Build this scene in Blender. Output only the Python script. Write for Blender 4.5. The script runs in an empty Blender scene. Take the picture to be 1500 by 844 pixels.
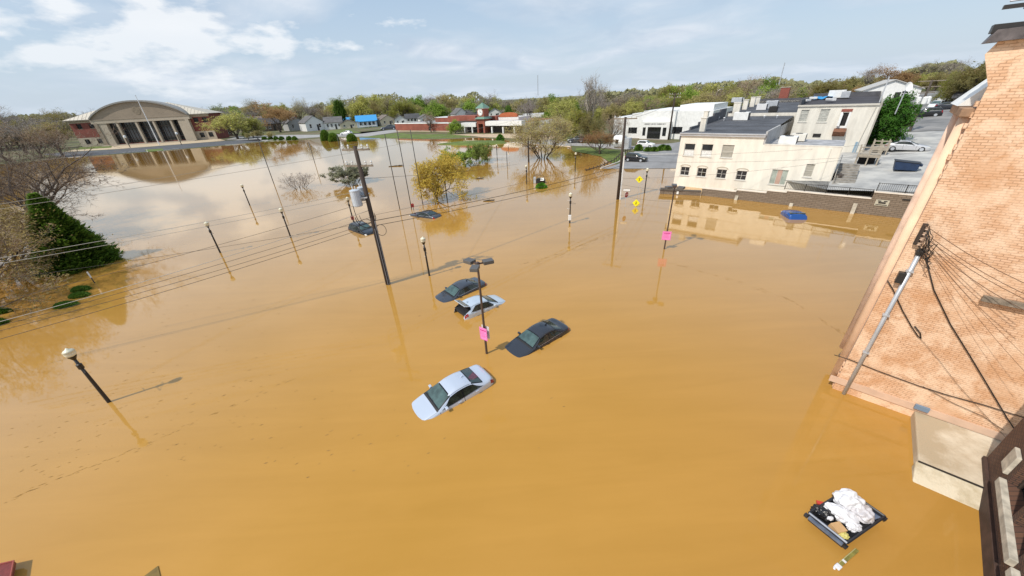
import bpy, bmesh, math, random
from math import sin, cos, pi, radians, sqrt, atan2, hypot
from mathutils import Vector, Matrix, noise as mnoise
random.seed(7)
S = bpy.context.scene
C = S.collection

# ------------------------------------------------------------------ camera
FPX, NAD, CAMH = 515.0, (802.0, 1378.0), 13.5      # focal length and nadir measured in 1500 px wide frame
_d = Vector((NAD[0]-750, NAD[1]-422, FPX)).normalized()
_up = -_d
_fy = (Vector((0, 0, 1)) - Vector((0, 0, 1)).dot(_up)*_up).normalized()
_rx = _fy.cross(_up)
CM = Matrix((_rx, _fy, _up))                       # picture axes (right, down, forward) -> world
def ray(x, y): return CM @ Vector((x-750, y-422, FPX))
def G(x, y, z=0.0):                                # point of the place seen at that picture point, at height z
    r = ray(x, y); t = (z-CAMH)/r.z
    return Vector((r.x*t, r.y*t, z))
def at_dist(x, y, D):
    r = ray(x, y); t = D/hypot(r.x, r.y)
    return Vector((r.x*t, r.y*t, CAMH+r.z*t))
def top_z(base, x, y):                             # height of picture point above the spot base
    r = ray(x, y); return CAMH + r.z*hypot(base.x, base.y)/hypot(r.x, r.y)
cam = bpy.data.cameras.new('camera'); camo = bpy.data.objects.new('camera', cam); C.objects.link(camo)
R3 = Matrix((CM @ Vector((1, 0, 0)), CM @ Vector((0, -1, 0)), CM @ Vector((0, 0, -1)))).transposed()
camo.matrix_world = Matrix.Translation((0, 0, CAMH)) @ R3.to_4x4()
cam.sensor_width = 36; cam.lens = FPX/1500*36; cam.clip_end = 9000; cam.clip_start = .1
S.camera = camo

# ------------------------------------------------------------------ light
SUN_AZ, SUN_EL = radians(212), radians(50)         # direction towards the sun, from +x counter-clockwise
sd = Vector((cos(SUN_AZ)*cos(SUN_EL), sin(SUN_AZ)*cos(SUN_EL), sin(SUN_EL)))
sun = bpy.data.lights.new('sun', 'SUN'); sun.energy = 3.3; sun.angle = radians(1.2); sun.color = (1, .94, .85)
suno = bpy.data.objects.new('sun', sun); C.objects.link(suno)
suno.rotation_euler = sd.to_track_quat('Z', 'Y').to_euler()
W = bpy.data.worlds.new('World'); S.world = W; W.use_nodes = True
wn, wl = W.node_tree.nodes, W.node_tree.links
wn.clear()
def N(tree, typ, **kw):
    n = tree.nodes.new(typ)
    for k, v in kw.items():
        if k.startswith('i_'): n.inputs[k[2:].replace('_', ' ')].default_value = v
        else: setattr(n, k, v)
    return n
T = W.node_tree
wo = N(T, 'ShaderNodeOutputWorld'); bg = N(T, 'ShaderNodeBackground'); bg.inputs[1].default_value = .1
sky = N(T, 'ShaderNodeTexSky', sky_type='NISHITA', sun_disc=False, sun_elevation=SUN_EL, sun_rotation=pi/2-SUN_AZ, air_density=1.2, dust_density=1.5, ozone_density=1.5)
tc = N(T, 'ShaderNodeTexCoord'); sep = N(T, 'ShaderNodeSeparateXYZ'); wl.new(tc.outputs['Generated'], sep.inputs[0])
def wmath(op, a, b):
    m = N(T, 'ShaderNodeMath', operation=op)
    for i, v in enumerate((a, b)):
        if isinstance(v, (int, float)): m.inputs[i].default_value = v
        else: wl.new(v, m.inputs[i])
    return m.outputs[0]
zz = wmath('ADD', wmath('MAXIMUM', sep.outputs[2], 0.0), .16)
comb = N(T, 'ShaderNodeCombineXYZ')
wl.new(wmath('DIVIDE', sep.outputs[0], zz), comb.inputs[0]); wl.new(wmath('DIVIDE', sep.outputs[1], zz), comb.inputs[1]); comb.inputs[2].default_value = 3.7
n1 = N(T, 'ShaderNodeTexNoise', i_Scale=.55, i_Detail=8.0, i_Roughness=.52, i_Distortion=.3); wl.new(comb.outputs[0], n1.inputs['Vector'])
n2 = N(T, 'ShaderNodeTexNoise', i_Scale=1.7, i_Detail=9.0, i_Roughness=.55, i_Distortion=.5); wl.new(comb.outputs[0], n2.inputs['Vector'])
r1 = N(T, 'ShaderNodeValToRGB'); wl.new(n1.outputs[0], r1.inputs[0])
r1.color_ramp.elements[0].position = .43; r1.color_ramp.elements[1].position = .60
r2 = N(T, 'ShaderNodeValToRGB'); wl.new(n2.outputs[0], r2.inputs[0])
r2.color_ramp.elements[0].position = .38; r2.color_ramp.elements[1].position = .64
r2.color_ramp.elements[0].color = (4.2, 5.2, 6.5, 1); r2.color_ramp.elements[1].color = (6.9, 7.4, 8.1, 1)
# cumulus heads low in the sky on the left (direction of the photo's clouds)
mx = N(T, 'ShaderNodeMixRGB'); wl.new(r1.outputs[0], mx.inputs[0])
skm = N(T, 'ShaderNodeMixRGB', blend_type='MIX'); skm.inputs[0].default_value = .6; wl.new(sky.outputs[0], skm.inputs[1]); skm.inputs[2].default_value = (4.5, 6.0, 7.9, 1)
wl.new(skm.outputs[0], mx.inputs[1]); wl.new(r2.outputs[0], mx.inputs[2])
cd = at_dist(250, 45, 1000)-Vector((0, 0, CAMH)); cd.normalize()
vd = N(T, 'ShaderNodeVectorMath', operation='DISTANCE'); 
vs = N(T, 'ShaderNodeVectorMath', operation='MULTIPLY'); wl.new(tc.outputs['Generated'], vs.inputs[0]); vs.inputs[1].default_value = (1, 1, 2.6)
wl.new(vs.outputs[0], vd.inputs[0]); vd.inputs[1].default_value = (cd.x, cd.y, cd.z*2.6)
nz = N(T, 'ShaderNodeTexNoise', i_Scale=7.5, i_Detail=9.0, i_Roughness=.55); wl.new(vs.outputs[0], nz.inputs['Vector'])
blob = wmath('SUBTRACT', wmath('MULTIPLY', nz.outputs[0], 1.5), wmath('MULTIPLY', vd.outputs['Value'], 1.0))
rb = N(T, 'ShaderNodeValToRGB'); wl.new(blob, rb.inputs[0]); rb.color_ramp.elements[0].position = .53; rb.color_ramp.elements[1].position = .70
rb.color_ramp.elements[1].color = (.75, .75, .75, 1)
mx2 = N(T, 'ShaderNodeMixRGB'); wl.new(rb.outputs[0], mx2.inputs[0]); wl.new(mx.outputs[0], mx2.inputs[1]); mx2.inputs[2].default_value = (9.3, 9.3, 9.3, 1)
# pale band at the horizon
hz = wmath('SUBTRACT', 1.0, wmath('MULTIPLY', sep.outputs[2], 4.0))
hzr = N(T, 'ShaderNodeClamp'); wl.new(hz, hzr.inputs[0])
mx3 = N(T, 'ShaderNodeMixRGB'); wl.new(wmath('MULTIPLY', hzr.outputs[0], .55), mx3.inputs[0]); wl.new(mx2.outputs[0], mx3.inputs[1]); mx3.inputs[2].default_value = (6.1, 6.9, 7.8, 1)
wl.new(mx3.outputs[0], bg.inputs[0]); wl.new(bg.outputs[0], wo.inputs[0])
S.view_settings.view_transform = 'Standard'; S.view_settings.look = 'None'; S.view_settings.gamma = 1; S.view_settings.exposure = .18
S.view_settings.use_curve_mapping = False
S.render.engine = 'CYCLES'

# ------------------------------------------------------------------ materials
MATS = {}
def mat(name, col, rough=.7, var=.0, vscale=1.0, bump=0.0, bscale=8.0, metal=0.0, spec=.5, col2=None, ramp=(.35, .65), emit=0, coords='Object', detail=5.0, trans=0, stretch=None):
    if name in MATS: return MATS[name]
    m = bpy.data.materials.new(name); m.use_nodes = True
    t = m.node_tree; b = t.nodes['Principled BSDF']
    b.inputs['Roughness'].default_value = rough; b.inputs['Metallic'].default_value = metal
    b.inputs['Specular IOR Level'].default_value = spec
    c = (*col, 1)
    b.inputs['Base Color'].default_value = c
    tcn = N(t, 'ShaderNodeTexCoord')
    src = tcn.outputs[coords]
    if stretch:
        mp = N(t, 'ShaderNodeMapping'); mp.inputs['Scale'].default_value = stretch; t.links.new(src, mp.inputs[0]); src = mp.outputs[0]
    if var or col2:
        n = N(t, 'ShaderNodeTexNoise', i_Scale=vscale, i_Detail=detail, i_Roughness=.6); t.links.new(src, n.inputs['Vector'])
        r = N(t, 'ShaderNodeValToRGB'); t.links.new(n.outputs[0], r.inputs[0])
        r.color_ramp.elements[0].position = ramp[0]; r.color_ramp.elements[1].position = ramp[1]
        if col2 is None:
            r.color_ramp.elements[0].color = (*[x*(1-var) for x in col], 1); r.color_ramp.elements[1].color = (*[min(1, x*(1+var)) for x in col], 1)
        else:
            r.color_ramp.elements[0].color = c; r.color_ramp.elements[1].color = (*col2, 1)
        t.links.new(r.outputs[0], b.inputs['Base Color'])
    if bump:
        n = N(t, 'ShaderNodeTexNoise', i_Scale=bscale, i_Detail=4.0); t.links.new(src, n.inputs['Vector'])
        bp = N(t, 'ShaderNodeBump'); bp.inputs['Strength'].default_value = bump; bp.inputs['Distance'].default_value = .05
        t.links.new(n.outputs[0], bp.inputs['Height']); t.links.new(bp.outputs[0], b.inputs['Normal'])
    if emit: b.inputs['Emission Color'].default_value = c; b.inputs['Emission Strength'].default_value = emit
    if trans: b.inputs['Transmission Weight'].default_value = trans
    MATS[name] = m; return m
def brickmat(name, c1, c2, mortar, bw=.22, bh=.075, ms=.012, patch=None, vscale=.5, bump=.5, ramp=(.45, .6), stain=None):
    if name in MATS: return MATS[name]
    m = bpy.data.materials.new(name); m.use_nodes = True; t = m.node_tree; b = t.nodes['Principled BSDF']; b.inputs['Roughness'].default_value = .85
    tcn = N(t, 'ShaderNodeTexCoord'); sp = N(t, 'ShaderNodeSeparateXYZ'); t.links.new(tcn.outputs['Object'], sp.inputs[0])
    ad = N(t, 'ShaderNodeMath', operation='ADD'); t.links.new(sp.outputs[0], ad.inputs[0]); t.links.new(sp.outputs[1], ad.inputs[1])
    cb = N(t, 'ShaderNodeCombineXYZ'); t.links.new(ad.outputs[0], cb.inputs[0]); t.links.new(sp.outputs[2], cb.inputs[1])
    br = N(t, 'ShaderNodeTexBrick'); t.links.new(cb.outputs[0], br.inputs['Vector'])
    br.inputs['Scale'].default_value = 1; br.inputs['Brick Width'].default_value = bw; br.inputs['Row Height'].default_value = bh; br.inputs['Mortar Size'].default_value = ms
    br.inputs['Color1'].default_value = (*c1, 1); br.inputs['Color2'].default_value = (*c2, 1); br.inputs['Mortar'].default_value = (*mortar, 1)
    out = br.outputs[0]
    if patch:
        n = N(t, 'ShaderNodeTexNoise', i_Scale=vscale, i_Detail=9.0, i_Roughness=.68, i_Distortion=.6); t.links.new(tcn.outputs['Object'], n.inputs['Vector'])
        r = N(t, 'ShaderNodeValToRGB'); t.links.new(n.outputs[0], r.inputs[0]); r.color_ramp.elements[0].position = ramp[0]; r.color_ramp.elements[1].position = ramp[1]; r.color_ramp.elements[1].color = (.72, .72, .72, 1)
        mxx = N(t, 'ShaderNodeMixRGB'); t.links.new(r.outputs[0], mxx.inputs[0]); t.links.new(out, mxx.inputs[1]); mxx.inputs[2].default_value = (*patch, 1); out = mxx.outputs[0]
    if stain:
        n = N(t, 'ShaderNodeTexNoise', i_Scale=vscale*.6, i_Detail=7.0, i_Roughness=.6); n.inputs['Vector'].default_value = (0, 0, 0)
        mp = N(t, 'ShaderNodeMapping'); mp.inputs['Location'].default_value = (7, 3, 5); t.links.new(tcn.outputs['Object'], mp.inputs[0]); t.links.new(mp.outputs[0], n.inputs['Vector'])
        r = N(t, 'ShaderNodeValToRGB'); t.links.new(n.outputs[0], r.inputs[0]); r.color_ramp.elements[0].position = .47; r.color_ramp.elements[1].position = .62; r.color_ramp.elements[1].color = (.55, .55, .55, 1)
        mxx = N(t, 'ShaderNodeMixRGB'); t.links.new(r.outputs[0], mxx.inputs[0]); t.links.new(out, mxx.inputs[1]); mxx.inputs[2].default_value = (*stain, 1); out = mxx.outputs[0]
    t.links.new(out, b.inputs['Base Color'])
    bp = N(t, 'ShaderNodeBump'); bp.inputs['Strength'].default_value = bump; bp.inputs['Distance'].default_value = .02; bp.invert = True
    t.links.new(br.outputs['Fac'], bp.inputs['Height']); t.links.new(bp.outputs[0], b.inputs['Normal'])
    MATS[name] = m; return m
def leafmat(name, c1, c2, tr=.25):
    if name in MATS: return MATS[name]
    m = bpy.data.materials.new(name); m.use_nodes = True; t = m.node_tree; b = t.nodes['Principled BSDF']; b.inputs['Roughness'].default_value = .65; b.inputs['Specular IOR Level'].default_value = .2
    tcn = N(t, 'ShaderNodeTexCoord'); n = N(t, 'ShaderNodeTexNoise', i_Scale=1.1, i_Detail=4.0); t.links.new(tcn.outputs['Object'], n.inputs['Vector'])
    oi = N(t, 'ShaderNodeObjectInfo'); ad = N(t, 'ShaderNodeMath', operation='MULTIPLY_ADD'); t.links.new(oi.outputs['Random'], ad.inputs[0]); ad.inputs[1].default_value = .35; t.links.new(n.outputs[0], ad.inputs[2])
    r = N(t, 'ShaderNodeValToRGB'); t.links.new(ad.outputs[0], r.inputs[0]); r.color_ramp.elements[0].position = .42; r.color_ramp.elements[1].position = .95
    r.color_ramp.elements[0].color = (*c1, 1); r.color_ramp.elements[1].color = (*c2, 1); t.links.new(r.outputs[0], b.inputs['Base Color'])
    tl = N(t, 'ShaderNodeBsdfTranslucent'); t.links.new(r.outputs[0], tl.inputs[0]); mxs = N(t, 'ShaderNodeMixShader'); mxs.inputs[0].default_value = tr
    t.links.new(b.outputs[0], mxs.inputs[1]); t.links.new(tl.outputs[0], mxs.inputs[2]); t.links.new(mxs.outputs[0], t.nodes['Material Output'].inputs[0])
    MATS[name] = m; return m
white = mat('white_paint', (.78, .78, .76), .55, .08, 1.2, detail=9)
cream = mat('cream_stucco', (.74, .70, .615), .8, .10, .9, .15, 14, stretch=(1.3, 1.3, .3), detail=9, ramp=(.3, .62))
cream2 = mat('cream_stucco_pale', (.68, .645, .57), .8, .13, .9, .15, 14, stretch=(1.3, 1.3, .3), detail=9, ramp=(.3, .62))
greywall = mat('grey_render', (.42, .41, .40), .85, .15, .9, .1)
roofdark = mat('roof_membrane', (.075, .078, .088), .8, .3, .35, .1, 3)
metalgrey = mat('galvanised', (.5, .52, .55), .4, .1, 2, metal=.3)
darkmetal = mat('dark_metal', (.025, .023, .022), .45)
glassdark = mat('dark_glass', (.012, .014, .017), .06, spec=.8)
glasscar = mat('car_glass', (.03, .05, .048), .04, spec=.9)
frame_w = mat('window_frame_paint', (.62, .6, .55), .6)
blind = mat('window_blind', (.36, .34, .29), .7, .2, 2, stretch=(1, 1, 12))
redbrick = brickmat('red_brick', (.30, .07, .045), (.24, .055, .04), (.3, .17, .13), .25, .09, .01)
blackpaint = mat('black_lamp_paint', (.018, .014, .012), .4, .2, 9)
bronze = mat('bronze_pole_paint', (.075, .048, .038), .45, .2, 5)
wood = mat('creosoted_wood', (.045, .03, .022), .8, .4, 3, .3, 20, stretch=(1, 1, .1))
greywood = mat('weathered_wood', (.23, .19, .145), .85, .3, 4, .3, 20)
conc = mat('concrete', (.42, .37, .29), .85, .25, 1.3, .25, 12)
asphalt = mat('asphalt', (.085, .088, .095), .85, .2, .4, .1, 20)
asphalt_pale = mat('worn_asphalt', (.25, .25, .255), .85, .15, .3, .1, 10, col2=None)
bark = mat('bark', (.085, .066, .052), .9, .3, 3)
bark_pale = mat('pale_bark', (.36, .32, .27), .9, .25, 2)
globe = mat('lamp_globe', (.72, .68, .52), .3, .08, 4)
sign_white = mat('sign_back', (.7, .7, .7), .5, .05)

# ------------------------------------------------------------------ helpers
class MB:
    def __init__(s): s.bm = bmesh.new()
    def faces(s, vs, fs):
        vv = [s.bm.verts.new(v) for v in vs]
        for f in fs:
            try: s.bm.faces.new([vv[i] for i in f])
            except ValueError: pass
        return s
    def box(s, c, d, rz=0, M=None):
        x, y, z = d[0]/2, d[1]/2, d[2]/2
        vs = [Vector((a*x, b*y, e*z)) for a in (-1, 1) for b in (-1, 1) for e in (-1, 1)]
        R = M if M is not None else Matrix.Rotation(rz, 3, 'Z')
        vs = [R @ v + Vector(c) for v in vs]
        return s.faces(vs, [(0, 1, 3, 2), (4, 6, 7, 5), (0, 4, 5, 1), (2, 3, 7, 6), (0, 2, 6, 4), (1, 5, 7, 3)])
    def bb(s, x0, x1, y0, y1, z0, z1): return s.box(((x0+x1)/2, (y0+y1)/2, (z0+z1)/2), (abs(x1-x0), abs(y1-y0), abs(z1-z0)))
    def tube(s, pts, r, seg=6, cap=True):
        pts = [Vector(p) for p in pts]; n = len(pts)
        rs = r if isinstance(r, (list, tuple)) else [r]*n
        rings = []
        for i, p in enumerate(pts):
            d = (pts[min(i+1, n-1)]-pts[max(i-1, 0)])
            if d.length < 1e-9: d = Vector((0, 0, 1))
            d.normalize(); a = d.orthogonal().normalized() if i == 0 else (a - a.dot(d)*d)
            if a.length < 1e-6: a = d.orthogonal()
            a = a.normalized(); b = d.cross(a)
            rings.append([s.bm.verts.new(p + (a*cos(2*pi*k/seg)+b*sin(2*pi*k/seg))*rs[i]) for k in range(seg)])
        for i in range(n-1):
            for k in range(seg):
                s.bm.faces.new((rings[i][k], rings[i][(k+1) % seg], rings[i+1][(k+1) % seg], rings[i+1][k]))
        if cap and seg > 2:
            s.bm.faces.new(rings[0][::-1]); s.bm.faces.new(rings[-1])
        return s
    def lathe(s, c, prof, seg=16):
        c = Vector(c); rings = [[s.bm.verts.new(c+Vector((r*cos(2*pi*k/seg), r*sin(2*pi*k/seg), z))) for k in range(seg)] for r, z in prof]
        for i in range(len(prof)-1):
            for k in range(seg): s.bm.faces.new((rings[i][k], rings[i][(k+1) % seg], rings[i+1][(k+1) % seg], rings[i+1][k]))
        s.bm.faces.new(rings[0][::-1]); s.bm.faces.new(rings[-1]); return s
    def prism(s, poly, a, b, axis='z'):      # poly in plane, extruded between a and b
        f = {'z': lambda u, v, w: (u, v, w), 'y': lambda u, v, w: (u, w, v), 'x': lambda u, v, w: (w, u, v)}[axis]
        n = len(poly)
        vs = [f(u, v, a) for u, v in poly]+[f(u, v, b) for u, v in poly]
        fs = [tuple(range(n))[::-1], tuple(range(n, 2*n))]+[(i, (i+1) % n, n+(i+1) % n, n+i) for i in range(n)]
        return s.faces(vs, fs)
    def build(s, name, m, parent=None, smooth=False, bevel=0, recalc=True):
        if recalc: bmesh.ops.recalc_face_normals(s.bm, faces=s.bm.faces)
        me = bpy.data.meshes.new(name); s.bm.to_mesh(me); s.bm.free()
        return link(name, me, m, parent, smooth, bevel)
def link(name, me, m, parent=None, smooth=False, bevel=0):
    o = bpy.data.objects.new(name, me); C.objects.link(o)
    if m: me.materials.append(m)
    if parent: o.parent = parent
    if smooth: me.polygons.foreach_set('use_smooth', [True]*len(me.polygons))
    if bevel:
        b = o.modifiers.new('bevel', 'BEVEL'); b.width = bevel; b.segments = 2; b.limit_method = 'ANGLE'
    return o
def pymesh(name, vs, fs):
    me = bpy.data.meshes.new(name); me.from_pydata(vs, [], fs); me.update(); return me
def tag(o, label, cat, group=None, kind=None):
    if label: o['label'] = label
    if cat: o['category'] = cat
    if group: o['group'] = group
    if kind: o['kind'] = kind
    return o
def thing(name, label, cat, loc=(0, 0, 0), rz=0, group=None):
    o = bpy.data.objects.new(name, None); C.objects.link(o); o.location = loc; o.rotation_euler = (0, 0, rz); o.empty_display_size = .3
    return tag(o, label, cat, group)
def struct(o): o['kind'] = 'structure'; return o
def dup(o, loc=None, rz=None, label=None, group=None, scale=None, parent=None):
    c = o.copy(); C.objects.link(c)
    if parent: c.parent = parent
    else:
        if loc is not None: c.location = loc
        if rz is not None: c.rotation_euler = (0, 0, rz)
        if scale is not None: c.scale = scale if not isinstance(scale, (int, float)) else (scale,)*3
        if label: c['label'] = label
        if group: c['group'] = group
    for ch in list(o.children): dup(ch, parent=c)
    return c

# ------------------------------------------------------------------ terrain
DU = Vector((.736, -.677, 0)).normalized(); DV = Vector((-DU.y, DU.x, 0))      # street grid: along the retaining wall / away from the water
AZ = atan2(DU.y, DU.x)
W0 = G(1028.4, 286.6); W0.z = 0
def uv(x, y): p = Vector((x, y, 0))-W0; return p.dot(DU), p.dot(DV)
def P(u, v, z=0): q = W0+DU*u+DV*v; return Vector((q.x, q.y, z))
SH = [(-700, 262), (-60, 246), (40, 238), (100, 231), (160, 227), (230, 222), (330, 213.5), (385, 208), (440, 205.5), (470, 203), (520, 201.5), (560, 203), (600, 204), (650, 204.5), (700, 202), (742, 205), (748, 209), (835, 214), (838, 222), (880, 230), (893, 238), (905, 242), (880, 247.5), (1000, 247)]
SHP = [(-420.0, 250.0)]+[tuple(G(x, y)[:2]) for x, y in SH[1:]]
_a = P(-.5, 22); _b = P(-.5, .6); _c = P(60, .6)
SHP += [(_a.x, _a.y), (_b.x, _b.y), (_c.x, _c.y), (120, -60), (60, -200), (-420, -200)]
def sdist(x, y):
    best = 1e18; inside = False; n = len(SHP); j = n-1
    for i in range(n):
        x1, y1 = SHP[i]; x2, y2 = SHP[j]
        dx, dy = x2-x1, y2-y1; t = max(0, min(1, ((x-x1)*dx+(y-y1)*dy)/(dx*dx+dy*dy+1e-12)))
        d = (x-x1-t*dx)**2+(y-y1-t*dy)**2
        if d < best: best = d
        if (y1 > y) != (y2 > y) and x < (x2-x1)*(y-y1)/(y2-y1)+x1: inside = not inside
        j = i
    return -sqrt(best) if inside else sqrt(best)
def sst(a, b, x): t = max(0, min(1, (x-a)/(b-a))); return t*t*(3-2*t)
def lotz(x, y):
    u, v = uv(x, y)
    return (.95+.07*max(-6, min(60, u))+.05*max(-10, min(80, v))+.016*max(0, min(150, v-80)))*sst(-14, 3, u)
def gh(x, y, cut=True):
    u_, v_ = uv(x, y)
    if -2 < u_ < 75 and -60 < v_ < (5.6 if u_ < 14 else 3.4): return -1.0
    s = sdist(x, y)
    if s < 0: return max(-1.0, .12*s)
    h = min(.3, .06*s)
    return h+lotz(x, y)*(sst(0, 5, s) if cut else 1)
def on_ground(x, y):                                # picture point -> spot on the terrain
    z = .2
    for i in range(14):
        p = G(x, y, z); z = z+.5*(gh(p.x, p.y)-z)
    p = G(x, y, z); p.z = gh(p.x, p.y); return p
def axis(lo, hi, fine0, fine1, step, growth=1.18):
    a = [fine0]; 
    while a[-1] < fine1: a.append(a[-1]+step)
    s = step; x = a[-1]
    while x < hi: s *= growth; x += s; a.append(x)
    s = step; x = a[0]; l = []
    while x > lo: s *= growth; x -= s; l.append(x)
    return l[::-1]+a
XS = axis(-5000, 5000, -290, 120, 3.0); YS = axis(-900, 6000, 0, 330, 3.0)
vs = [(x, y, gh(x, y)) for y in YS for x in XS]; nx = len(XS)
fs = [(j*nx+i, j*nx+i+1, (j+1)*nx+i+1, (j+1)*nx+i) for j in range(len(YS)-1) for i in range(nx-1)]
grassmat = mat('grass_ground', (.095, .105, .035), .95, 0, .06, .4, 2, col2=(.17, .13, .085), ramp=(.45, .62), detail=8)
struct(link('ground', pymesh('ground', vs, fs), grassmat, smooth=True))
def drape(name, poly, m, off, world=False, fine=3.0, fn=None):
    pts = [Vector((p[0], p[1], 0)) if world else on_ground(*p) for p in poly]
    bm = bmesh.new(); f = bm.faces.new([bm.verts.new((p.x, p.y, 0)) for p in pts])
    bmesh.ops.triangulate(bm, faces=[f])
    for _ in range(7):
        es = [e for e in bm.edges if e.calc_length() > fine]
        if not es or len(bm.verts) > 9000: break
        bmesh.ops.subdivide_edges(bm, edges=es, cuts=1, use_grid_fill=False); bmesh.ops.triangulate(bm, faces=bm.faces)
    for v in bm.verts: v.co.z = (fn or gh)(v.co.x, v.co.y)+off
    bmesh.ops.recalc_face_normals(bm, faces=bm.faces)
    for f in bm.faces:
        if f.normal.z < 0: f.normal_flip()
    me = bpy.data.meshes.new(name); bm.to_mesh(me); bm.free()
    return struct(link(name, me, m, smooth=True))

# ------------------------------------------------------------------ water
def watermat():
    m = bpy.data.materials.new('flood_water'); m.use_nodes = True; t = m.node_tree; b = t.nodes['Principled BSDF']
    b.inputs['Roughness'].default_value = 1; b.inputs['Specular IOR Level'].default_value = 0
    tcn = N(t, 'ShaderNodeTexCoord'); src = tcn.outputs['Object']
    n = N(t, 'ShaderNodeTexNoise', i_Scale=.035, i_Detail=6.0, i_Roughness=.6, i_Distortion=1.2); t.links.new(src, n.inputs['Vector'])
    r = N(t, 'ShaderNodeValToRGB'); t.links.new(n.outputs[0], r.inputs[0]); r.color_ramp.elements[0].position = .3; r.color_ramp.elements[1].position = .7
    r.color_ramp.elements[0].color = (.43, .228, .046, 1); r.color_ramp.elements[1].color = (.49, .262, .064, 1)
    mp0 = N(t, 'ShaderNodeMapping'); mp0.inputs['Rotation'].default_value = (0, 0, -.55); mp0.inputs['Scale'].default_value = (.09, .8, 1); t.links.new(src, mp0.inputs[0])
    n0 = N(t, 'ShaderNodeTexNoise', i_Scale=1.0, i_Detail=8.0, i_Roughness=.62, i_Distortion=.8); t.links.new(mp0.outputs[0], n0.inputs['Vector'])
    r0 = N(t, 'ShaderNodeValToRGB'); t.links.new(n0.outputs[0], r0.inputs[0]); r0.color_ramp.elements[0].position = .35; r0.color_ramp.elements[1].position = .68
    r0.color_ramp.elements[0].color = (.955, .955, .95, 1); r0.color_ramp.elements[1].color = (1.03, 1.035, 1.06, 1)
    mu = N(t, 'ShaderNodeMixRGB', blend_type='MULTIPLY'); mu.inputs[0].default_value = 1; t.links.new(r.outputs[0], mu.inputs[1]); t.links.new(r0.outputs[0], mu.inputs[2])
    t.links.new(mu.outputs[0], b.inputs['Base Color'])
    mp = N(t, 'ShaderNodeMapping'); mp.inputs['Rotation'].default_value = (0, 0, .5); mp.inputs['Scale'].default_value = (.5, 1.3, 1); t.links.new(src, mp.inputs[0])
    n2 = N(t, 'ShaderNodeTexNoise', i_Scale=1.6, i_Detail=3.0, i_Roughness=.5); t.links.new(mp.outputs[0], n2.inputs['Vector'])
    n3 = N(t, 'ShaderNodeTexNoise', i_Scale=.05, i_Detail=3.0); t.links.new(src, n3.inputs['Vector'])
    rr = N(t, 'ShaderNodeMapRange'); t.links.new(n3.outputs[0], rr.inputs[0]); rr.inputs[1].default_value = .42; rr.inputs[2].default_value = .62; rr.inputs[3].default_value = .006; rr.inputs[4].default_value = .035
    bp = N(t, 'ShaderNodeBump'); bp.inputs['Distance'].default_value = .1; t.links.new(rr.outputs[0], bp.inputs['Strength']); t.links.new(n2.outputs[0], bp.inputs['Height']); 
    gl = N(t, 'ShaderNodeBsdfGlossy'); gl.inputs['Roughness'].default_value = .045; gl.inputs['Color'].default_value = (1, .95, .87, 1); t.links.new(bp.outputs[0], gl.inputs['Normal'])
    lw = N(t, 'ShaderNodeLayerWeight'); lw.inputs[0].default_value = .5; t.links.new(bp.outputs[0], lw.inputs['Normal'])
    pw = N(t, 'ShaderNodeMath', operation='POWER'); t.links.new(lw.outputs['Facing'], pw.inputs[0]); pw.inputs[1].default_value = 3.0
    mxs = N(t, 'ShaderNodeMixShader'); t.links.new(pw.outputs[0], mxs.inputs[0]); t.links.new(b.outputs[0], mxs.inputs[1]); t.links.new(gl.outputs[0], mxs.inputs[2]); t.links.new(mxs.outputs[0], t.nodes['Material Output'].inputs[0])
    return m
wm = MB(); wm.faces([(-1500, -900, 0), (1500, -900, 0), (1500, 340, 0), (-1500, 340, 0)], [(0, 1, 2, 3)])
struct(wm.build('water', watermat()))

# roads, lawns and pavements
lawn = mat('lawn', (.11, .15, .028), .95, .25, .3, .3, 3)
verge = mat('verge', (.13, .12, .045), .95, .3, .3, .3, 3)
kerb = mat('kerb_concrete', (.55, .53, .49), .8, .15, 2)
sandc = mat('sandstone_paving', (.5, .40, .27), .8, .1, .5)
drape('road', [(95, 231), (160, 226.3), (230, 221.3), (330, 212.6), (385, 207.2), (380, 204), (330, 206.5), (250, 212.8), (170, 219), (100, 223), (60, 226)], asphalt, .04)
drape('forecourt', [(95, 222.6), (170, 218.6), (250, 212.5), (330, 206.3), (322, 203.6), (250, 208), (165, 214.2), (120, 217)], sandc, .03)
drape('lawn', [(118, 215.5), (165, 212.8), (163, 216.5), (110, 219.8)], lawn, .06)
drape('verge_lawn', [(212, 219.6), (238, 217.8), (240, 221.1), (215, 222.9)], lawn, .08)
drape('street', [(385, 206.8), (420, 204), (478, 200.4), (540, 200), (590, 192.5), (640, 188), (630, 186), (575, 190), (530, 196), (470, 197.5), (410, 198), (350, 200), (330, 205)], mat('pale_street', (.33, .32, .31), .85, .12, .3), .04)
drape('street_lawn', [(478, 196.5), (530, 195), (512, 189.5), (482, 191.5)], lawn, .05)
drape('roadside_lawn', [(525, 201), (560, 202.5), (640, 203.5), (690, 201), (686, 197.5), (600, 196.5), (585, 194.8), (548, 199.2)], lawn, .03)
drape('store_pavement', [(660, 197.3), (700, 200.6), (760, 203), (800, 206), (820, 200), (765, 196), (700, 196.5)], mat('sandy_drive', (.48, .37, .25), .9, .15, .3), .05)
drape('street_by_park', [(750, 209), (835, 213.4), (905, 219), (925, 219), (925, 213.5), (850, 210), (800, 204)], mat('pale_street', (.33, .32, .31)), .04)
drape('park_lawn', [(842, 222), (880, 229.3), (892, 237), (903, 241), (925, 226), (905, 220.5), (845, 217)], lawn, .05)
drape('ramp_road', [(882, 247.6), (1000, 247.2), (1003, 228), (1040, 215), (1060, 205), (1010, 205.5), (985, 210), (925, 214.5), (930, 222), (912, 238)], asphalt_pale, .05)
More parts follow.
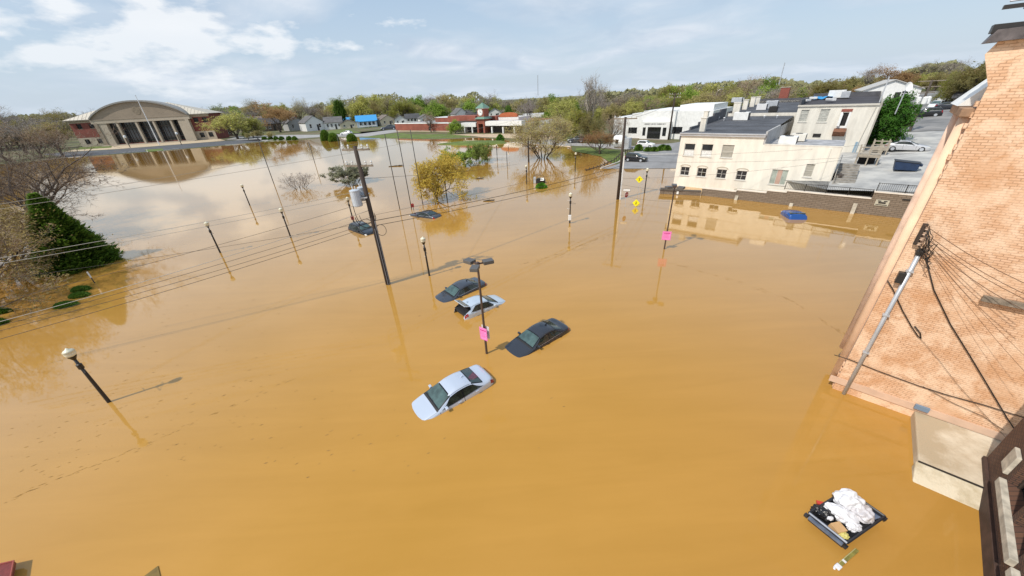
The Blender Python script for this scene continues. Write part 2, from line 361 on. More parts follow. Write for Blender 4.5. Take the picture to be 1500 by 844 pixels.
# island of grass in the flood
isl = [(633, 212), (665, 208.5), (700, 206.5), (742, 206.5), (748, 210), (720, 212.3), (680, 213.2)]
ip = [G(x, y) for x, y in isl]; b_ = MB(); cx = sum((p for p in ip), Vector())/len(ip)
b_.faces([(p.x, p.y, -.3) for p in ip]+[(cx.x+(p.x-cx.x)*.8, cx.y+(p.y-cx.y)*.8, .35) for p in ip], [tuple(range(7, 14))]+[(i, (i+1) % 7, 7+(i+1) % 7, 7+i) for i in range(7)])
struct(b_.build('grass_island', lawn, smooth=True))
b_ = MB()
def kerbline(b, pts, w=.3, h=.14):
    q = [on_ground(*p) for p in pts]
    for p0, p1 in zip(q, q[1:]):
        d = (p1-p0); n = Vector((-d.y, d.x, 0)).normalized()*w/2
        zs = (p0.z, p1.z)
        vs = []
        for p in (p0, p1):
            for sgn in (-1, 1):
                for dz in (-.05, h): vs.append(p+n*sgn+Vector((0, 0, dz+.03)))
        b.faces(vs, [(0, 1, 3, 2), (4, 6, 7, 5), (0, 4, 5, 1), (2, 3, 7, 6), (1, 5, 7, 3), (0, 2, 6, 4)])
for pts in ([(100, 231.2), (128, 228.8)], [(180, 223.8), (215, 220), (216, 223)], [(230, 221.8), (262, 218)], [(330, 212.5), (360, 211.2)], [(747, 209), (790, 212), (836, 214.6)], [(388, 208), (395, 205.5), (430, 205)], [(880, 247.2), (905, 238.6), (926, 226)], [(1030, 221), (1016, 224), (990, 226), (950, 227), (930, 224)]):
    kerbline(b_, pts)
struct(b_.build('kerb', kerb))
# upper parking lot behind the retaining wall
def lotsurf(x, y): return lotz(x, y)+.3
lotmat = mat('worn_lot', (.30, .30, .295), .9, 0, .3, .15, 6, col2=(.50, .49, .46), ramp=(.38, .6), detail=8)
lp = [P(13.2, .35), P(60, .35), P(60, 42), P(6, 42), P(6, 7), P(13.2, 7)]
drape('parking_lot', [(p.x, p.y) for p in lp], lotmat, .06, world=True, fn=lotsurf)
lp = [P(10, 42.05), P(75, 42.05), P(75, 150), P(10, 150)]
drape('hill_street', [(p.x, p.y) for p in lp], mat('dark_lot', (.15, .15, .15), .9, 0, .2, .1, 6, col2=(.27, .26, .25), ramp=(.4, .6), detail=8), .1, world=True, fn=lotsurf, fine=4)
def onlot(x, y):
    z = 3
    for i in range(14): p = G(x, y, z); z += .5*(lotsurf(p.x, p.y)+.06-z)
    return G(x, y, z)
# ------------------------------------------------------------------ buildings
class Fac:
    def __init__(s, O, az):
        s.O = Vector(O); s.az = az; s.D = Vector((cos(az), sin(az), 0)); s.Nn = Vector((-sin(az), cos(az), 0))
    def sz(s, px, py, y=0):
        r = ray(px, py); o = s.O+s.Nn*y; c = Vector((0, 0, CAMH)); t = (o-c).dot(s.Nn)/r.dot(s.Nn); p = c+r*t-s.O
        return p.dot(s.D), p.z
    def rect(s, lb, rt, y=0):
        a = s.sz(*lb, y); b = s.sz(*rt, y); return (min(a[0], b[0]), max(a[0], b[0]), min(a[1], b[1]), max(a[1], b[1]))
    def roof(s, px, py, z):                       # spot at height z (local) seen at that point -> local x, y
        p = G(px, py, s.O.z+z)-s.O; return p.dot(s.D), p.dot(s.Nn)
def wallskin(b, x0, x1, z0, z1, holes=(), y=0, depth=.2):
    holes = [(max(h[0], x0), min(h[1], x1), max(h[2], z0), min(h[3], z1)) for h in holes if h[1] > x0+.01 and h[0] < x1-.01]
    xs = sorted({x0, x1, *[h[0] for h in holes], *[h[1] for h in holes]}); zs = sorted({z0, z1, *[h[2] for h in holes], *[h[3] for h in holes]})
    for i in range(len(xs)-1):
        for k in range(len(zs)-1):
            cx, cz = (xs[i]+xs[i+1])/2, (zs[k]+zs[k+1])/2
            if any(h[0] < cx < h[1] and h[2] < cz < h[3] for h in holes): continue
            b.faces([(xs[i], y, zs[k]), (xs[i+1], y, zs[k]), (xs[i+1], y, zs[k+1]), (xs[i], y, zs[k+1])], [(0, 1, 2, 3)])
    for h in holes:
        a = [(h[0], y, h[2]), (h[1], y, h[2]), (h[1], y, h[3]), (h[0], y, h[3])]; c = [(p[0], y+depth, p[2]) for p in a]
        b.faces(a+c, [(0, 4, 5, 1), (1, 5, 6, 2), (2, 6, 7, 3), (3, 7, 4, 0)])
def window(par, h, y=.14, nx=1, nz=2, fm=None, pm=None, fw=.06, sill=True, name='window', mw=.04, sillm=None):
    fm = fm or frame_w; x0, x1, z0, z1 = h; b = MB()
    b.bb(x0, x0+fw, y-.04, y+.03, z0, z1).bb(x1-fw, x1, y-.04, y+.03, z0, z1).bb(x0+fw, x1-fw, y-.04, y+.03, z0, z0+fw).bb(x0+fw, x1-fw, y-.04, y+.03, z1-fw, z1)
    for i in range(1, nx): x = x0+(x1-x0)*i/nx; b.bb(x-mw/2, x+mw/2, y-.035, y+.02, z0+fw, z1-fw)
    for i in range(1, nz): z = z0+(z1-z0)*i/nz; b.bb(x0+fw, x1-fw, y-.032, y+.017, z-mw/2, z+mw/2)
    f = b.build(name, fm, par)
    p = MB().faces([(x0, y+.005, z0), (x1, y+.005, z0), (x1, y+.005, z1), (x0, y+.005, z1)], [(0, 1, 2, 3)]).build('pane', pm or glassdark, f)
    if sill: MB().bb(x0-.08, x1+.08, -.08, .1, z0-.1, z0+.003).build('sill', sillm or fm, f)
    return f

# --- cream building in the middle right
O = G(986, 271.5, 0); O = Vector((O.x, O.y, 0)); F = Fac(O, AZ)
cb = thing('commercial_building', 'cream two storey building with dark flat roof and arched lower windows behind the block wall', 'building', O, AZ)
zt = F.sz(1001.3, 196)[1]; xr = F.sz(1122, 195)[0]; xe = F.sz(1216, 268)[0]; zl = F.sz(1180, 214)[1]
DEP = 26
ups = [F.rect((1002.4, 228.6), (1016.9, 211.2)), F.rect((1028, 229), (1042.9, 211.6)), F.rect((1057.4, 230.7), (1074.1, 212.2))]
arc = [F.rect((997.2, 257), (1009, 245.3)), F.rect((1021.4, 258.1), (1034.3, 246.8)), F.rect((1049.6, 261), (1063.8, 248.6)), F.rect((1078.3, 263.1), (1093.6, 250.3))]
def fix(hs, w):      # openings of one row share their size
    z0 = sum(h[2] for h in hs)/len(hs); z1 = sum(h[3] for h in hs)/len(hs)
    return [((h[0]+h[1])/2-w/2, (h[0]+h[1])/2+w/2, z0, z1) for h in hs]
ups = fix(ups, 1.5); arc = fix(arc, 1.3)
dw = F.rect((1125.6, 269.5), (1155.9, 249.6)); w7 = F.rect((1175.8, 258.9), (1194.9, 240.9))

b = MB(); wallskin(b, 0, xr, -1, zt, ups+arc)
wallskin(b, xr, xe, -1, zl, [dw, w7])
b.faces([(0, 0, -1), (0, DEP, -1), (0, DEP, zt+.5), (0, 0, zt)], [(0, 1, 2, 3)])
b.faces([(0, DEP, -1), (xr, DEP, -1), (xr, DEP, zt), (0, DEP, zt)], [(0, 1, 2, 3)])
b.build('wall', cream, cb)
b = MB(); b.faces([(xr, 0, zl-.5), (xr, DEP, zl-.5), (xr, DEP, zt+.1), (xr, 0, zt+.1)], [(0, 1, 2, 3)])
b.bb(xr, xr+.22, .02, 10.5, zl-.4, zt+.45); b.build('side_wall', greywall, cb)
# arched heads: half-round brick hoods and infill
for h in arc:
    x0, x1, z0, z1 = h; w = window(cb, h, nx=2, nz=2, pm=glassdark, name='arched_window')
    n = 10; pts = []
    cx, rr = (x0+x1)/2, (x1-x0)/2+.04
    pts = [(cx+rr*cos(pi*k/n), z1+.0+rr*.42*sin(pi*k/n)) for k in range(n+1)]
    bb_ = MB()
    for (xa, za), (xb_, zb_) in zip(pts, pts[1:]):
        xo = lambda x: cx+(x-cx)*1.13
        bb_.prism([(xa, za), (xb_, zb_), (xo(xb_), zb_+.09), (xo(xa), za+.09)], -.05, .03, 'y')
    bb_.build('window_hood', mat('hood_stone', (.5, .45, .36), .8), w)
for i, h in enumerate(ups):
    w = window(cb, h, nx=1, nz=2, pm=glassdark)
    x0, x1, z0, z1 = h; zm = (z0+z1)/2
    if i < 2: MB().bb(x0+.08, x1-.08, .125, .15, z0+.07, zm-.06).build('paper_sheet', mat('paper', (.7, .7, .68), .8, .15, 6), w)
    if i == 2: MB().bb(x0+.08, x1-.08, .12, .148, z0+.07, z1-.1).build('blind', blind, w)
w = window(cb, dw, nx=3, nz=1, pm=mat('boarded_pane', (.34, .38, .33), .5, .2, 1.2), name='wide_window')
x0, x1, z0, z1 = dw; MB().bb(x0+(x1-x0)*.36, x0+(x1-x0)*.64, .1, .15, z0+.06, z1-.06).build('shutter_panel', mat('pink_board', (.5, .33, .26), .7, .1), w)
window(cb, w7, nx=1, nz=2, pm=blind)
# cornice and roof
b = MB(); b.bb(-.15, xr+.1, -.22, 0, zt-.28, zt-.02).bb(-.2, xr+.15, -.3, .15, zt-.015, zt+.14)
b.build('cornice', mat('grey_gutter', (.42, .42, .43), .5, .1, 1), cb)
b = MB(); b.faces([(-.02, .16, zt+.05), (xr+.02, .16, zt+.05), (xr+.02, DEP, zt+.75), (-.02, DEP, zt+.75)], [(0, 1, 2, 3)]).build('roof', roofdark, cb)
b = MB()
for k in range(6):   # stepped parapet with dark coping along the street side
    y0 = .2+k*4; z = zt+.16+k*.42; b.bb(-.28, .0, y0, y0+3.98, zt-1, z)
b.build('stepped_parapet', mat('parapet_dark', (.09, .09, .1), .7, .2, 1), cb)
b = MB()
for k in range(1, 5): y = k*4.6; b.bb(.2, xr-.1, y-.05, y+.05, zt+.05+.7*y/DEP+.01, zt+.05+.7*y/DEP+.035)
b.build('roof_seam', mat('seam', (.14, .14, .15), .6), cb)
# chimneys along the street parapet
for i, (px, py, w, hgt, m) in enumerate([(1029, 190.5, .75, 1.9, conc), (1057, 169, .8, 1.7, conc), ]):
    x, y = F.roof(px, py, zt+.3); y = min(y, DEP-.8); c = MB(); c.bb(x-w/2, x+w/2, y-.35, y+.35, zt-.2, zt+hgt); c.bb(x-w/2-.07, x+w/2+.07, y-.42, y+.42, zt+hgt-.001, zt+hgt+.14); c.build('chimney', cream2, cb, bevel=.02)
rb_ = thing('rear_building', 'dark roofed block behind the cream building with stepped street parapet and chimneys', 'building', O, AZ)
xq = xr+2.5; b = MB(); b.faces([(0, 26.1, -1), (0, 55, -1), (0, 55, 10.0), (0, 26.1, 8.9)], [(0, 1, 2, 3)]); b.faces([(xq, 26.1, -1), (xq, 55, -1), (xq, 55, 10.0), (xq, 26.1, 8.9)], [(0, 1, 2, 3)]); b.faces([(0, 55, -1), (xq, 55, -1), (xq, 55, 10.0), (0, 55, 10.0)], [(0, 1, 2, 3)]); b.faces([(0, 26.1, -1), (xq, 26.1, -1), (xq, 26.1, 8.9), (0, 26.1, 8.9)], [(0, 1, 2, 3)]); b.build('wall', cream2, rb_)
MB().faces([(0, 26.1, 8.72), (xq, 26.1, 8.72), (xq, 55, 9.6), (0, 55, 9.6)], [(0, 1, 2, 3)]).build('roof', roofdark, rb_)
b = MB()
for k in range(7): b.bb(-.3, .0, 26.2+k*4.1, 30.28+k*4.1, 8, 9.2+k*.2)
b.build('stepped_parapet', mat('parapet_dark', (.09, .09, .1), .7, .2, 1), rb_); MB().bb(0, xq, 55.0, 55.3, 8, 10.45).build('rear_parapet', mat('parapet_dark', (.09, .09, .1)), rb_)
for y, w, h_ in ((29, 1.2, 2.0), (37, .9, 2.2), (44, .9, 2.5), (50, .8, 2.4)): c = MB(); c.bb(.1, .1+w, y-.4, y+.4, 8.3, 8.6+h_); c.bb(.03, .17+w, y-.47, y+.47, 8.6+h_+.002, 8.74+h_); c.build('chimney', cream2, rb_)
# low extension roof and parapet
b = MB(); b.faces([(xr+.22, .15, zl-.25), (xe, .15, zl-.25), (xe, 8, zl-.05), (xr+.22, 8, zl-.05)], [(0, 1, 2, 3)]); b.build('extension_roof', mat('pale_roof', (.34, .34, .35), .8, .3, .8), cb)
b = MB(); b.bb(xr+.2, xe, -.03, .17, zl-.02, zl+.1); b.build('coping', cream2, cb)
b = MB(); b.faces([(xe, 0, -1), (xe, 7, -1), (xe, 7, zl-.2), (xe, 0, zl)], [(0, 1, 2, 3)]); b.build('end_wall', mat('board_siding', (.33, .31, .29), .8, .3, 1.5, stretch=(1, 1, 10)), cb)
b = MB(); b.bb(xr+7, xr+7.2, -.1, .0, .8, zl-.2); b.tube([(xe-.1, -.05, .8), (xe-.1, -.05, zl)], .05, 6); b.build('downpipe', cream2, cb)
def acunit(x, y, z, s, label, fac, grp=None, rz=0, m=None):
    p = fac.O+fac.D*x+fac.Nn*y; t = thing('air_conditioner', label, 'air conditioner', (p.x, p.y, fac.O.z+z), fac.az+rz, grp)
    w, d, h = s; mm = m or white
    MB().bb(-w/2, w/2, -d/2, d/2, .18, h).build('casing', mm, t, bevel=.03)
    MB().bb(-w/2+.05, w/2-.05, -d/2+.05, d/2-.05, 0, .18).build('skid', darkmetal, t)
    g = MB(); g.bb(w/2, w/2+.02, -d/2+.1, d/2-.1, .3, h-.12)
    for k in range(6): zq = .36+(h-.55)*k/5; g.bb(w/2+.02, w/2+.04, -d/2+.12, d/2-.12, zq, zq+.03)
    g.build('grille', mat('grille_dark', (.05, .05, .055), .5), t)
    f = MB(); f.lathe((0, 0, h), [(min(w, d)*.32, 0), (min(w, d)*.32, .05), (min(w, d)*.27, .06)], 14); f.build('fan_cowl', darkmetal, t)
    return t
x, y = F.roof(1085, 177, zt+.4); acunit(x, y, zt+.3, (2.3, 1.7, 1.5), 'big white air conditioning box nearest the gutter on the dark flat roof', F)
x, y = F.roof(1115, 162, 8.9); acunit(x, max(27.5, min(y, 48)), 8.85, (1.7, 1.4, 1.3), 'grey white air conditioner, left of the pair at the back of the dark roof', F, m=sign_white)
x, y = F.roof(1129, 160, 8.9); acunit(x, max(28, min(y, 48)), 8.9, (2.1, 1.4, 1.6), 'larger air conditioner of the pair at the back of the dark roof', F, m=metalgrey)
x, y = F.roof(1131, 167, 8.6); acunit(x, max(27.2, y), 8.8, (1.3, 1.2, 1.1), 'small air conditioner with dark fan face in front of the pair on the dark roof', F, m=darkmetal)
x, y = F.roof(1151, 213, zl); acunit(x, min(max(y, 1.2), 5.5), zl-.2, (1.9, 1.5, 1.2), 'white air conditioner on the low pale roof beside the grey side wall', F)
x, y = F.roof(1168, 206, zl); acunit(x, min(max(y, 1.2), 6), zl-.2, (1.7, 1.3, 1.1), 'cream air conditioner on the low pale roof, right of the white one', F, m=cream2)
for k, (px, py) in enumerate([(1052, 177), (1060, 178), (1047, 174), (1143, 166), (1147, 171)]):
    x, y = F.roof(px, py, zt+.4); p = O+F.D*x+F.Nn*min(y, 22)
    t = thing('roof_vent', 'small pale roof vent pipe on the dark flat roof of the cream building', 'vent', (p.x, p.y, zt+.4), 0, 'small vent pipes on the dark flat roof')
    MB().lathe((0, 0, -.3), [(.09, 0), (.09, .8)], 8).build('pipe', metalgrey, t); MB().lathe((0, 0, .5), [(.16, 0), (.2, .08), (.05, .2)], 8).build('cap', sign_white, t)

# --- taller cream building behind
pb = onlot(1262, 223); xb, yb = uv(pb.x, pb.y); O2 = pb.copy(); O2.z = 0
F2 = Fac(O2, AZ); x0b = F2.sz(1157, 199)[0]; x1b = F2.sz(1262, 223)[0]; zt2 = F2.sz(1227, 154)[1]; xr2 = F2.sz(1289, 152)[0]
x1b = xr2 = max(x1b, 0.0)
t2 = thing('tall_building', 'tall cream building with a half open upper door, behind the arched window building', 'building', O2, AZ)
hs = [F2.rect((1169, 178.6), (1186.5, 160.9)), F2.rect((1196.8, 179), (1217, 159.8))]; dr = F2.rect((1228, 184.5), (1244.4, 165))

D2 = 20
b = MB(); wallskin(b, x0b, xr2, 0, zt2, hs+[dr]); b.faces([(x0b, 0, 0), (x0b, D2, 0), (x0b, D2, zt2), (x0b, 0, zt2)], [(0, 1, 2, 3)])
b.faces([(x0b, D2, 0), (xr2, D2, 0), (xr2, D2, zt2), (x0b, D2, zt2)], [(0, 1, 2, 3)])
b.build('wall', cream2, t2)
b = MB(); b.faces([(xr2, 0, 0), (xr2, D2, 0), (xr2, D2, zt2+1.2), (xr2, 0, zt2+.25)], [(0, 1, 2, 3)]); b.faces([(xr2+.2, 0, 0), (xr2+.2, D2, 0), (xr2+.2, D2, zt2+1.2), (xr2+.2, 0, zt2+.25)], [(0, 1, 2, 3)]); b.faces([(xr2, 0, zt2+.25), (xr2+.2, 0, zt2+.25), (xr2+.2, D2, zt2+1.2), (xr2, D2, zt2+1.2)], [(0, 1, 2, 3)])
b.faces([(xr2, 0, 0), (xr2+.2, 0, 0), (xr2+.2, 0, zt2+.25), (xr2, 0, zt2+.25)], [(0, 1, 2, 3)])
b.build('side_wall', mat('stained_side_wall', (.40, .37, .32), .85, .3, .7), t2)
b = MB(); b.faces([(x0b, .1, zt2), (xr2, .1, zt2), (xr2, D2, zt2+.6), (x0b, D2, zt2+.6)], [(0, 1, 2, 3)]).build('roof', mat('roof_membrane_dark', (.05, .045, .05), .85, .3, .3), t2)
b = MB(); b.bb(x0b-.1, xr2-.05, -.2, .12, zt2-.12, zt2+.12).build('cornice', mat('pale_coping', (.55, .52, .46), .6), t2)
b = MB(); b.bb(x0b-.05, x0b+.2, 0, D2, zt2-.2, zt2+.9); b.bb(x0b, xr2, D2-.2, D2+.1, zt2, zt2+1.3); b.build('parapet', mat('parapet_dark', (.09, .09, .1), .7), t2)
b = MB(); b.tube([(xr2-.9, -.08, 3.2), (xr2-.35, -.08, zt2-.3)], .06, 6); b.build('downpipe', mat('pale_coping', (.55, .52, .46)), t2)
for h in hs: window(t2, h, pm=mat('glass_block', (.42, .42, .38), .3, .25, 3, stretch=(1, 1, 4)), nz=3)
MB().bb(dr[0], dr[1], .16, .19, dr[2], dr[3]).build('doorway', mat('dark_interior', (.02, .018, .018), .9), t2)
b = MB(); b.bb(dr[0]-.22, dr[0]-.003, -.05, .1, dr[2]-.3, dr[3]+.1).bb(dr[1]+.003, dr[1]+.25, -.05, .1, dr[2]-.3, dr[3]+.1).bb(dr[0]-.003, dr[1]+.003, -.05, .1, dr[2]-.3, dr[2]-.01); b.build('door_frame', white, t2)
MB().bb(dr[0]-.25, dr[1]+.28, -.07, .1, dr[3]+.11, dr[3]+.5).build('brick_lintel', redbrick, t2)
MB().bb(dr[0]-.2, dr[0]+.1, -.5, -.05, dr[2], dr[3]-.1).build('door_leaf', white, t2)
bl = F2.rect((1244.4, 232), (1260, 206)); MB().bb(bl[0], bl[1], -.12, 0, bl[2]-.3, bl[3]-.2).build('blue_door', mat('blue_door_paint', (.25, .36, .45), .6, .1), t2)
lg = F2.rect((1218, 200), (1244, 196)); 
b = MB(); b.prism([(-1.3, lg[3]+.35), (0, lg[3]+.75), (0, lg[3]-.4)], lg[0], lg[1]-.5, 'x'); 
b.build('rusty_canopy', mat('rust', (.20, .09, .05), .9, .3, 2), t2)
gr = F2.rect((1190, 200.5), (1203, 196)); MB().bb(gr[0], gr[1], -.1, .0, gr[2], gr[3]).build('vent_grille', darkmetal, t2)
for px, py, s, lab, m in [(1224, 144, (2.4, 1.6, 1.4), 'white box air conditioner on the roof of the tall cream building beside the blue tarpaulin', white), (1237, 144, (1.2, 1.2, 1.2), 'small grey ribbed air conditioner on the roof edge right of the white box', metalgrey)]:
    x, y = F2.roof(px, py, zt2+.5); acunit(x, max(1, min(y, D2-1)), zt2+.4, s, lab, F2, m=m)
x, y = F2.roof(1205, 145, zt2+.5); y = min(y, D2-2); b = MB(); rnd = random.Random(4); n = 9; vs = [(i*.35+x-1.4, y-1.2+j*.35, zt2+.45+rnd.random()*.55) for j in range(7) for i in range(n)]
b.faces(vs, [(j*n+i, j*n+i+1, (j+1)*n+i+1, (j+1)*n+i) for j in range(6) for i in range(n-1)])
tp = b.build('tarpaulin', mat('blue_tarp', (.05, .30, .62), .5), None, smooth=True); tp.location = O2; tp.rotation_euler = (0, 0, AZ); tag(tp, 'crumpled bright blue tarpaulin lying on the roof of the tall cream building', 'tarpaulin')
for k, (px, py, w) in enumerate([(1190, 148, 1.2), (1182, 150, 1.0), (1216, 149, 2.6)]):
    x, y = F2.roof(px, py, zt2+.3); p = O2+F2.D*x+F2.Nn*max(.8, min(y, 18))
    o = MB().box((0, 0, .2), (w, .5, .35)).build('roof_debris', sign_white, None, bevel=.05); o.location = (p.x, p.y, zt2+.25+.03*y); o.rotation_euler = (0, 0, AZ+k); tag(o, 'pale scrap panel lying on the dark roof near the blue tarpaulin', 'scrap', 'scrap panels on the dark roof')
# dish and TV aerial
p = onlot(1270, 215); zd = zt2+.5
x, y = F2.roof(1163, 138, zt2+2.2)
q = at_dist(1149, 138, 118)
cbk = thing('brick_chimney', 'square red brick chimney rising behind the dark flat roofs', 'chimney', (q.x, q.y, q.z-.5), AZ); MB().bb(-.9, .9, -.7, .7, -6, 1.9).build('stack', redbrick, cbk); MB().bb(-1.0, 1.0, -.8, .8, 1.901, 2.05).build('cap', conc, cbk)

# --- satellite dish, side stairs and timber decks right of the cream buildings
def deck(px0, py0, px1, py1, h, lab, w=2.4):
    a = onlot(px0, py0); c = onlot(px1, py1); L = (c-a).length; t = thing('timber_deck', lab, 'deck', (a.x, a.y, a.z), AZ)
    m = mat('deck_timber', (.38, .33, .26), .85, .2, 2, stretch=(1, 8, 1)); b = MB()
    for k in range(7): b.bb(0, L, k*w/7, k*w/7+w/7-.03, h-.06, h)
    b.build('deck_boards', m, t)
    for x in (.1, L/2, L-.1):
        for y in (.08, w-.1): MB().bb(x-.07, x+.07, y-.07, y+.07, -.3, h+1.0).build('post', m, t)
    r = MB(); r.bb(0, L, 0, .06, h+.85, h+.98).bb(0, L, .0, .05, h+.4, h+.5).bb(0, L, -.03, .0, h-.35, h-.05); r.build('railing', m, t)
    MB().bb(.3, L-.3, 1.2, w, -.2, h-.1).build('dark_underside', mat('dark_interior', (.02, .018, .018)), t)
deck(1250, 243, 1278, 246, 1.5, 'pale timber landing deck with railing in the lot beside the low stone steps')
deck(1272, 228, 1292, 230, 1.1, 'second smaller timber deck at the foot of the tall cream building side wall', 2.0)
a = onlot(1216, 271); st = thing('stone_steps', 'worn grey steps climbing along the boarded end wall of the cream building', 'steps', (a.x, a.y, a.z-.1), AZ)
for k in range(9): MB().bb(.2, 2.2, .4+k*.75, 1.149+k*.75, -.3, .18*(k+1)).build('step', mat('step_stone', (.27, .25, .22), .9, .3, 2), st)
b = MB(); b.tube([(.15, .3, 1.0), (.15, 7, 2.6)], .035, 6)
for k in range(5): b.tube([(.15, .4+k*1.55, .1), (.15, .4+k*1.55, 1.05+k*.37)], .03, 6)
b.build('handrail', mat('rail_pale', (.42, .38, .32), .7), st)
for i, (px, py, nm) in enumerate([(1224, 262, 'a'), (1238, 262, 'b'), (1247, 256, 'c')]):
    p = onlot(px, py); o = MB(); rn = random.Random(i)
    for k in range(6): o.box((rn.uniform(-.7, .7), rn.uniform(-.5, .5), rn.uniform(.1, .5)), (rn.uniform(.3, 1.3), rn.uniform(.1, .4), rn.uniform(.1, .4)), rn.uniform(0, 3))
    oo = o.build('rubbish_pile', mat('dark_scrap', (.08, .065, .055), .8, .4, 2), None); oo.location = p
    tag(oo, ['dark scrap heap against the boarded end wall by the steps', 'tangle of dark scrap timber at the foot of the steps on the lot', 'small scrap pile in front of the pale timber deck'][i], 'scrap heap')

# --- retaining wall of split-face blocks
blockm = brickmat('split_block', (.225, .175, .13), (.185, .14, .10), (.11, .085, .06), .6, .2, .02, bump=.8)
capm = mat('wall_cap', (.70, .64, .56), .7, .06, 1)
FW = Fac(W0, AZ)
def wz(px, py): return FW.sz(px, py)[1]
segs = []   # along u, top height (the wall steps up towards the right)
for xa, xb_, py in ((1026, 1074, 277.5), (1075, 1118, 279.7), (1119, 1147, 279.2), (1148, 1273, 289), (1274, 1345, 286)):
    u0, u1 = FW.sz(xa, 290)[0], FW.sz(xb_, 300)[0]
    z = FW.sz((xa+xb_)/2, (281, 282.5, 284, 287, 286)[0] if 0 else py)[1]
    segs.append([u0, u1, z])
segs[0][2] = FW.sz(1050, 278.5)[1]; segs[1][2] = FW.sz(1096, 280.5)[1]; segs[2][2] = FW.sz(1133, 280.5)[1]; segs[3][2] = FW.sz(1210, 285.5)[1]; segs[4][2] = FW.sz(1305, 284)[1]
for i in range(4): segs[i+1][0] = segs[i][1]
segs[4][1] = 30
rw = thing('retaining_wall', 'long brown split block retaining wall with pale stepped coping holding up the lot', 'wall', W0, AZ)
b = MB(); c = MB()
for u0, u1, z in segs:
    b.bb(u0, u1-.004, 0, .35, -1.2, z); c.bb(u0-.02, u1-.03, -.06, .41, z+.003, z+.14)
b.build('block_face', blockm, rw); c.build('coping', capm, rw)
fr = Matrix.Rotation(0, 3, 'X')
for px, py, zz_ in ((1079, 290, .55), (1160, 297, .35), (1252, 302, 1.1)):
    u = FW.sz(px, py)[0]; q = MB(); q.prism([(-.55, -.3), (0, -.3), (0, zz_), (-.12, zz_)], u-.18, u+.18, 'x'); q.build('buttress', conc, rw)
u, z = FW.sz(1292, 297); sg = MB(); sg.bb(u-.55, u+.55, -.06, -.003, z-.35, z+.3); s_ = sg.build('plaque', mat('plaque_pale', (.45, .42, .33), .7), rw)
b = MB(); b.bb(u-.46, u+.46, -.075, -.061, z-.27, z-.2).bb(u-.3, u+.3, -.075, -.061, z-.1, z+.08).bb(u-.38, u-.1, -.075, -.061, z+.12, z+.22).bb(u+.1, u+.38, -.075, -.061, z+.12, z+.22).build('plaque_emblem', darkmetal, s_)
MB().bb(u+1.4, u+3.2, -.05, -.003, z+.45, z+.62).build('slot_vent', darkmetal, rw)
# broken corner of the wall by the street (end cap)
b = MB(); e0 = G(966, 284); e1 = G(1026, 287); 
we = thing('wall_end', 'low brown block wall end with dark sloping cap beside the cream building corner', 'wall', (e0.x, e0.y, 0), atan2(e1.y-e0.y, e1.x-e0.x)); Lw = (e1-e0).length
MB().bb(0, Lw, 0, .5, -1.2, .55).build('block_face', blockm, we); b = MB(); b.bb(0-.1, Lw*.55, -.12, .65, .553, .78).bb(Lw*.55, Lw, -.05, .5, .553, .68); b.build('cap', mat('cap_dark', (.10, .085, .07), .8), we)
MB().bb(Lw*.42, Lw*.47, -.1, -.02, .1, .5).build('white_plate', white, we)
wk = MB().bb(3.2, 13.0, .37, 4.6, -1, .55).build('pavement', conc, None); wk.location = W0; wk.rotation_euler = (0, 0, AZ); struct(wk)
# railing on the wall
def railing(u0, u1, z, lab):
    t = thing('railing', lab, 'railing', P(u0, .15, z), AZ); L = u1-u0; nb = int(L/1.9)
    MB().tube([(0, 0, .85), (L, 0, .85)], .03, 6).tube([(0, 0, .12), (L, 0, .12)], .025, 6).build('rail', blackpaint, t)
    for k in range(nb+1): MB().tube([(L*k/nb, 0, 0), (L*k/nb, 0, .9)], .035, 6).build('post', blackpaint, t)
    b = MB(); n = int(L/.16)
    for k in range(n): x = (k+.5)*L/n; b.bb(x-.011, x+.011, -.011, .011, .12, .85)
    b.build('baluster', blackpaint, t)
ur = FW.sz(1148, 280)[0]
railing(ur, segs[3][1]-.1, segs[3][2]+.14, 'black metal railing on the lower step of the block wall')
railing(segs[4][0]+.1, segs[4][0]+9, segs[4][2]+.14, 'black metal railing on the highest step of the block wall by the brick building')

# --- orange-painted brick building on the right
O3 = G(1219, 569, 0); pa_ = G(1235.7, 575.4, 0); pz = G(1332.7, 610.3, 0); AZ3 = atan2(pz.y-pa_.y, pz.x-pa_.x); O3.z = 0; F3 = Fac(O3, AZ3)
bb3 = thing('brick_building', 'tall brick building with peeling peach orange paint filling the right edge', 'building', O3, AZ3)
peach = brickmat('peeling_painted_brick', (.76, .49, .315), (.68, .41, .24), (.50, .29, .17), .25, .088, .011, patch=(.88, .64, .45), vscale=1.3, bump=.8, ramp=(.44, .56), stain=(.58, .29, .13))
zr3 = F3.sz(1480, 59)[1]; H3 = zr3
zc = F3.sz(1440, 127)[1]
b = MB(); L3 = 9.0
# gable face with the toothed left edge stepping in towards the top
xt = F3.sz(1462, 62)[0]; 
b.faces([(0, 0, -1), (L3, 0, -1), (L3, 0, H3+.35), (xt, 0, H3), (xt-.15, 0, zc+.9), (.0, 0, zc)], [(0, 1, 2, 3, 4, 5)])
rn = random.Random(3)
for k in list(range(5))+list(range(30, 38)):
    z = .1+k*.336; b.bb(-.03-.05*rn.random(), .02, .0, .25, z, z+.16)
b.build('wall', peach, bb3)
b = MB(); LR = 2.6; b.faces([(0, 0, -1), (0, LR, -1), (0, LR, zc-.7), (0, 0, zc-.4)], [(0, 1, 2, 3)])
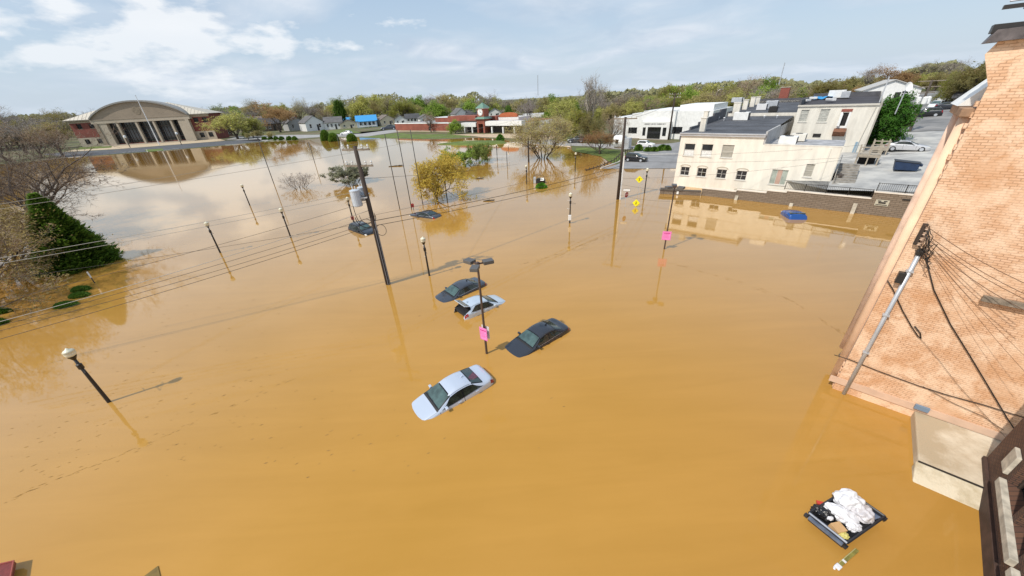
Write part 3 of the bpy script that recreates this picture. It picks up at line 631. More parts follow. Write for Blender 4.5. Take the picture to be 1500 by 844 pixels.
# beyond the corner bay the front turns away
b.faces([(0, LR, -1), (3.6, 14, -1), (3.6, 14, zc-.7), (0, LR, zc-.7)], [(0, 1, 2, 3)]); b.faces([(3.6, 14, -1), (L3+3, 14, -1), (L3+3, 14, zc), (3.6, 14, zc)], [(0, 1, 2, 3)])
b.build('front_wall', mat('pink_stucco', (.50, .37, .29), .85, .25, .8), bb3)
b = MB(); b.tube([(-.05, .42, .35), (-.05, .42, zc-.9)], .2, 12); b.build('corner_column', mat('peach_column', (.80, .55, .38), .7, .1, 1), bb3, smooth=True)
b = MB(); b.tube([(-.06, 2.5, 1.0), (-.06, 2.5, zc-.9)], .15, 12); b.build('outer_column', mat('pink_column', (.66, .47, .36), .7, .2, 1), bb3, smooth=True)
b = MB(); b.bb(-.06, 0, .9, 2.1, 4.9, 8.6); b.bb(-.055, 0, 1.1, 2.0, 1.6, 4.4); b.build('metal_flashing', mat('flashing', (.55, .56, .6), .25, .2, 2, metal=.7), bb3)
b = MB(); b.bb(-.3, 0, .05, 2.9, zc-.9, zc-.62); b.build('corner_cornice', mat('cornice_rust', (.33, .2, .12), .8, .3, 2), bb3, bevel=.03)
b = MB(); b.prism([(-.35, zc-.6), (.7, zc-.6), (.9, zc+.75), (.7, zc+.75)], 1.0, 3.2, 'y'); b.build('white_parapet_panel', white, bb3)
b = MB(); b.faces([(0, .3, zc-.7), (3.6, 14, zc-.7), (L3+3, 14, zc-.4), (L3, .3, zc-.4)], [(0, 1, 2, 3)]); b.bb(L3+3, L3+3.2, 0, 14, -1, H3); b.build('roof', roofdark, bb3)
b = MB(); b.prism([(xt-.3, H3-.02), (L3, H3+.3), (L3, H3+.62), (xt-.15, H3+.3)], -.22, .5, 'y'); b.build('roof_edge', mat('edge_tar', (.11, .095, .095), .5, .4, 3), bb3)
b = MB(); b.box((xt+1.2, .3, H3+.62), (1.6, .5, .3)).box((xt+.2, .25, H3+.35), (.9, .5, .22)); b.build('edge_flashing', darkmetal, bb3)
b = MB(); b.box((0, 0, .3), (.75, .05, .55)); vp = F3.sz(1486, 44); px_ = F3.O+F3.D*vp[0]
sp = thing('flood_light', 'grey twin panel flood light standing on the roof edge of the peach brick building', 'flood light', (px_.x, px_.y, H3+.78), AZ3)
MB().box((-.2, 0, .42), (.36, .06, .42), M=Matrix.Rotation(-.25, 3, 'X')).build('lamp_panel', metalgrey, sp); MB().box((.24, .0, .44), (.4, .06, .46), M=Matrix.Rotation(-.25, 3, 'X')).build('lamp_panel', sign_white, sp)
MB().box((0, .05, .1), (.9, .2, .1)).tube([(0, .05, 0), (0, .05, .3)], .04).build('bracket', darkmetal, sp)
# concrete ledge at the foot
xa, _ = F3.sz(1333, 611); lg0 = F3.roof(1330, 702, 0); lg1 = F3.roof(1438, 752, 0)
ztop = .95
ta = F3.roof(1333, 672, ztop); tb_ = F3.roof(1447, 712, ztop)
print('ledge', xa, lg0, lg1, ta, tb_)
led = thing('concrete_ledge', 'stained concrete ledge at the foot of the peach brick wall, half in the water', 'ledge', O3, AZ3)
yl = -((-ta[1]-tb_[1]-lg0[1]-lg1[1])/4)
xl = xa
MB().prism([(-.01, -1), (-.01, .40), (-3.25, .37), (-3.25, -1)], xl, L3, 'x').build('slab', mat('stained_concrete', (.66, .58, .45), .85, .35, .5, .5, 16, col2=(.46, .37, .25), ramp=(.44, .58), detail=12), led, bevel=.05)
MB().prism([(-3.27, -1), (-3.27, .34), (-4.12, .0), (-4.16, -1)], xl-.06, L3, 'x').build('sloped_apron', mat('pale_concrete', (.64, .56, .42), .85, .2, .8, .5, 16, col2=(.47, .39, .26), ramp=(.48, .6), detail=12), led, bevel=.04)
MB().bb(xl, L3, -3.29, -3.24, .34, .385).build('joint_line', darkmetal, led)
MB().bb(xa-3.0, L3, -.06, -.01, .42, .75).build('plinth_band', mat('peach_band', (.62, .43, .31), .8, .1, 1), bb3)
# conduit, bracket, boxes and cables on the wall
x0, z0 = F3.sz(1235.5, 576); x1, z1 = F3.sz(1346, 371)
xm = (x0+x1)/2
cd_ = thing('service_conduit', 'long grey electrical conduit running up the peach brick wall', 'conduit', O3, AZ3)
MB().tube([(x0, -.12, -.5), (x1, -.12, z1)], .075, 10).build('pipe', metalgrey, cd_, smooth=True)
MB().lathe((x1, -.12, z1-.02), [(.12, 0), (.13, .15), (.06, .25)], 10).build('weather_head', darkmetal, cd_)
for f in (.35, .62, .9): MB().box((x0+(x1-x0)*f, -.1, z0+(z1-z0)*f), (.22, .2, .06)).build('strap', metalgrey, cd_)
xm, zm = F3.sz(1320, 404); tag(o := MB().bb(xm-.12, xm+.1, -.25, -.01, zm-.25, zm+.2).build('meter_box', darkmetal, None, bevel=.01), 'small black meter box beside the conduit on the peach brick wall', 'box'); o.location = O3; o.rotation_euler = (0, 0, AZ3)
xk, zk = F3.sz(1350, 340); rk = thing('insulator_rack', 'dark wooden bracket with tangled wires at the top of the conduit', 'bracket', O3, AZ3)
xa1, za1 = F3.sz(1342, 357); xa2, za2 = F3.sz(1355, 327)
MB().box(((xa1+xa2)/2, -.1, (za1+za2)/2), (.14, .16, hypot(xa2-xa1, za2-za1)), M=Matrix.Rotation(0, 3, 'Y')).build('board', wood, rk)
for k in range(4):
    z = za1+(za2-za1)*(k+.3)/4; MB().lathe((xa1+.05, -.24, z-.05), [(.03, 0), (.06, .02), (.04, .06), (.06, .09), (.03, .11)], 8).build('insulator', mat('porcelain', (.5, .35, .25), .3), rk)
wrm = mat('cable_black', (.02, .015, .012), .6)
rn = random.Random(5); b = MB()
for k in range(9):
    p = Vector((xa1+.05, -.25, za1+(za2-za1)*rn.random())); pts = []
    ex = Vector((x1+rn.uniform(-.05, .15), -.2, z1+.15))
    for j in range(9): f = j/8; pts.append(p.lerp(ex, f)+Vector((sin(f*pi)*rn.uniform(.05, .12)*(k*.6), -sin(f*pi)*.15, sin(f*pi)*(.1-.12*k*rn.random()))))
    b.tube(pts, .013, 5)
b.build('wire_loop', wrm, rk)
def wallcable(name, pix, r, lab, grp=None, y=-.06, cat='cable'):
    pts = [Vector((*F3.sz(px, py, y)[:1], y, F3.sz(px, py, y)[1])) for px, py in pix]
    o = MB().tube(pts, r, 6).build(name, wrm, None, smooth=True); o.location = O3; o.rotation_euler = (0, 0, AZ3); return tag(o, lab, cat, grp)
wallcable('cable', [(1356, 378), (1368, 425), (1392, 475), (1420, 520), (1447, 565), (1475, 612), (1500, 650), (1520, 690)], .022, 'thick black cable hanging diagonally from the wire bracket down across the peach brick wall')
wallcable('cable', [(1222, 520), (1245, 527), (1290, 545), (1345, 565), (1385, 578), (1440, 593), (1500, 612), (1560, 632)], .018, 'black cable running nearly level just above the foot of the peach brick wall')
wallcable('cable', [(1300, 411), (1308, 424), (1322, 455), (1335, 478), (1345, 493), (1349, 496), (1348, 488), (1340, 478)], .022, 'short black cable with a loop at its end hanging beside the conduit')
wallcable('thin_cable', [(1349, 497), (1375, 527), (1400, 560), (1430, 594), (1465, 632), (1510, 680)], .006, 'hair thin wire falling from the cable loop to the lower right of the wall')
wallcable('thin_cable', [(1352, 566), (1395, 590), (1440, 610), (1470, 630)], .01, 'thin cable branching off the level cable towards the lower right')
for i, (a_, c_) in enumerate((((1355, 330), (1520, 424)), ((1362, 347), (1520, 440)), ((1360, 352), (1520, 448)), ((1372, 370), (1520, 465)), ((1360, 365), (1520, 540)), ((1362, 372), (1515, 560)))):
    xA, zA = F3.sz(*a_, -.25); xB, zB = F3.sz(*c_, -1.2); pts = []
    for j in range(8): f = j/7; pts.append((xA+(xB-xA)*f, -.25-.95*f, zA+(zB-zA)*f-.12*sin(pi*f)))
    o = MB().tube(pts, .011 if i < 4 else .006, 5).build('service_wire', mat('wire_rusty', (.12, .06, .03), .7), None); o.location = O3; o.rotation_euler = (0, 0, AZ3)
    tag(o, 'thin service wire fanning out from the wire bracket in front of the peach brick wall', 'wire', 'service wires fanning out from the bracket')
xa, za = F3.sz(1437, 435); xb2, zb2 = F3.sz(1510, 447)
o = MB().box(((xa+xb2)/2, -.16, (za+zb2)/2), (xb2-xa, .14, .2)).build('timber_beam', greywood, None); o.location = O3; o.rotation_euler = (0, 0, AZ3); tag(o, 'weathered grey timber beam fixed across the right side of the peach brick wall', 'beam')
xa, za = F3.sz(1350, 596); o = MB().bb(xa-.22, xa+.22, -.18, -.065, za-.1, za+.12).build('junction_box', mat('blue_grey_box', (.17, .24, .33), .5), None, bevel=.01); o.location = O3; o.rotation_euler = (0, 0, AZ3); tag(o, 'blue grey junction box low on the peach brick wall above the ledge', 'box')

# --- dark brick building, bottom right corner
q0 = G(1440, 756, 0); q1 = G(1447, 844, 0); AZ4 = atan2(q1.y-q0.y, q1.x-q0.x); 
F4 = Fac(Vector((q0.x, q0.y, 0)), AZ4+pi); L4 = 16     # local x towards the peach building, y away from the water
db = thing('dark_brick_building', 'dark brown brick building front with pale stone sills in the bottom right corner', 'building', (q0.x, q0.y, 0), AZ4+pi)
dbm = brickmat('brown_brick', (.15, .075, .045), (.11, .055, .038), (.05, .035, .028), .22, .08, .012, bump=.9)
Nn = Vector((cos(AZ4+pi+pi/2), sin(AZ4+pi+pi/2), 0)); sgn = 1 if Nn.dot(Vector((q0.x, q0.y, 0))) > 0 else -1
for lb_ in ((1468, 765), (1462, 712), (1470, 690)): print('db', F4.sz(*lb_))
holes = [(-1.12, .42, 1.42, 4.0), (-2.72, -1.38, 1.42, 4.0), (-4.8, -3.3, 1.42, 4.0)]
b = MB(); XR = F4.sz(1487, 655)[0]+1.0
wallskin(b, -L4, max(2.6, XR), -1, 9.0, holes, depth=.35*sgn); b.build('wall', dbm, db)
for h in holes:
    f = MB(); f.bb(h[0], h[1], .3*sgn, .34*sgn, h[2], h[3]); f_ = f.build('window', glassdark, db)
    MB().bb(h[0]-.15, h[1]+.15, -.16*sgn, .3*sgn, h[2]-.28, h[2]-.004).build('sill', mat('pale_sill', (.5, .46, .38), .8, .25, 3), f_, bevel=.02)
    MB().bb(h[0], h[0]+.08, .2*sgn, .29*sgn, h[2], h[3]).bb(h[1]-.08, h[1], .2*sgn, .29*sgn, h[2], h[3]).bb(h[0]+.08, h[1]-.08, .2*sgn, .29*sgn, (h[2]+h[3])/2, (h[2]+h[3])/2+.08).build('frame', wood, f_)
MB().bb(.7, 1.3, -.12*sgn, -.004*sgn, 1.5, 2.3).build('pale_stone', mat('pale_sill', (.5, .46, .38)), db, bevel=.02)
MB().bb(-L4, XR, -.09*sgn, -.004*sgn, -.8, .55).build('plinth', mat('brown_plinth', (.07, .04, .03), .8, .3, 2), db)
MB().bb(-L4, max(2.6, XR), .36*sgn, 8*sgn, 8.4, 8.6).build('roof', roofdark, db)
# --- civic building with arched front, far left
zg = .3
a = G(121, 216, zg); c2 = G(325, 203.5, zg); AZC = atan2(c2.y-a.y, c2.x-a.x)
O = Vector((a.x, a.y, 0)); FC = Fac(O, AZC); SC = lambda x, y, dy=0: FC.sz(x, y, dy)
cv = thing('civic_building', 'brick and limestone civic building with curved arched front and tall dark glass bays', 'building', O, AZC)
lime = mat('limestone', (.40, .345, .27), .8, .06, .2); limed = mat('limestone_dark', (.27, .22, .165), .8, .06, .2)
x0 = 0; xp0 = SC(161, 213.5)[0]; xp1 = SC(292, 206.4)[0]; x1 = SC(319, 203)[0]
zen = SC(141, 172)[1]; zap = SC(205, 148.5, -2)[1]; zev = SC(98, 171)[1]; zcap = SC(283, 175)[1]
zen = (zen+SC(277, 171.5)[1])/2
print('civic', xp0, xp1, x1, zen, zap, zev)
zev = min(zev, zen+.3); DC = 13
up = [SC(113.8, 187.7)+SC(117.3, 179.4), SC(133.3, 186.9)+SC(136.9, 178.9), SC(284.7, 181.5)+SC(288.2, 174.4), SC(298.9, 180.8)+SC(302.1, 174)]
lo = [SC(126.6, 210.8)+SC(130.6, 202.9), SC(146, 209.6)+SC(149.3, 202), SC(294.1, 202)+SC(297.1, 195.4), SC(308.3, 201.4)+SC(311.9, 194.3)]
hs = []
uz = (sum(u[1] for u in up)/4, sum(u[3] for u in up)/4); lz = (sum(u[1] for u in lo)/4, sum(u[3] for u in lo)/4)
ww = x1*.035
cxs = [xp0*.30, xp0*.74, xp1+(x1-xp1)*.28, xp1+(x1-xp1)*.74]
hs = [(cxc-ww/2, cxc+ww/2, uz[0], uz[1]) for cxc in cxs]; hl = [(cxc-ww/2, cxc+ww/2, lz[0], lz[1]) for cxc in cxs]
zband = lz[1]+.8
zl1, zl2 = zband, zev-1.6
for nm, xa, xb_ in (('west', 0, xp0-.01), ('east', xp1+.01, x1)):
    hh = [h for h in hs if xa < h[0] < xb_]; h2 = [h for h in hl if xa < h[0] < xb_]
    b = MB(); wallskin(b, xa, xb_, -1, zl1, h2, depth=.5); b.build('stone_base', lime, cv); b = MB(); wallskin(b, xa, xb_, zl2, zev, [], depth=.5); b.build('stone_frieze', lime, cv)
    b = MB(); wallskin(b, xa, xb_, zl1, zl2, hh, depth=.5); b.build('brick_wall', mat('civic_brick', (.20, .06, .045), .85, .15, .3), cv)
    for h in hh+h2:
        window(cv, h, y=.4, nx=2, nz=2, fm=darkmetal, fw=.12, mw=.12, sillm=lime)
b = MB()
for xx in (0, x1): b.faces([(xx, 0, -1), (xx, DC, -1), (xx, DC, zev), (xx, 0, zev)], [(0, 1, 2, 3)])
b.faces([(0, DC, -1), (x1, DC, -1), (x1, DC, zev), (0, DC, zev)], [(0, 1, 2, 3)]); b.build('end_wall', mat('civic_brick', (.20, .06, .045)), cv)
# arched front (stands 2 m proud)
n = 28; cx = (xp0+xp1)/2; hw = (xp1-xp0)/2+1.2; zs = zen; rise = zap-zs
def arc_z(x, r=rise, w=hw): t = (x-cx)/w; return zs+r*max(0, 1-t*t)**.85
ax = [cx-hw+2*hw*i/n for i in range(n+1)]
b = MB()
for xa, xb_ in zip(ax, ax[1:]): b.prism([(xa, zs), (xb_, zs), (xb_, arc_z(xb_)+.001), (xa, arc_z(xa)+.001)], -2, -1.2, 'y')
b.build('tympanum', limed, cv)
b = MB()
for xa, xb_ in zip(ax, ax[1:]): b.prism([(xa, arc_z(xa)), (xb_, arc_z(xb_)), (xb_, arc_z(xb_)+.75), (xa, arc_z(xa)+.75)], -3.0, 3, 'y')
b.build('arch_rim', mat('arch_metal', (.24, .235, .22), .5), cv)
b = MB(); b.bb(cx-hw-.3, cx+hw+.3, -2.4, 0, zs-2.2, zs-.001); b.build('entablature', lime, cv)
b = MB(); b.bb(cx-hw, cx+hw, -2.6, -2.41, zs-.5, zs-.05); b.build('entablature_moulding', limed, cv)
hz_ = zs-2.2
def col(x, w): MB().bb(x-w/2, x+w/2, -2.2, -.9, -.5, hz_-.003).build('column', lime, cv)
gw = xp1-xp0
for x in (SC(191, 210.8)[0], SC(217.7, 209)[0], SC(242, 207.6)[0], SC(266.6, 206.4)[0]): col(x, gw*.021)
MB().bb(xp0, xp0+gw*.115, -2.1, .5, -.5, hz_-.003).build('pylon', lime, cv); MB().bb(xp1-gw*.115, xp1, -2.1, .5, -.5, hz_-.003).build('pylon', lime, cv)
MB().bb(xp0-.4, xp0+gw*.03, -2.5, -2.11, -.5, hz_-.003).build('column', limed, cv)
MB().bb(xp1-gw*.03, xp1+.4, -2.5, -2.11, -.5, hz_-.003).build('column', lime, cv)
gx0, gx1 = xp0+gw*.115, xp1-gw*.115
g = MB().bb(gx0, gx1, .2, .3, .2, hz_).build('glass_bay', mat('civic_glass', (.012, .016, .02), .05, spec=1), cv)
b = MB(); k = 22
for i in range(k+1): x = gx0+(gx1-gx0)*i/k; b.bb(x-.09, x+.09, 0, .19, .2, hz_)
for z in (3.2, 6.2, 9.2): b.bb(gx0, gx1, -.02, .18, min(z, hz_-1), min(z, hz_-1)+.22)
b.build('mullion', mat('mullion_brown', (.05, .035, .03), .5), g)
b = MB(); b.bb(gx0, gx1, -.1, -.02, .2, 1.1); b.build('door_base', mat('civic_brick', (.20, .06, .045)), cv)
b = MB(); b.bb(xp0-.5, xp1+.5, -4.5, .5, -.5, .65); b.bb(xp0-.5, xp1+.5, -5.5, -4.501, -.5, .45); b.build('front_step', lime, cv)
ci = MB(); ci.tube([(cx, -2.15, zs+rise*.45), (cx, -2.0, zs+rise*.45)], rise*.26, 20); ci.build('seal', mat('seal_stone', (.22, .18, .13), .8, .3, 1), cv)
# metal roof: wings hip up behind the arch
met = mat('standing_seam', (.46, .42, .345), .45, .05, .3)
b = MB(); e = 1.4; zr = zev+rise*.85; xm0, xm1 = x1*.30, x1*.70; ym = DC*.45
vs = [(-e, -e, zev), (x1+e, -e, zev), (x1+e, DC+e, zev), (-e, DC+e, zev), (xm0, ym, zr), (xm1, ym, zr)]
b.faces(vs, [(0, 1, 5, 4), (1, 2, 5), (2, 3, 4, 5), (3, 0, 4)]); b.build('roof', met, cv)
b = MB(); 
for k in range(40):
    x = -e+(x1+2*e)*k/39
    f = min(1, max(0, (x+e)/(xm0+e) if x < xm0 else ((x1+e-x)/(x1+e-xm1) if x > xm1 else 1)))
    b.bb(x-.06, x+.06, -e, -e+.01, zev, zev+.01); 
    b.tube([(x, -e, zev+.04), (x, -e+(ym+e)*f, zev+(zr-zev)*f+.04)], .07, 4, False)
b.build('roof_seam', mat('seam_pale', (.36, .33, .28), .5), cv)
b = MB(); b.bb(-e, x1+e, -e-.1, -e+.2, zev-.55, zev-.02); b.build('gutter', mat('gutter_brown', (.16, .14, .11), .6), cv)
fb = on_ground(233.7, 212.6); ft = top_z(fb, 199, 141)
fp = thing('flagpole', 'very tall pale flagpole in front of the arched civic building', 'flagpole', fb); MB().tube([(0, 0, 0), (0, 0, ft-fb.z)], [.28, .12], 8).build('pole', sign_white, fp); MB().lathe((0, 0, ft-fb.z), [(.1, 0), (.25, .15), (.25, .3), (.05, .45)], 8).build('finial', metalgrey, fp)

# --- clock tower shops
a = G(580.4, 192.8, .3); c2 = G(764, 194.8, .3); O = Vector((a.x, a.y, 0)); AZS = atan2(c2.y-a.y, c2.x-a.x); FS = Fac(O, AZS)
sh = thing('shop_building', 'long low brick shop building with white canopies beyond the flood', 'building', O, AZS)
xA = FS.sz(663, 193)[0]; xB = FS.sz(764, 194)[0]; zb1 = FS.sz(622, 181.3)[1]
brk = mat('shop_brick', (.27, .085, .055), .85, .2, .25)
dd = (FS.sz(628.4, 193)[0], FS.sz(632, 193)[0], -.2, FS.sz(630, 186.5)[1])
b = MB(); wallskin(b, 0, xA, -1, zb1, [dd], depth=.4); b.faces([(0, 0, -1), (0, 30, -1), (0, 30, zb1), (0, 0, zb1)], [(0, 1, 2, 3)]); b.build('long_wall', brk, sh)
MB().bb(dd[0], dd[1], .3, .35, dd[2], dd[3]).build('door', darkmetal, sh)
MB().bb(-.1, xA, -.12, .3, zb1+.002, zb1+.45).build('coping', white, sh)
MB().bb(0, xA, -.05, -.003, -.3, .9).build('stone_base', mat('shop_base', (.45, .36, .26), .8), sh)
MB().bb(0, xB+18, .3, 30, zb1-.3, zb1-.1).build('roof', mat('pale_roof', (.34, .34, .35)), sh)
u1 = FS.sz(638, 180, 12)[0]; u2 = FS.sz(664, 180, 12)[0]; zt_ = FS.sz(650, 172.5, 12)[1]
MB().bb(u1, u2, 12, 20, zb1, zt_).build('upper_wall', brk, sh); MB().bb(u1-.2, u2, 11.8, 20, zt_+.002, zt_+.3).build('coping', sign_white, sh)
zc1, zc0 = FS.sz(720, 177.5, -3)[1], FS.sz(720, 184.3, -3)[1]
zc1b, zc0b = FS.sz(686, 180, -3)[1], FS.sz(686, 186, -3)[1]
cxa, cxb = FS.sz(676, 185, -3)[0], FS.sz(697, 185, -3)[0]; cxc, cxd = FS.sz(711, 185, -3)[0], FS.sz(764, 185, -3)[0]
corr = mat('corrugated_white', (.72, .72, .70), .5, .06, 2, stretch=(8, 1, 1))
MB().bb(cxa, cxb, -3, 0, zc0b, zc1b).build('canopy', corr, sh); MB().bb(cxc, cxd, -3, 0, zc0, zc1).build('canopy', corr, sh)
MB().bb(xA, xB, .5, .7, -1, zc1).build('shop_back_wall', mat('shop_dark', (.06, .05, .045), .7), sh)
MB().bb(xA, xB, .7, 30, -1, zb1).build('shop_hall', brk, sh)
for px in (681, 692, 720.8, 737, 753.5): x = FS.sz(px, 192, -2.8)[0]; MB().bb(x-.3, x+.3, -2.95, -2.35, -.5, min(zc0, zc0b)).build('canopy_column', white, sh)
x3, x4 = FS.sz(731.5, 177, 4)[0], FS.sz(758, 177, 4)[0]; z3, z4, z5 = FS.sz(745, 177, 4)[1], FS.sz(745, 171.5, 4)[1], FS.sz(745, 164.6, 4)[1]
MB().bb(x3-.6, x4+.6, 4, 14, zb1-.1, z4).build('white_upper_wall', white, sh)
k = 10; w_ = (x4-x3)/2; pts = [(x3, z4)]+[((x3+x4)/2-w_*cos(pi*i/k)*.98, z4+(z5-z4)*(.35+.65*sin(pi*i/k)) if 0 < i < k else z4+(z5-z4)*.3) for i in range(k+1)]+[(x4, z4)]
MB().prism(pts, 3.9, 5, 'y').build('curved_brick_gable', mat('orange_brick', (.42, .12, .05), .85, .1, 1), sh)
xg = [FS.sz(p, 180, 3)[0] for p in (665, 697)]
MB().bb(xg[0]-4, xg[1], 3, 12, zb1-.1, FS.sz(680, 170, 3)[1]).build('brick_upper_wall', brk, sh)
MB().bb(FS.sz(712, 180, 3)[0], x3-.7, 3, 12, zb1-.1, FS.sz(724, 170.5, 3)[1]).build('brick_upper_wall', brk, sh)
MB().bb(xB+.01, xB+14, 1, 12, -1, FS.sz(775, 182)[1]).build('white_annex', sign_white, sh)
# clock tower
tx0, tx1 = FS.sz(696.5, 190, -3.6)[0], FS.sz(711.5, 190, -3.6)[0]; tw = (tx1-tx0); tc_ = (tx0+tx1)/2
zA_, zB_, zC_, zD_, zE_ = [FS.sz(704, y, -3.6)[1] for y in (174.5, 171.3, 158.5, 150.3, 164.6)]
q = FS.O+FS.D*tc_-FS.Nn*1.0; ct = thing('clock_tower', 'square red brick clock tower with green pyramid roof and white clock face', 'tower', (q.x, q.y, 0), AZS)
r_ = tw/2*.74
b = MB()
for sx in (-1, 1): b.bb(sx*r_, sx*(r_-.9), -r_, r_, -1, zA_); 
b.bb(-r_+.9, r_-.9, -r_, r_, zA_-2.0, zA_); b.build('tower_base', brk, ct)
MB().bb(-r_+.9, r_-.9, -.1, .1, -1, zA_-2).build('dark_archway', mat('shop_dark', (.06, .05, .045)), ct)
green = mat('green_metal_roof', (.13, .24, .18), .5, .08, 1)
b = MB(); b.faces([(-r_-.7, -r_-.7, zA_), (r_+.7, -r_-.7, zA_), (r_+.7, r_+.7, zA_), (-r_-.7, r_+.7, zA_), (-r_*.8, -r_*.8, zB_), (r_*.8, -r_*.8, zB_), (r_*.8, r_*.8, zB_), (-r_*.8, r_*.8, zB_)], [(0, 1, 5, 4), (1, 2, 6, 5), (2, 3, 7, 6), (3, 0, 4, 7), (4, 5, 6, 7), (3, 2, 1, 0)]).build('lower_roof', green, ct)
MB().bb(-r_*.8, r_*.8, -r_*.8, r_*.8, zB_+.002, zC_-.3).build('tower_shaft', brk, ct)
MB().bb(-r_*.9, r_*.9, -r_*.9, r_*.9, zC_-.298, zC_).build('cornice', sign_white, ct)
MB().faces([(-r_*1.05, -r_*1.05, zC_), (r_*1.05, -r_*1.05, zC_), (r_*1.05, r_*1.05, zC_), (-r_*1.05, r_*1.05, zC_), (0, 0, zD_)], [(0, 1, 4), (1, 2, 4), (2, 3, 4), (3, 0, 4), (3, 2, 1, 0)]).build('pyramid_roof', green, ct)
rc = min(r_*.62, (zC_-zB_)*.42)
ck = MB().tube([(0, -r_*.8-.2, zE_), (0, -r_*.8, zE_)], rc, 24).build('clock_face', white, ct)
b = MB()
for i in range(12): an = i*pi/6; b.box((sin(an)*rc*.82, -r_*.8-.22, zE_+cos(an)*rc*.82), (.14, .03, .3), M=Matrix.Rotation(an, 3, 'Y'))
b.build('hour_mark', darkmetal, ck); MB().box((.0, -r_*.8-.25, zE_+rc*.3), (.14, .03, rc*.62)).box((rc*.2, -r_*.8-.25, zE_), (rc*.45, .03, .16)).build('clock_hands', darkmetal, ck)

# --- white office with stepped parapet
q = on_ground(971, 203.5); O = Vector((q.x, q.y, 0)); FW2 = Fac(O, AZ); gz = q.z
wb = thing('white_office', 'white office building with stepped parapet, dark windows and a projecting entrance', 'building', O, AZ)
sx = lambda x, y, dy=0: FW2.sz(x, y, dy)
xl, xr_ = sx(898, 190)[0], sx(1040, 190)[0]
tops = [(xl, sx(924, 190)[0], sx(910, 172)[1]), (sx(924, 190)[0], sx(940, 190)[0], sx(932, 166.5)[1]), (sx(940, 190)[0], sx(983, 190)[0], sx(960, 162.3)[1]), (sx(983, 190)[0], xr_, sx(995, 163)[1])]
wl_ = [(*FW2.rect((920, 194.6), (933.5, 186.8)),), (*FW2.rect((984, 195.2), (1000, 186)),)]
pr = FW2.rect((938, 203), (978, 178), -2)
b = MB()
for i, (xa, xb_, z) in enumerate(tops):
    wallskin(b, xa, xb_, gz-1, z, wl_, depth=.3)
    b.faces([(xa, 0, z), (xb_, 0, z), (xb_, 22, z), (xa, 22, z)], [(0, 1, 2, 3)])
b.faces([(xl, 0, gz-1), (xl, 22, gz-1), (xl, 22, tops[0][2]), (xl, 0, tops[0][2])], [(0, 1, 2, 3)]); b.faces([(xr_, 0, gz-1), (xr_, 22, gz-1), (xr_, 22, tops[3][2]), (xr_, 0, tops[3][2])], [(0, 1, 2, 3)])
for i in range(3): a_, c_ = tops[i], tops[i+1]; b.faces([(a_[1], 0, min(a_[2], c_[2])), (a_[1], 22, min(a_[2], c_[2])), (a_[1], 22, max(a_[2], c_[2])), (a_[1], 0, max(a_[2], c_[2]))], [(0, 1, 2, 3)])
b.build('wall', white, wb)
for h in wl_: window(wb, h, y=.2, nx=3, nz=1, fm=darkmetal)
px0, px1 = sx(937, 200, -1.5)[0], sx(979, 200, -1.5)[0]; ztp = sx(958, 178.5, -1.5)[1]; zo1 = sx(958, 186.3, -1.5)[1]
ho = [(sx(940.5, 198, -1.5)[0], sx(944.8, 198, -1.5)[0], gz+.9, zo1-.1), (sx(947.6, 198, -1.5)[0], sx(967, 198, -1.5)[0], gz+.05, zo1), (sx(969.6, 198, -1.5)[0], sx(975, 198, -1.5)[0], gz+.9, zo1-.1)]
b = MB(); wallskin(b, px0, px1, gz-1, ztp, ho, y=-1.5, depth=.35)
for xx in (px0, px1): b.faces([(xx, -1.5, gz-1), (xx, 0, gz-1), (xx, 0, ztp), (xx, -1.5, ztp)], [(0, 1, 2, 3)])
b.faces([(px0, -1.5, ztp), (px1, -1.5, ztp), (px1, 0, ztp), (px0, 0, ztp)], [(0, 1, 2, 3)]); b.build('entrance_porch', white, wb)
for h, k in zip(ho, (1, 4, 1)): window(wb, h, y=-1.2, nx=k, nz=2, fm=darkmetal, sill=False)
# small dark lettering over the entrance, too small to read in the photograph
b = MB(); rn = random.Random(11); zt3 = (zo1+ztp)/2-.1; Lx = (px1-px0)*.74; x = px0+(px1-px0)*.13; stroke = .045
for wlen in (8, 6, 12):
    for k in range(wlen):
        w_ = Lx/28*.62; s_ = rn.random(); b.bb(x, x+stroke, -1.55, -1.502, zt3, zt3+.42)
        if s_ > .3: b.bb(x+w_-stroke, x+w_, -1.55, -1.502, zt3, zt3+.42)
        b.bb(x+stroke, x+w_-stroke, -1.55, -1.502, zt3+.18 if s_ > .5 else zt3+.37, zt3+.23 if s_ > .5 else zt3+.42); x += Lx/28
    x += Lx/28
b.build('lettering', mat('letter_grey', (.12, .12, .12), .6), wb)
MB().bb(sx(990, 165)[0], sx(1040, 165)[0], 3, 18, tops[3][2]+.01, tops[3][2]+1.5).build('upper_storey', white, wb)
x_, y_ = FW2.roof(1010, 163, tops[3][2]+1.5); acunit(x_, 8, tops[3][2]+1.5, (2.6, 1.6, 1.3), 'grey rooftop air conditioner on the white office', FW2, m=metalgrey)
x_, y_ = FW2.roof(1032, 160, tops[3][2]+1.5); acunit(x_, 9, tops[3][2]+1.5, (1.4, 1.2, 1.1), 'small white rooftop unit on the right end of the white office roof', FW2)
# white tank / container beside the pole
q = on_ground(907, 217); tk = thing('storage_tank', 'white rounded storage tank and grey cabinet left of the white office', 'tank', q, AZ)
MB().tube([(-1.3, 0, 1.7), (1.3, 0, 1.7)], 1.5, 16).build('tank_body', white, tk); MB().bb(-1.2, 1.2, -.5, .5, 0, .4).build('cradle', conc, tk); MB().bb(1.6, 3.0, -.8, .8, 0, 2.6).build('cabinet', metalgrey, tk)
MB().bb(-.5, .3, -1.55, -1.4, 1.3, 2.3).build('hatch', darkmetal, tk)

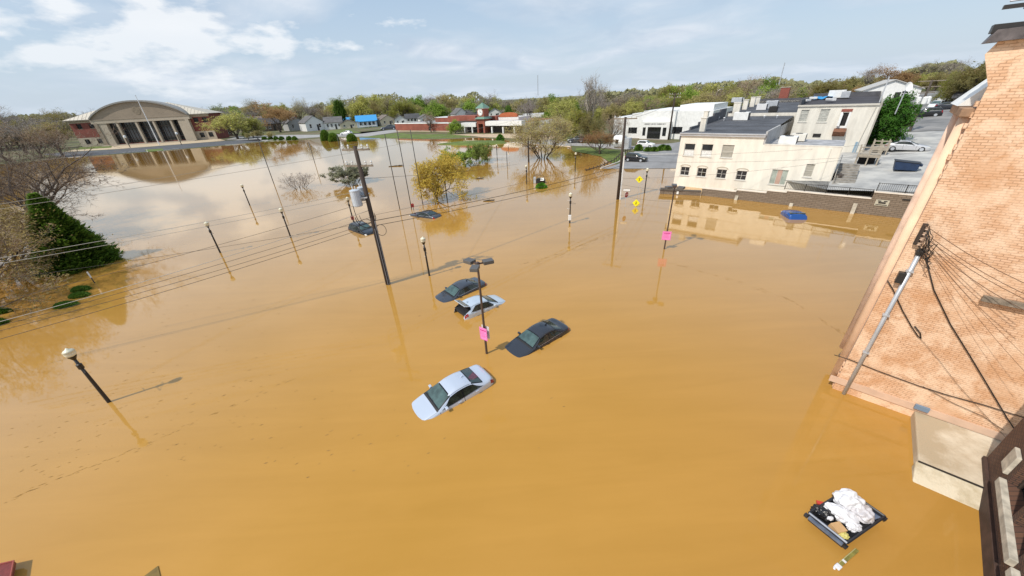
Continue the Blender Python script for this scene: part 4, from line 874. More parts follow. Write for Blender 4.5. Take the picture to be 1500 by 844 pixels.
# --- houses along the far shore
def house(x, yb, wpx, yt, lab, wallm, roofm, gable=False, porch=False, rot=0, depth=1.0, chim=False, roofz=.42):
    p = on_ground(x, yb); fwd = p.x*CM[0][2]+p.y*CM[1][2]+(p.z-CAMH)*CM[2][2]; w = wpx*fwd/FPX; zt = top_z(p, x, yt)-p.z
    az = atan2(p.y, p.x)-pi/2+rot; t = thing('house', lab, 'house', p, az)
    d = w*depth; h = zt*(1-roofz)
    holes = [(w*f-w*.06, w*f+w*.06, h*.35, h*.8) for f in ((-.32, -.1, .32) if not gable else (-.25, .25))]
    b = MB(); wallskin(b, -w/2, w/2, -1, h, holes, depth=.2)
    b.faces([(-w/2, 0, -1), (-w/2, d, -1), (-w/2, d, h), (-w/2, 0, h)], [(0, 1, 2, 3)]); b.faces([(w/2, 0, -1), (w/2, d, -1), (w/2, d, h), (w/2, 0, h)], [(0, 1, 2, 3)]); b.faces([(-w/2, d, -1), (w/2, d, -1), (w/2, d, h), (-w/2, d, h)], [(0, 1, 2, 3)])
    if gable: b.faces([(-w/2, 0, h), (w/2, 0, h), (0, 0, zt-.1)], [(0, 1, 2)]); b.faces([(-w/2, d, h), (w/2, d, h), (0, d, zt-.1)], [(0, 1, 2)])
    else: b.faces([(-w/2, 0, h), (-w/2, d, h), (-w/2, d/2, zt-.1)], [(0, 1, 2)]); b.faces([(w/2, 0, h), (w/2, d, h), (w/2, d/2, zt-.1)], [(0, 1, 2)])
    b.build('wall', wallm, t)
    for hh in holes: window(t, hh, y=.15, fm=white, nz=2, fw=.12, mw=.1)
    MB().bb(w*.08, w*.18, -.06, 0, 0, h*.72).build('door', darkmetal, t)
    e = .5; b = MB()
    if gable:
        for s_ in (-1, 1): b.prism([(s_*(w/2+e), h-.25), (0, zt), (0, zt+.22), (s_*(w/2+e), h-.03)], -e, d+e, 'y')
    else:
        for y0, y1 in ((-e, d/2), (d+e, d/2)): b.prism([(y0, h-.25), (y1, zt), (y1, zt+.22), (y0, h-.03)], -w/2-e, w/2+e, 'x')
    b.build('roof', roofm, t)
    if porch:
        b = MB(); b.prism([(-w*.14, h*.86), (0, h*.95), (0, h*1.02), (-w*.14, h*.93)], -w*.4, w*.45, 'x'); b.build('porch_roof', roofm, t)
        for k in range(5): xx = -w*.38+k*w*.2; MB().bb(xx-.12, xx+.12, -w*.13, -w*.13+.25, 0, h*.87).build('porch_post', white, t)
        MB().bb(-w*.4, w*.45, -w*.15, -w*.13, .5, 1.2).build('porch_rail', white, t)
    if chim: MB().bb(w*.15, w*.15+.9, d*.4, d*.4+.9, h, zt+1).build('chimney', brk, t)
    return t
rg = mat('shingle_grey', (.13, .125, .125), .9, .2, .5); rbn = mat('shingle_brown', (.17, .14, .12), .9, .2, .5); rd = mat('shingle_dark', (.07, .07, .075), .9, .2, .5)
wy = mat('siding_cream', (.62, .55, .40), .7, .05, 1, stretch=(1, 1, 6)); wgr = mat('siding_grey', (.38, .38, .37), .7, .05, 1, stretch=(1, 1, 6)); wht = mat('siding_white', (.72, .72, .70), .7, .04, 1, stretch=(1, 1, 6)); wbl = mat('siding_pale_blue', (.50, .58, .66), .7, .04, 1); wbr = mat('siding_brown', (.16, .11, .085), .8, .1, 1)
tarpb = mat('blue_tarp', (.05, .30, .62))
house(372, 192, 30, 171, 'brown house with dark roof behind the trees right of the civic building', wbr, rbn, chim=True)
house(400, 192, 26, 173, 'dark brown house with white gable edge behind the orange budding tree', wbr, rd, gable=False, rot=.2)
house(438, 191, 25, 171, 'grey gabled house with steep roof left of the white porch house', wgr, rg, gable=True, rot=.3, chim=True)
house(464, 191.5, 26, 169.5, 'white gabled house with brown grey roof and porch on the far shore', wht, rg, gable=True, rot=.35, roofz=.42)
house(490, 189.5, 24, 171.5, 'pale house with grey roof just right of the white porch house', wht, rg, rot=-.1)
house(512, 188, 24, 176, 'low cream garage with brown gable end in front of the blue roofed house', wy, rbn, gable=True)
house(511, 183, 22, 172.5, 'house with blue tarpaulin on its lower roof, mostly hidden behind the cream garage', wgr, tarpb)
house(539, 186.5, 28, 169.3, 'white house with bright blue tarpaulin covering its whole roof', wbl, tarpb, porch=True)
house(570, 184, 22, 168.5, 'cream gabled house right of the blue roofed house', wy, rbn, gable=True, rot=.35)
house(588, 183, 17, 169, 'narrow white gabled house with grey roof behind the parked grey car', wht, rg, gable=True)
house(606, 180, 22, 167, 'white house with dark roof and porch above the left end of the brick shop', wht, rd, porch=True)
house(625, 180, 18, 168, 'small pale gabled house behind the middle of the brick shop wall', wht, rg, gable=True, rot=.2)
house(678, 178, 20, 158.5, 'white gabled house with grey roof rising behind the shops left of the clock tower', wht, rg, gable=True, rot=.4)
house(697, 177, 26, 160, 'grey roofed house just behind the clock tower', wgr, rd)
house(725, 172, 20, 159, 'white house with twin gables behind the right side of the clock tower', wht, rg, gable=True)
house(783, 178, 32, 167, 'low pale roofed house right of the white shop canopy among trees', wgr, mat('pale_shingle', (.45, .44, .42), .8))
house(842, 166, 22, 157, 'small green grey gabled house among trees left of the tall pale bare tree', wgr, mat('green_shingle', (.17, .2, .16), .8), gable=True)
house(75, 196, 70, 172, 'long low brown house with pale roof behind the bare trees at far left', wbr, mat('pale_shingle', (.45, .44, .42)), roofz=.45, depth=.4)
house(330, 200, 20, 183, 'brown house half hidden right of the civic building', wbr, rg)
def bighall(x, yb, wpx, yt, lab, rot): return house(x, yb, wpx, yt, lab, white, mat('pale_shingle', (.45, .44, .42)), gable=True, rot=rot, depth=1.3, roofz=.45)
bighall(1300, 147, 62, 118, 'large white gabled hall on the hill beyond the tall cream building', .15)
house(1425, 150, 40, 136, 'low dark house on the wooded hill beyond the upper street', wbr, rd, roofz=.4)
house(1392, 146, 26, 133, 'white shed on the hill behind the utility pole', wht, rg)
# ------------------------------------------------------------------ trees and shrubs
def rndu(r): 
    v = Vector((r.gauss(0, 1), r.gauss(0, 1), r.gauss(0, 1))); return v.normalized()
class TreeMesh:
    def __init__(s, seed): s.r = random.Random(seed); s.wv = []; s.wf = []; s.tv = []; s.tf = []; s.lv = []; s.lf = []; s.tips = []
    def seg(s, V, Fc, p0, p1, r0, r1, n):
        d = (p1-p0); 
        if d.length < 1e-6: return
        d.normalize(); a = d.orthogonal().normalized(); b = d.cross(a); i = len(V)
        for p, r in ((p0, r0), (p1, r1)):
            for k in range(n): V.append(tuple(p+(a*cos(2*pi*k/n)+b*sin(2*pi*k/n))*r))
        for k in range(n): Fc.append((i+k, i+(k+1) % n, i+n+(k+1) % n, i+n+k))
    def twig(s, p0, p1, r):
        d = (p1-p0); sd_ = d.cross(rndu(s.r)); 
        if sd_.length < 1e-6: return
        sd_ = sd_.normalized()*r; i = len(s.tv); s.tv += [tuple(p0-sd_), tuple(p0+sd_), tuple(p1)]; s.tf.append((i, i+1, i+2))
    def leaf(s, p, sz):
        a = rndu(s.r); b = a.orthogonal().normalized(); a = a*sz; b = b*sz*.6; i = len(s.lv)
        s.lv += [tuple(p-a), tuple(p+b), tuple(p+a), tuple(p-b)]; s.lf.append((i, i+1, i+2, i+3))
    def grow(s, p, d, L, r, lev, maxlev, k=3, up=.15, spread=.75, wander=.18, twr=.02, fork=.65, segn=3, twign=4, solid=3):
        R = s.r; n = segn if lev < maxlev else 2; pts = [p]; q = p; dd = d.copy(); 
        for i in range(n):
            dd = (dd+rndu(R)*wander+Vector((0, 0, up*(.4 if lev == 0 else 1)))).normalized(); q2 = q+dd*L/n
            r0 = r*(1-.5*i/n); r1 = r*(1-.5*(i+1)/n)
            if lev <= solid-1: s.seg(s.wv, s.wf, q, q2, r0, r1, 6 if lev == 0 else (5 if lev == 1 else 3))
            else: s.twig(q, q2+dd*L*.1, max(twr, r0))
            pts.append(q2); q = q2
        if lev >= maxlev:
            s.tips.append(q)
            for j in range(twign):
                b = pts[R.randint(0, n)]; dv = (dd+rndu(R)*.9).normalized(); e = b+dv*L*R.uniform(.5, 1.0); s.twig(b, e, twr); s.tips.append(e)
            return
        nk = k if isinstance(k, int) else k[min(lev, len(k)-1)]
        for j in range(nk):
            f = 1 if j == 0 else R.uniform(.35, 1); x = f*n; i = min(n-1, int(x)); b = pts[i].lerp(pts[i+1], min(1, x-i))
            az_ = R.uniform(0, 2*pi) if lev else 2*pi*j/nk+R.uniform(-.4, .4); sp = spread*R.uniform(.6, 1.25)*(0.6 if j == 0 else 1)
            a = dd.orthogonal().normalized(); c = dd.cross(a); dv = (dd*cos(sp)+(a*cos(az_)+c*sin(az_))*sin(sp)).normalized()
            s.grow(b, dv, L*fork*R.uniform(.8, 1.2), r*.5*(1.15 if j == 0 else .95), lev+1, maxlev, k, up, spread, wander, twr, fork, segn, twign, solid)
    def leaves(s, n, rad, sz):
        for t in s.tips:
            m = n if n >= 1 else (1 if s.r.random() < n else 0)
            for _ in range(int(m)): s.leaf(t+rndu(s.r)*rad*s.r.random(), sz*s.r.uniform(.6, 1.3))
    def height(s): return max(v[2] for v in s.tv+s.lv+s.wv)
    def emit(s, name, label, cat, barkm, twigm, leafm, loc=(0, 0, 0), group=None, H=None, W=None, rz=0):
        h0 = s.height(); kz = (H/h0) if H else 1
        if W:
            zz_ = [max(abs(v[0]), abs(v[1])) for v in (s.lv or s.tv)]; zz_.sort(); kx = W/2/zz_[int(len(zz_)*.97)]
        else: kx = kz
        sc = lambda V: [(x*kx, y*kx, z*kz) for x, y, z in V]
        t = thing(name, label, cat, loc, rz, group)
        link('trunk', pymesh('trunk', sc(s.wv), s.wf), barkm, t, smooth=True)
        V, Fc = sc(s.tv), list(s.tf); i = len(V); V += sc(s.lv); nt = len(Fc); Fc += [tuple(a+i for a in f) for f in s.lf]
        me = pymesh('crown', V, Fc); o = link('crown', me, twigm, t)
        if s.lf: me.materials.append(leafm or twigm); me.polygons.foreach_set('material_index', [0]*nt+[1]*len(s.lf))
        return t
twig_grey = mat('twig_grey', (.30, .26, .23), .9, .2, .3); twig_brown = mat('twig_brown', (.30, .22, .15), .9, .2, .3); twig_red = mat('twig_red', (.24, .14, .08), .9, .2, .3)
lf_spring = leafmat('leaf_spring', (.32, .33, .08), (.54, .52, .15), .35); lf_green = leafmat('leaf_green', (.18, .28, .04), (.36, .48, .08), .35); lf_olive = leafmat('leaf_olive', (.29, .26, .10), (.46, .40, .16), .35)
lf_orange = leafmat('leaf_orange', (.38, .24, .11), (.55, .35, .16), .35); lf_dark = leafmat('leaf_evergreen', (.045, .10, .014), (.17, .28, .04), .35); lf_yellow = leafmat('leaf_yellow', (.46, .33, .05), (.68, .52, .10), .35); lf_pale = leafmat('leaf_pale_green', (.26, .30, .14), (.42, .46, .24), .35)
lf_bright = leafmat('leaf_bright', (.06, .18, .012), (.14, .34, .025), .35)
PROTO = {}; DIM = {}
def proto(key, seed, kind):
    t = TreeMesh(seed); up = Vector((0, 0, 1))
    if kind == 'bare': t.grow(Vector((0, 0, -.5)), up, 4.2, .32, 0, 5, [6, 4, 3, 3, 3], .13, .72, .16, .022, .72, 3, 4)
    elif kind == 'round': t.grow(Vector((0, 0, -.5)), up, 3.4, .32, 0, 4, [7, 5, 4, 4], .05, .85, .2, .02, .72, 3, 3)
    elif kind == 'tall': t.grow(Vector((0, 0, -.5)), up, 6.5, .3, 0, 4, [8, 5, 4, 3], .1, .6, .12, .02, .6, 4, 3)
    return t
def protos():
    spec = [('bare_a', 11, 'bare', 0, 0, 0, bark, twig_grey, None), ('bare_b', 12, 'bare', 0, 0, 0, bark, twig_brown, None), ('bare_c', 23, 'tall', 1, .5, .13, bark, twig_grey, lf_olive),
            ('spring_a', 13, 'bare', 2, .55, .16, bark, twig_brown, lf_spring), ('spring_b', 14, 'round', 3, .7, .19, bark, twig_brown, lf_spring), ('green_a', 15, 'round', 5, .8, .22, bark, twig_brown, lf_green),
            ('olive_a', 16, 'bare', 2, .6, .17, bark, twig_brown, lf_olive), ('olive_b', 17, 'round', 4, .8, .2, bark, twig_brown, lf_olive), ('orange_a', 18, 'bare', 2, .5, .13, bark, twig_red, lf_orange), ('dark_a', 19, 'round', 7, .8, .26, bark, twig_brown, lf_dark), ('pale_a', 20, 'tall', 3, .7, .17, bark, twig_grey, lf_pale)]
    for key, seed, kind, n, rad, sz, bm_, tm, lm in spec:
        t = proto(key, seed, kind)
        if n: t.leaves(n, rad, sz)
        PROTO[key] = (t, bm_, tm, lm)
        V = t.tv+t.lv; rr = sorted(hypot(v[0], v[1]) for v in V); DIM[key] = (t.height(), 2*rr[int(len(rr)*.95)])
protos()
KL = {'bare_a': ('bare grey tree', 'bare_tree'), 'bare_b': ('bare brown tree', 'bare_tree'), 'bare_c': ('tall thin tree with few olive buds', 'budding_tree'), 'spring_a': ('loose yellow green spring tree', 'spring_tree'), 'spring_b': ('rounded yellow green spring tree', 'spring_tree'),
      'green_a': ('full bright green tree', 'green_tree'), 'olive_a': ('open olive brown tree', 'budding_tree'), 'olive_b': ('dense olive brown tree', 'budding_tree'), 'orange_a': ('orange brown budding tree', 'budding_tree'), 'dark_a': ('dark evergreen tree', 'evergreen_tree'), 'pale_a': ('tall pale green tree', 'spring_tree')}
BUILT = {}
def place(key, p, H, Wd=None, label=None, group=None):
    h0, w0 = DIM[key]; rz = random.uniform(0, 6.28)
    if key not in BUILT:
        t, bm_, tm, lm = PROTO[key]; o = t.emit(KL[key][1], label, 'tree', bm_, tm, lm, p, group); BUILT[key] = o; o.rotation_euler = (0, 0, rz)
    else: 
        o = dup(BUILT[key], p, rz, label); 
        if group: o['group'] = group
        elif 'group' in o: del o['group']
    s = H/h0; sx_ = (Wd/w0) if Wd else s*random.uniform(.95, 1.2)
    o.scale = (sx_, sx_, s); return o
# skyline of the far trees: picture x -> y of the tree tops
TOPS = [(-60, 148), (0, 151), (40, 158), (90, 162), (130, 158), (200, 158), (300, 158), (345, 153), (400, 149), (430, 145), (470, 150), (500, 148), (540, 139), (575, 132), (600, 131), (640, 141), (670, 134), (712, 131), (740, 145), (780, 139), (820, 138), (850, 133), (890, 132), (920, 130), (960, 126), (1000, 122), (1050, 118), (1085, 114), (1130, 122), (1170, 121), (1200, 114), (1235, 119), (1250, 104), (1300, 93), (1330, 106), (1360, 92), (1390, 78), (1420, 70), (1470, 66), (1560, 62)]
def topy(x):
    for (a, ya), (b, yb) in zip(TOPS, TOPS[1:]):
        if a <= x <= b: return ya+(yb-ya)*(x-a)/(b-a)
    return TOPS[-1][1]
def far_d(x):
    for (a, da), (b, db_) in zip([(-100, 470), (340, 470), (480, 520), (620, 400), (720, 330), (800, 260), (900, 210), (1000, 215), (1150, 230), (1300, 240), (1600, 260)], [(340, 470), (480, 520), (620, 400), (720, 330), (800, 260), (900, 210), (1000, 215), (1150, 230), (1300, 240), (1600, 260)]):
        if a <= x <= b: return da+(db_-da)*(x-a)/(b-a)
def where(x):
    for lim, w in ((100, 'behind the bare trees at the far left'), (320, 'behind the arched civic building'), (430, 'behind the brown houses right of the civic building'), (500, 'behind the white porch house'), (575, 'behind the blue roofed house'), (680, 'behind the brick shop wall'), (760, 'behind the clock tower'), (870, 'beyond the park right of the shops'), (1010, 'behind the white office'), (1160, 'behind the dark flat roof'), (1330, 'behind the tall cream building'), (2000, 'on the wooded hill beyond the upper street')):
        if x < lim: return w
def mix_for(x):
    if x < 320: return ['bare_a', 'bare_b', 'bare_a', 'olive_a', 'olive_b', 'bare_c']
    if x < 480: return ['spring_a', 'bare_a', 'olive_a', 'green_a', 'pale_a', 'spring_b']
    if x < 700: return ['spring_b', 'bare_a', 'spring_a', 'bare_c', 'olive_a', 'pale_a', 'bare_a', 'green_a', 'spring_a']
    if x < 860: return ['spring_a', 'olive_a', 'pale_a', 'spring_b', 'olive_b', 'green_a', 'bare_a']
    if x < 1130: return ['olive_a', 'bare_b', 'spring_b', 'olive_b', 'spring_a', 'bare_b', 'green_a', 'bare_a']
    return ['olive_b', 'olive_a', 'spring_b', 'bare_b', 'olive_b', 'orange_a']
rt = random.Random(21)
random.seed(5)
def fartree(x, ytop, D, key, wf=1.15):
    p = at_dist(x, 300, D); p.z = gh(p.x, p.y); zt = at_dist(x, ytop, D).z; H = max(5, (zt-p.z)*1.06)
    nm = KL[key][0]; place(key, (p.x, p.y, p.z), H, H*wf*rt.uniform(.8, 1.1), nm+' '+where(x), nm+'s '+where(x))
x = -70
while x < 1560:
    for row, (dm, dy) in enumerate(((1.25, 0), (1.0, 6), (.88, 14))):
        if 100 < x < 320 and row: continue
        if x > 1200 and row == 0 and 0: continue
        xx = x+rt.uniform(-8, 8)+row*6; D = far_d(x)*dm*rt.uniform(.96, 1.06)
        y = topy(xx)+dy+rt.uniform(-3, 11)
        if row == 2 and 380 < x < 640: continue
        if row == 1 and 380 < x < 640: D *= 1.08
        kk = rt.choice(mix_for(x)+['bare_a', 'bare_c']*(2-row) if row < 2 else mix_for(x)); fartree(xx, y-(2.5 if kk.startswith('bare') else 0), D, kk)
    x += 15 if x < 1000 else 17
def woods():
    R = random.Random(77); V = []; Fc = []
    for k in range(46000):
        xx = R.uniform(-98, 1590); D = far_d(xx)*R.uniform(1.35, 1.5); p = at_dist(xx, 300, D); z0 = gh(p.x, p.y); zt = at_dist(xx, topy(xx)+(6 if xx < 850 else 3)+5*mnoise.noise(Vector((xx*.06, 0, 0)))+3*mnoise.noise(Vector((xx*.21, 3, 0))), D).z
        z = z0+(zt-z0)*R.random()**.7; q = Vector((p.x, p.y, z)); s_ = R.uniform(.7, 1.7); a = rndu(R)*s_; b = a.orthogonal().normalized()*s_*.7; i = len(V); V += [tuple(q-a), tuple(q+b), tuple(q+a), tuple(q-b)]; Fc.append((i, i+1, i+2, i+3))
    o = link('distant_woods', pymesh('distant_woods', V, Fc), leafmat('leaf_woods', (.27, .25, .14), (.40, .42, .19), .35)); o['kind'] = 'stuff'; tag(o, 'hazy band of far woods along the whole horizon behind the nearer trees', 'woods')
woods()
# named trees of the middle distance, placed where the photo shows them: key, x, y base, y top, width px, label
def mid(key, x, yb, yt, wpx, label, z=None):
    p = on_ground(x, yb) if z is None else G(x, yb, z); fwd = p.x*CM[0][2]+p.y*CM[1][2]+(p.z-CAMH)*CM[2][2]
    H = top_z(p, x+(x-802)/(yb-1378)*(yt-yb)*1.0, yt)-p.z; place(key, p, H+(.6 if z is not None else 0), wpx*fwd/FPX, label); return p
mid('spring_a', 349, 204, 160, 62, 'wide yellow green tree beside the right end of the civic building')
mid('spring_b', 372, 202, 166, 30, 'smaller yellow green tree right of the civic building by the street')
mid('orange_a', 412, 194, 143, 56, 'big orange brown budding tree in front of the brown houses')
mid('bare_c', 442, 190, 140, 34, 'tall thin grey green tree behind the grey gabled house')
mid('dark_a', 503, 184, 144, 20, 'dark evergreen rising behind the cream garage')
mid('spring_b', 534, 182, 136, 36, 'rounded yellow green tree directly behind the blue roofed house')
mid('bare_b', 480, 187, 152, 34, 'dark bare tree behind the pale grey roofed house')
mid('spring_b', 590, 178, 143, 44, 'broad yellow green tree behind the narrow white house')
mid('green_a', 640, 178, 145, 34, 'light green tree above the back of the shop roof')
mid('bare_b', 632, 194, 160, 30, 'bare thin tree standing against the brick shop wall')
mid('green_a', 667.5, 196.5, 173.5, 20, 'compact bright green tree in front of the shops left of the clock tower')
mid('bare_a', 713, 178, 130, 34, 'big dark bare tree rising behind the clock tower')
mid('dark_a', 745, 178, 153, 14, 'small dark evergreen behind the curved brick gable')
mid('bare_a', 774, 190, 137, 36, 'grey bare tree right of the white shop canopy')
mid('green_a', 800, 182, 167, 14, 'small bright green tree near the low pale roofed house')
mid('spring_a', 826, 190, 141, 54, 'big yellow green tree left of the tall pale bare tree')
mid('spring_b', 842, 206, 152, 50, 'yellow green tree with dark forked trunk in the park behind the street')
mid('olive_b', 862, 210, 160, 40, 'olive tree in front of the base of the tall pale bare tree')
mid('bare_b', 893, 214, 160, 40, 'brown bare tree left of the white office')
mid('orange_a', 878, 226, 184, 62, 'low wide orange brown tree on the park lawn by the street')
mid('bare_b', 783, 203, 176, 46, 'low brown bare tree behind the street beside the shops')
mid('green_a', 1003, 178, 120, 34, 'bright green tree behind the white office roof')
mid('spring_b', 1028, 172, 118, 46, 'vivid yellow green tree right of the tall utility pole by the white office')
mid('bare_b', 1083, 168, 112, 56, 'big brown bare tree behind the chimneys of the dark flat roof')
mid('olive_b', 1205, 150, 113, 52, 'rounded golden olive tree behind the blue tarpaulin roof')
mid('orange_a', 1305, 140, 90, 64, 'large golden brown tree on the hill above the white hall')
mid('bare_a', 1262, 140, 90, 30, 'grey bare tree on the hill left of the golden brown tree')
mid('olive_b', 1412, 150, 84, 70, 'big olive tree on the hill directly left of the peach brick building')
mid('spring_b', 1385, 150, 100, 40, 'yellow green tree on the hill behind the utility pole')
mid('bare_b', 5, 205, 152, 70, 'bare brown tree at the far left edge behind the flood')
mid('bare_a', 70, 212, 163, 70, 'grey bare tree left of the civic building')
mid('olive_a', 100, 205, 163, 40, 'olive tree close to the left wing of the civic building')
mid('bare_b', 95, 230, 178, 62, 'low bare brown tree leaning over the flood left of the civic lawn')
for i, (x, yb, yt, w) in enumerate(((12, 236, 176, 66), (38, 224, 170, 60), (62, 232, 182, 56), (84, 218, 176, 44), (20, 214, 165, 60))): mid(['bare_b', 'bare_a', 'bare_b', 'olive_a', 'bare_a'][i], x, yb, yt, w, ['bare brown tree near the water at the far left behind the big bare tree', 'bare grey tree standing left of the low leaning tree', 'low bare brown tree by the shore left of the civic lawn', 'small olive budding tree just left of the civic building lawn', 'tall grey bare tree above the far left shore'][i])
for i, (x, yb, yt, w) in enumerate(((398, 205, 192, 14), (378, 205.5, 190, 16), (365, 206, 194, 10))): mid('olive_a', x, yb, yt, w, ['small young street tree right of the junction by the far road', 'young street tree at the bend of the far road', 'thin young tree nearest the civic building on the far road'][i])

# tall pale sycamore
t = TreeMesh(41); t.grow(Vector((0, 0, -.5)), Vector((.05, 0, 1)), 8, .6, 0, 4, [6, 5, 4, 4], .16, .55, .12, .03, .66, 4, 4)
p = on_ground(862, 205); t.emit('sycamore_tree', 'very tall pale bare tree rising above all others in the middle', 'tree', bark_pale, mat('twig_pale', (.30, .27, .235), .9), None, p, H=top_z(p, 880, 97)-p.z, W=44*1.0*(p.x*CM[0][2]+p.y*CM[1][2]-CAMH*CM[2][2])/FPX, rz=.5)
# golden tree in the flood
t = TreeMesh(42); t.grow(Vector((0, 0, -1)), Vector((0, 0, 1)), 2.2, .17, 0, 5, [6, 4, 4, 3, 3], .05, .85, .2, .012, .72, 3, 4); t.leaves(5, .30, .078)
p = G(640, 291, 0); t.emit('golden_tree', 'golden yellow budding tree standing in the flood behind the grey car', 'tree', bark, mat('twig_gold', (.38, .27, .09), .9), lf_yellow, p, H=7.6, W=10.0, rz=.9)
# multi-stemmed tree
t = TreeMesh(43)
for k in range(6):
    a_ = k*1.05+.3; t.grow(Vector((cos(a_)*.25, sin(a_)*.25, -1)), Vector((cos(a_)*.55, sin(a_)*.55, 1)).normalized(), 4.6, .13, 0, 4, [5, 4, 4, 3], .1, .7, .15, .014, .62, 3, 4)
t.leaves(2, .5, .09)
p = G(795, 232, 0); t.emit('multi_stem_tree', 'spreading olive tree with several slanting stems rising from the flood', 'tree', bark, twig_brown, lf_olive, p, H=11.0, W=16.5, rz=.2)
# small bare dome and grey-green shrub in the flood, green pair
t = TreeMesh(44)
for k in range(7): a_ = k*.9; t.grow(Vector((cos(a_)*.15, sin(a_)*.15, -1)), Vector((cos(a_)*.6, sin(a_)*.6, 1)).normalized(), 2.2, .05, 0, 4, [4, 3, 3, 3], .12, .6, .15, .012, .6, 3, 4)
p = G(440, 276, 0); t.emit('bare_shrub', 'small rounded bare grey shrub standing in the flood', 'shrub', bark, twig_grey, None, p, H=3.3, W=6.3)
t.leaves(3, .25, .10); p = G(517, 268, 0); t.emit('budding_shrub', 'grey green leafy shrub in the flood behind the transformer pole', 'shrub', bark, twig_grey, leafmat('leaf_greygreen', (.13, .14, .085), (.25, .25, .15)), p, H=4.0, W=7.6, rz=1)
for i, (x, yb, w, h) in enumerate(((668, 243, 8.0, 4.6), (704, 237, 7.2, 4.6))):
    t = TreeMesh(50+i)
    for k in range(6): a_ = k*1.05; t.grow(Vector((cos(a_)*.3, sin(a_)*.3, -1)), Vector((cos(a_)*.8, sin(a_)*.8, 1)).normalized(), 2.6, .06, 0, 4, [4, 4, 3, 3], .04, .7, .15, .012, .62, 3, 3)
    t.leaves(4, .35, .13); p = G(x, yb, 0); t.emit('leafy_shrub', ['left of two green shrubs in the flood behind the golden tree', 'right and duller of two green shrubs in the flood, behind a lamp post'][i], 'shrub', bark, twig_brown, lf_green if i == 0 else leafmat('leaf_midgreen', (.12, .16, .035), (.24, .29, .07), .3), p, H=h, W=w)
# big bare tree at the left edge, and low budding trees in front of it
t = TreeMesh(61)
for k in range(5): a_ = k*1.25+.4; t.grow(Vector((cos(a_)*.3, sin(a_)*.3, -1)), Vector((cos(a_)*.7, sin(a_)*.7, 1)).normalized(), 5.5, .26, 0, 5, [5, 4, 4, 3, 3], .03, .75, .16, .014, .66, 3, 5)
p = at_dist(34, 330, 78); p.z = 0; t.emit('large_bare_tree', 'large bare grey brown tree with wide twiggy crown at the left edge', 'tree', bark, mat('twig_dark', (.17, .13, .10), .9, .2, .3), None, p, H=15.5, W=24, rz=.6)
t = TreeMesh(62)
for k in range(5): a_ = k*1.25; t.grow(Vector((cos(a_)*.2, sin(a_)*.2, -1)), Vector((cos(a_)*.7, sin(a_)*.7, 1)).normalized(), 3.0, .12, 0, 5, [4, 4, 4, 3, 3], .03, .75, .16, .011, .64, 3, 4)
t.leaves(1, .3, .06)
p = at_dist(-8, 400, 62); p.z = 0; t.emit('low_budding_tree', 'low tan budding tree over the flood left of the dark conifer', 'tree', bark, mat('twig_tan', (.26, .18, .09), .9, .2, .3), leafmat('leaf_tan', (.27, .20, .07), (.42, .32, .12), .3), p, H=8.0, W=15, rz=.3)
p = at_dist(-75, 430, 52); p.z = 0; t.emit('low_budding_tree', 'tan budding tree cut by the left edge of the picture', 'tree', bark, twig_brown, leafmat('leaf_tan', (.3, .2, .1), (.4, .3, .1)), p, H=8.5, W=16, rz=2.3)
# dark conifer
def conifer(p, H, Wd, label, seed, name='conifer_tree', mt=None, low=.0, n=5200, pw=.85, sz=.14):
    R = random.Random(seed); V = []; Fc = []
    for _ in range(n):
        f = R.random()**1.5; z = low*H+f*H*(1-low); rad = Wd/2*(1-f)**pw*(1+.13*sin(9*f*6.28+3*sin(R.random()*6.28)))
        a_ = R.uniform(0, 2*pi); lump = 1+.30*mnoise.noise(Vector((cos(a_)*2.2, sin(a_)*2.2, z*1.5+seed)))+.12*mnoise.noise(Vector((cos(a_)*5, sin(a_)*5, z*4+seed))); rr = rad*lump*sqrt(R.uniform(.55, 1.0))
        c_ = Vector((rr*cos(a_), rr*sin(a_), z)); d = Vector((cos(a_), sin(a_), R.uniform(.1, .9))).normalized(); s_ = d.cross(Vector((0, 0, 1))+rndu(R)*.5).normalized(); q_ = sz*R.uniform(.7, 1.5)
        i = len(V); V += [tuple(c_-s_*q_*.6), tuple(c_+d*q_*1.5), tuple(c_+s_*q_*.6), tuple(c_-d*q_*.4)]; Fc.append((i, i+1, i+2, i+3))
    t = thing(name, label, 'tree' if H > 3 else 'bush', p, 0)
    link('crown', pymesh('crown', V, Fc), mt or lf_dark, t); MB().tube([(0, 0, -1), (0, 0, H*.9)], [Wd*.035+.04, .02], 7).build('trunk', bark, t); return t
p = G(119, 388, 0); conifer(p, 7.5, 5.9, 'dark green conical conifer standing in the flood at left', 3, n=15000, sz=.2)
def bush(p, w, h, label, seed, mt=None, d=None, grp=None, n=1600, sz=.07, name='round_bush'):
    R = random.Random(seed); V = []; Fc = []; d = d or w
    for _ in range(n):
        v = rndu(R); v.z = abs(v.z); k_ = R.uniform(.82, 1.0)*(1+.1*mnoise.noise(v*2+Vector((seed, 0, 0)))); c_ = Vector((v.x*w/2*k_, v.y*d/2*k_, v.z*h*k_)); a = (v+rndu(R)*.6).normalized(); s_ = a.orthogonal().normalized(); q_ = sz*R.uniform(.6, 1.4); i = len(V)
        V += [tuple(c_-s_*q_), tuple(c_+a*q_*1.2), tuple(c_+s_*q_), tuple(c_-a*q_*.5)]; Fc.append((i, i+1, i+2, i+3))
    t = thing(name, label, 'bush', p, 0, grp); link('foliage', pymesh('foliage', V, Fc), mt or leafmat('leaf_box', (.07, .15, .018), (.17, .28, .04), .3), t)
    b = MB(); b.lathe((0, 0, -.6), [(w*.30, 0), (w*.34, .6), (w*.3, .6+h*.55), (w*.1, .6+h*.75)], 10); o = b.build('core', bark, t, smooth=True); o.scale = (1, d/w, 1); return t
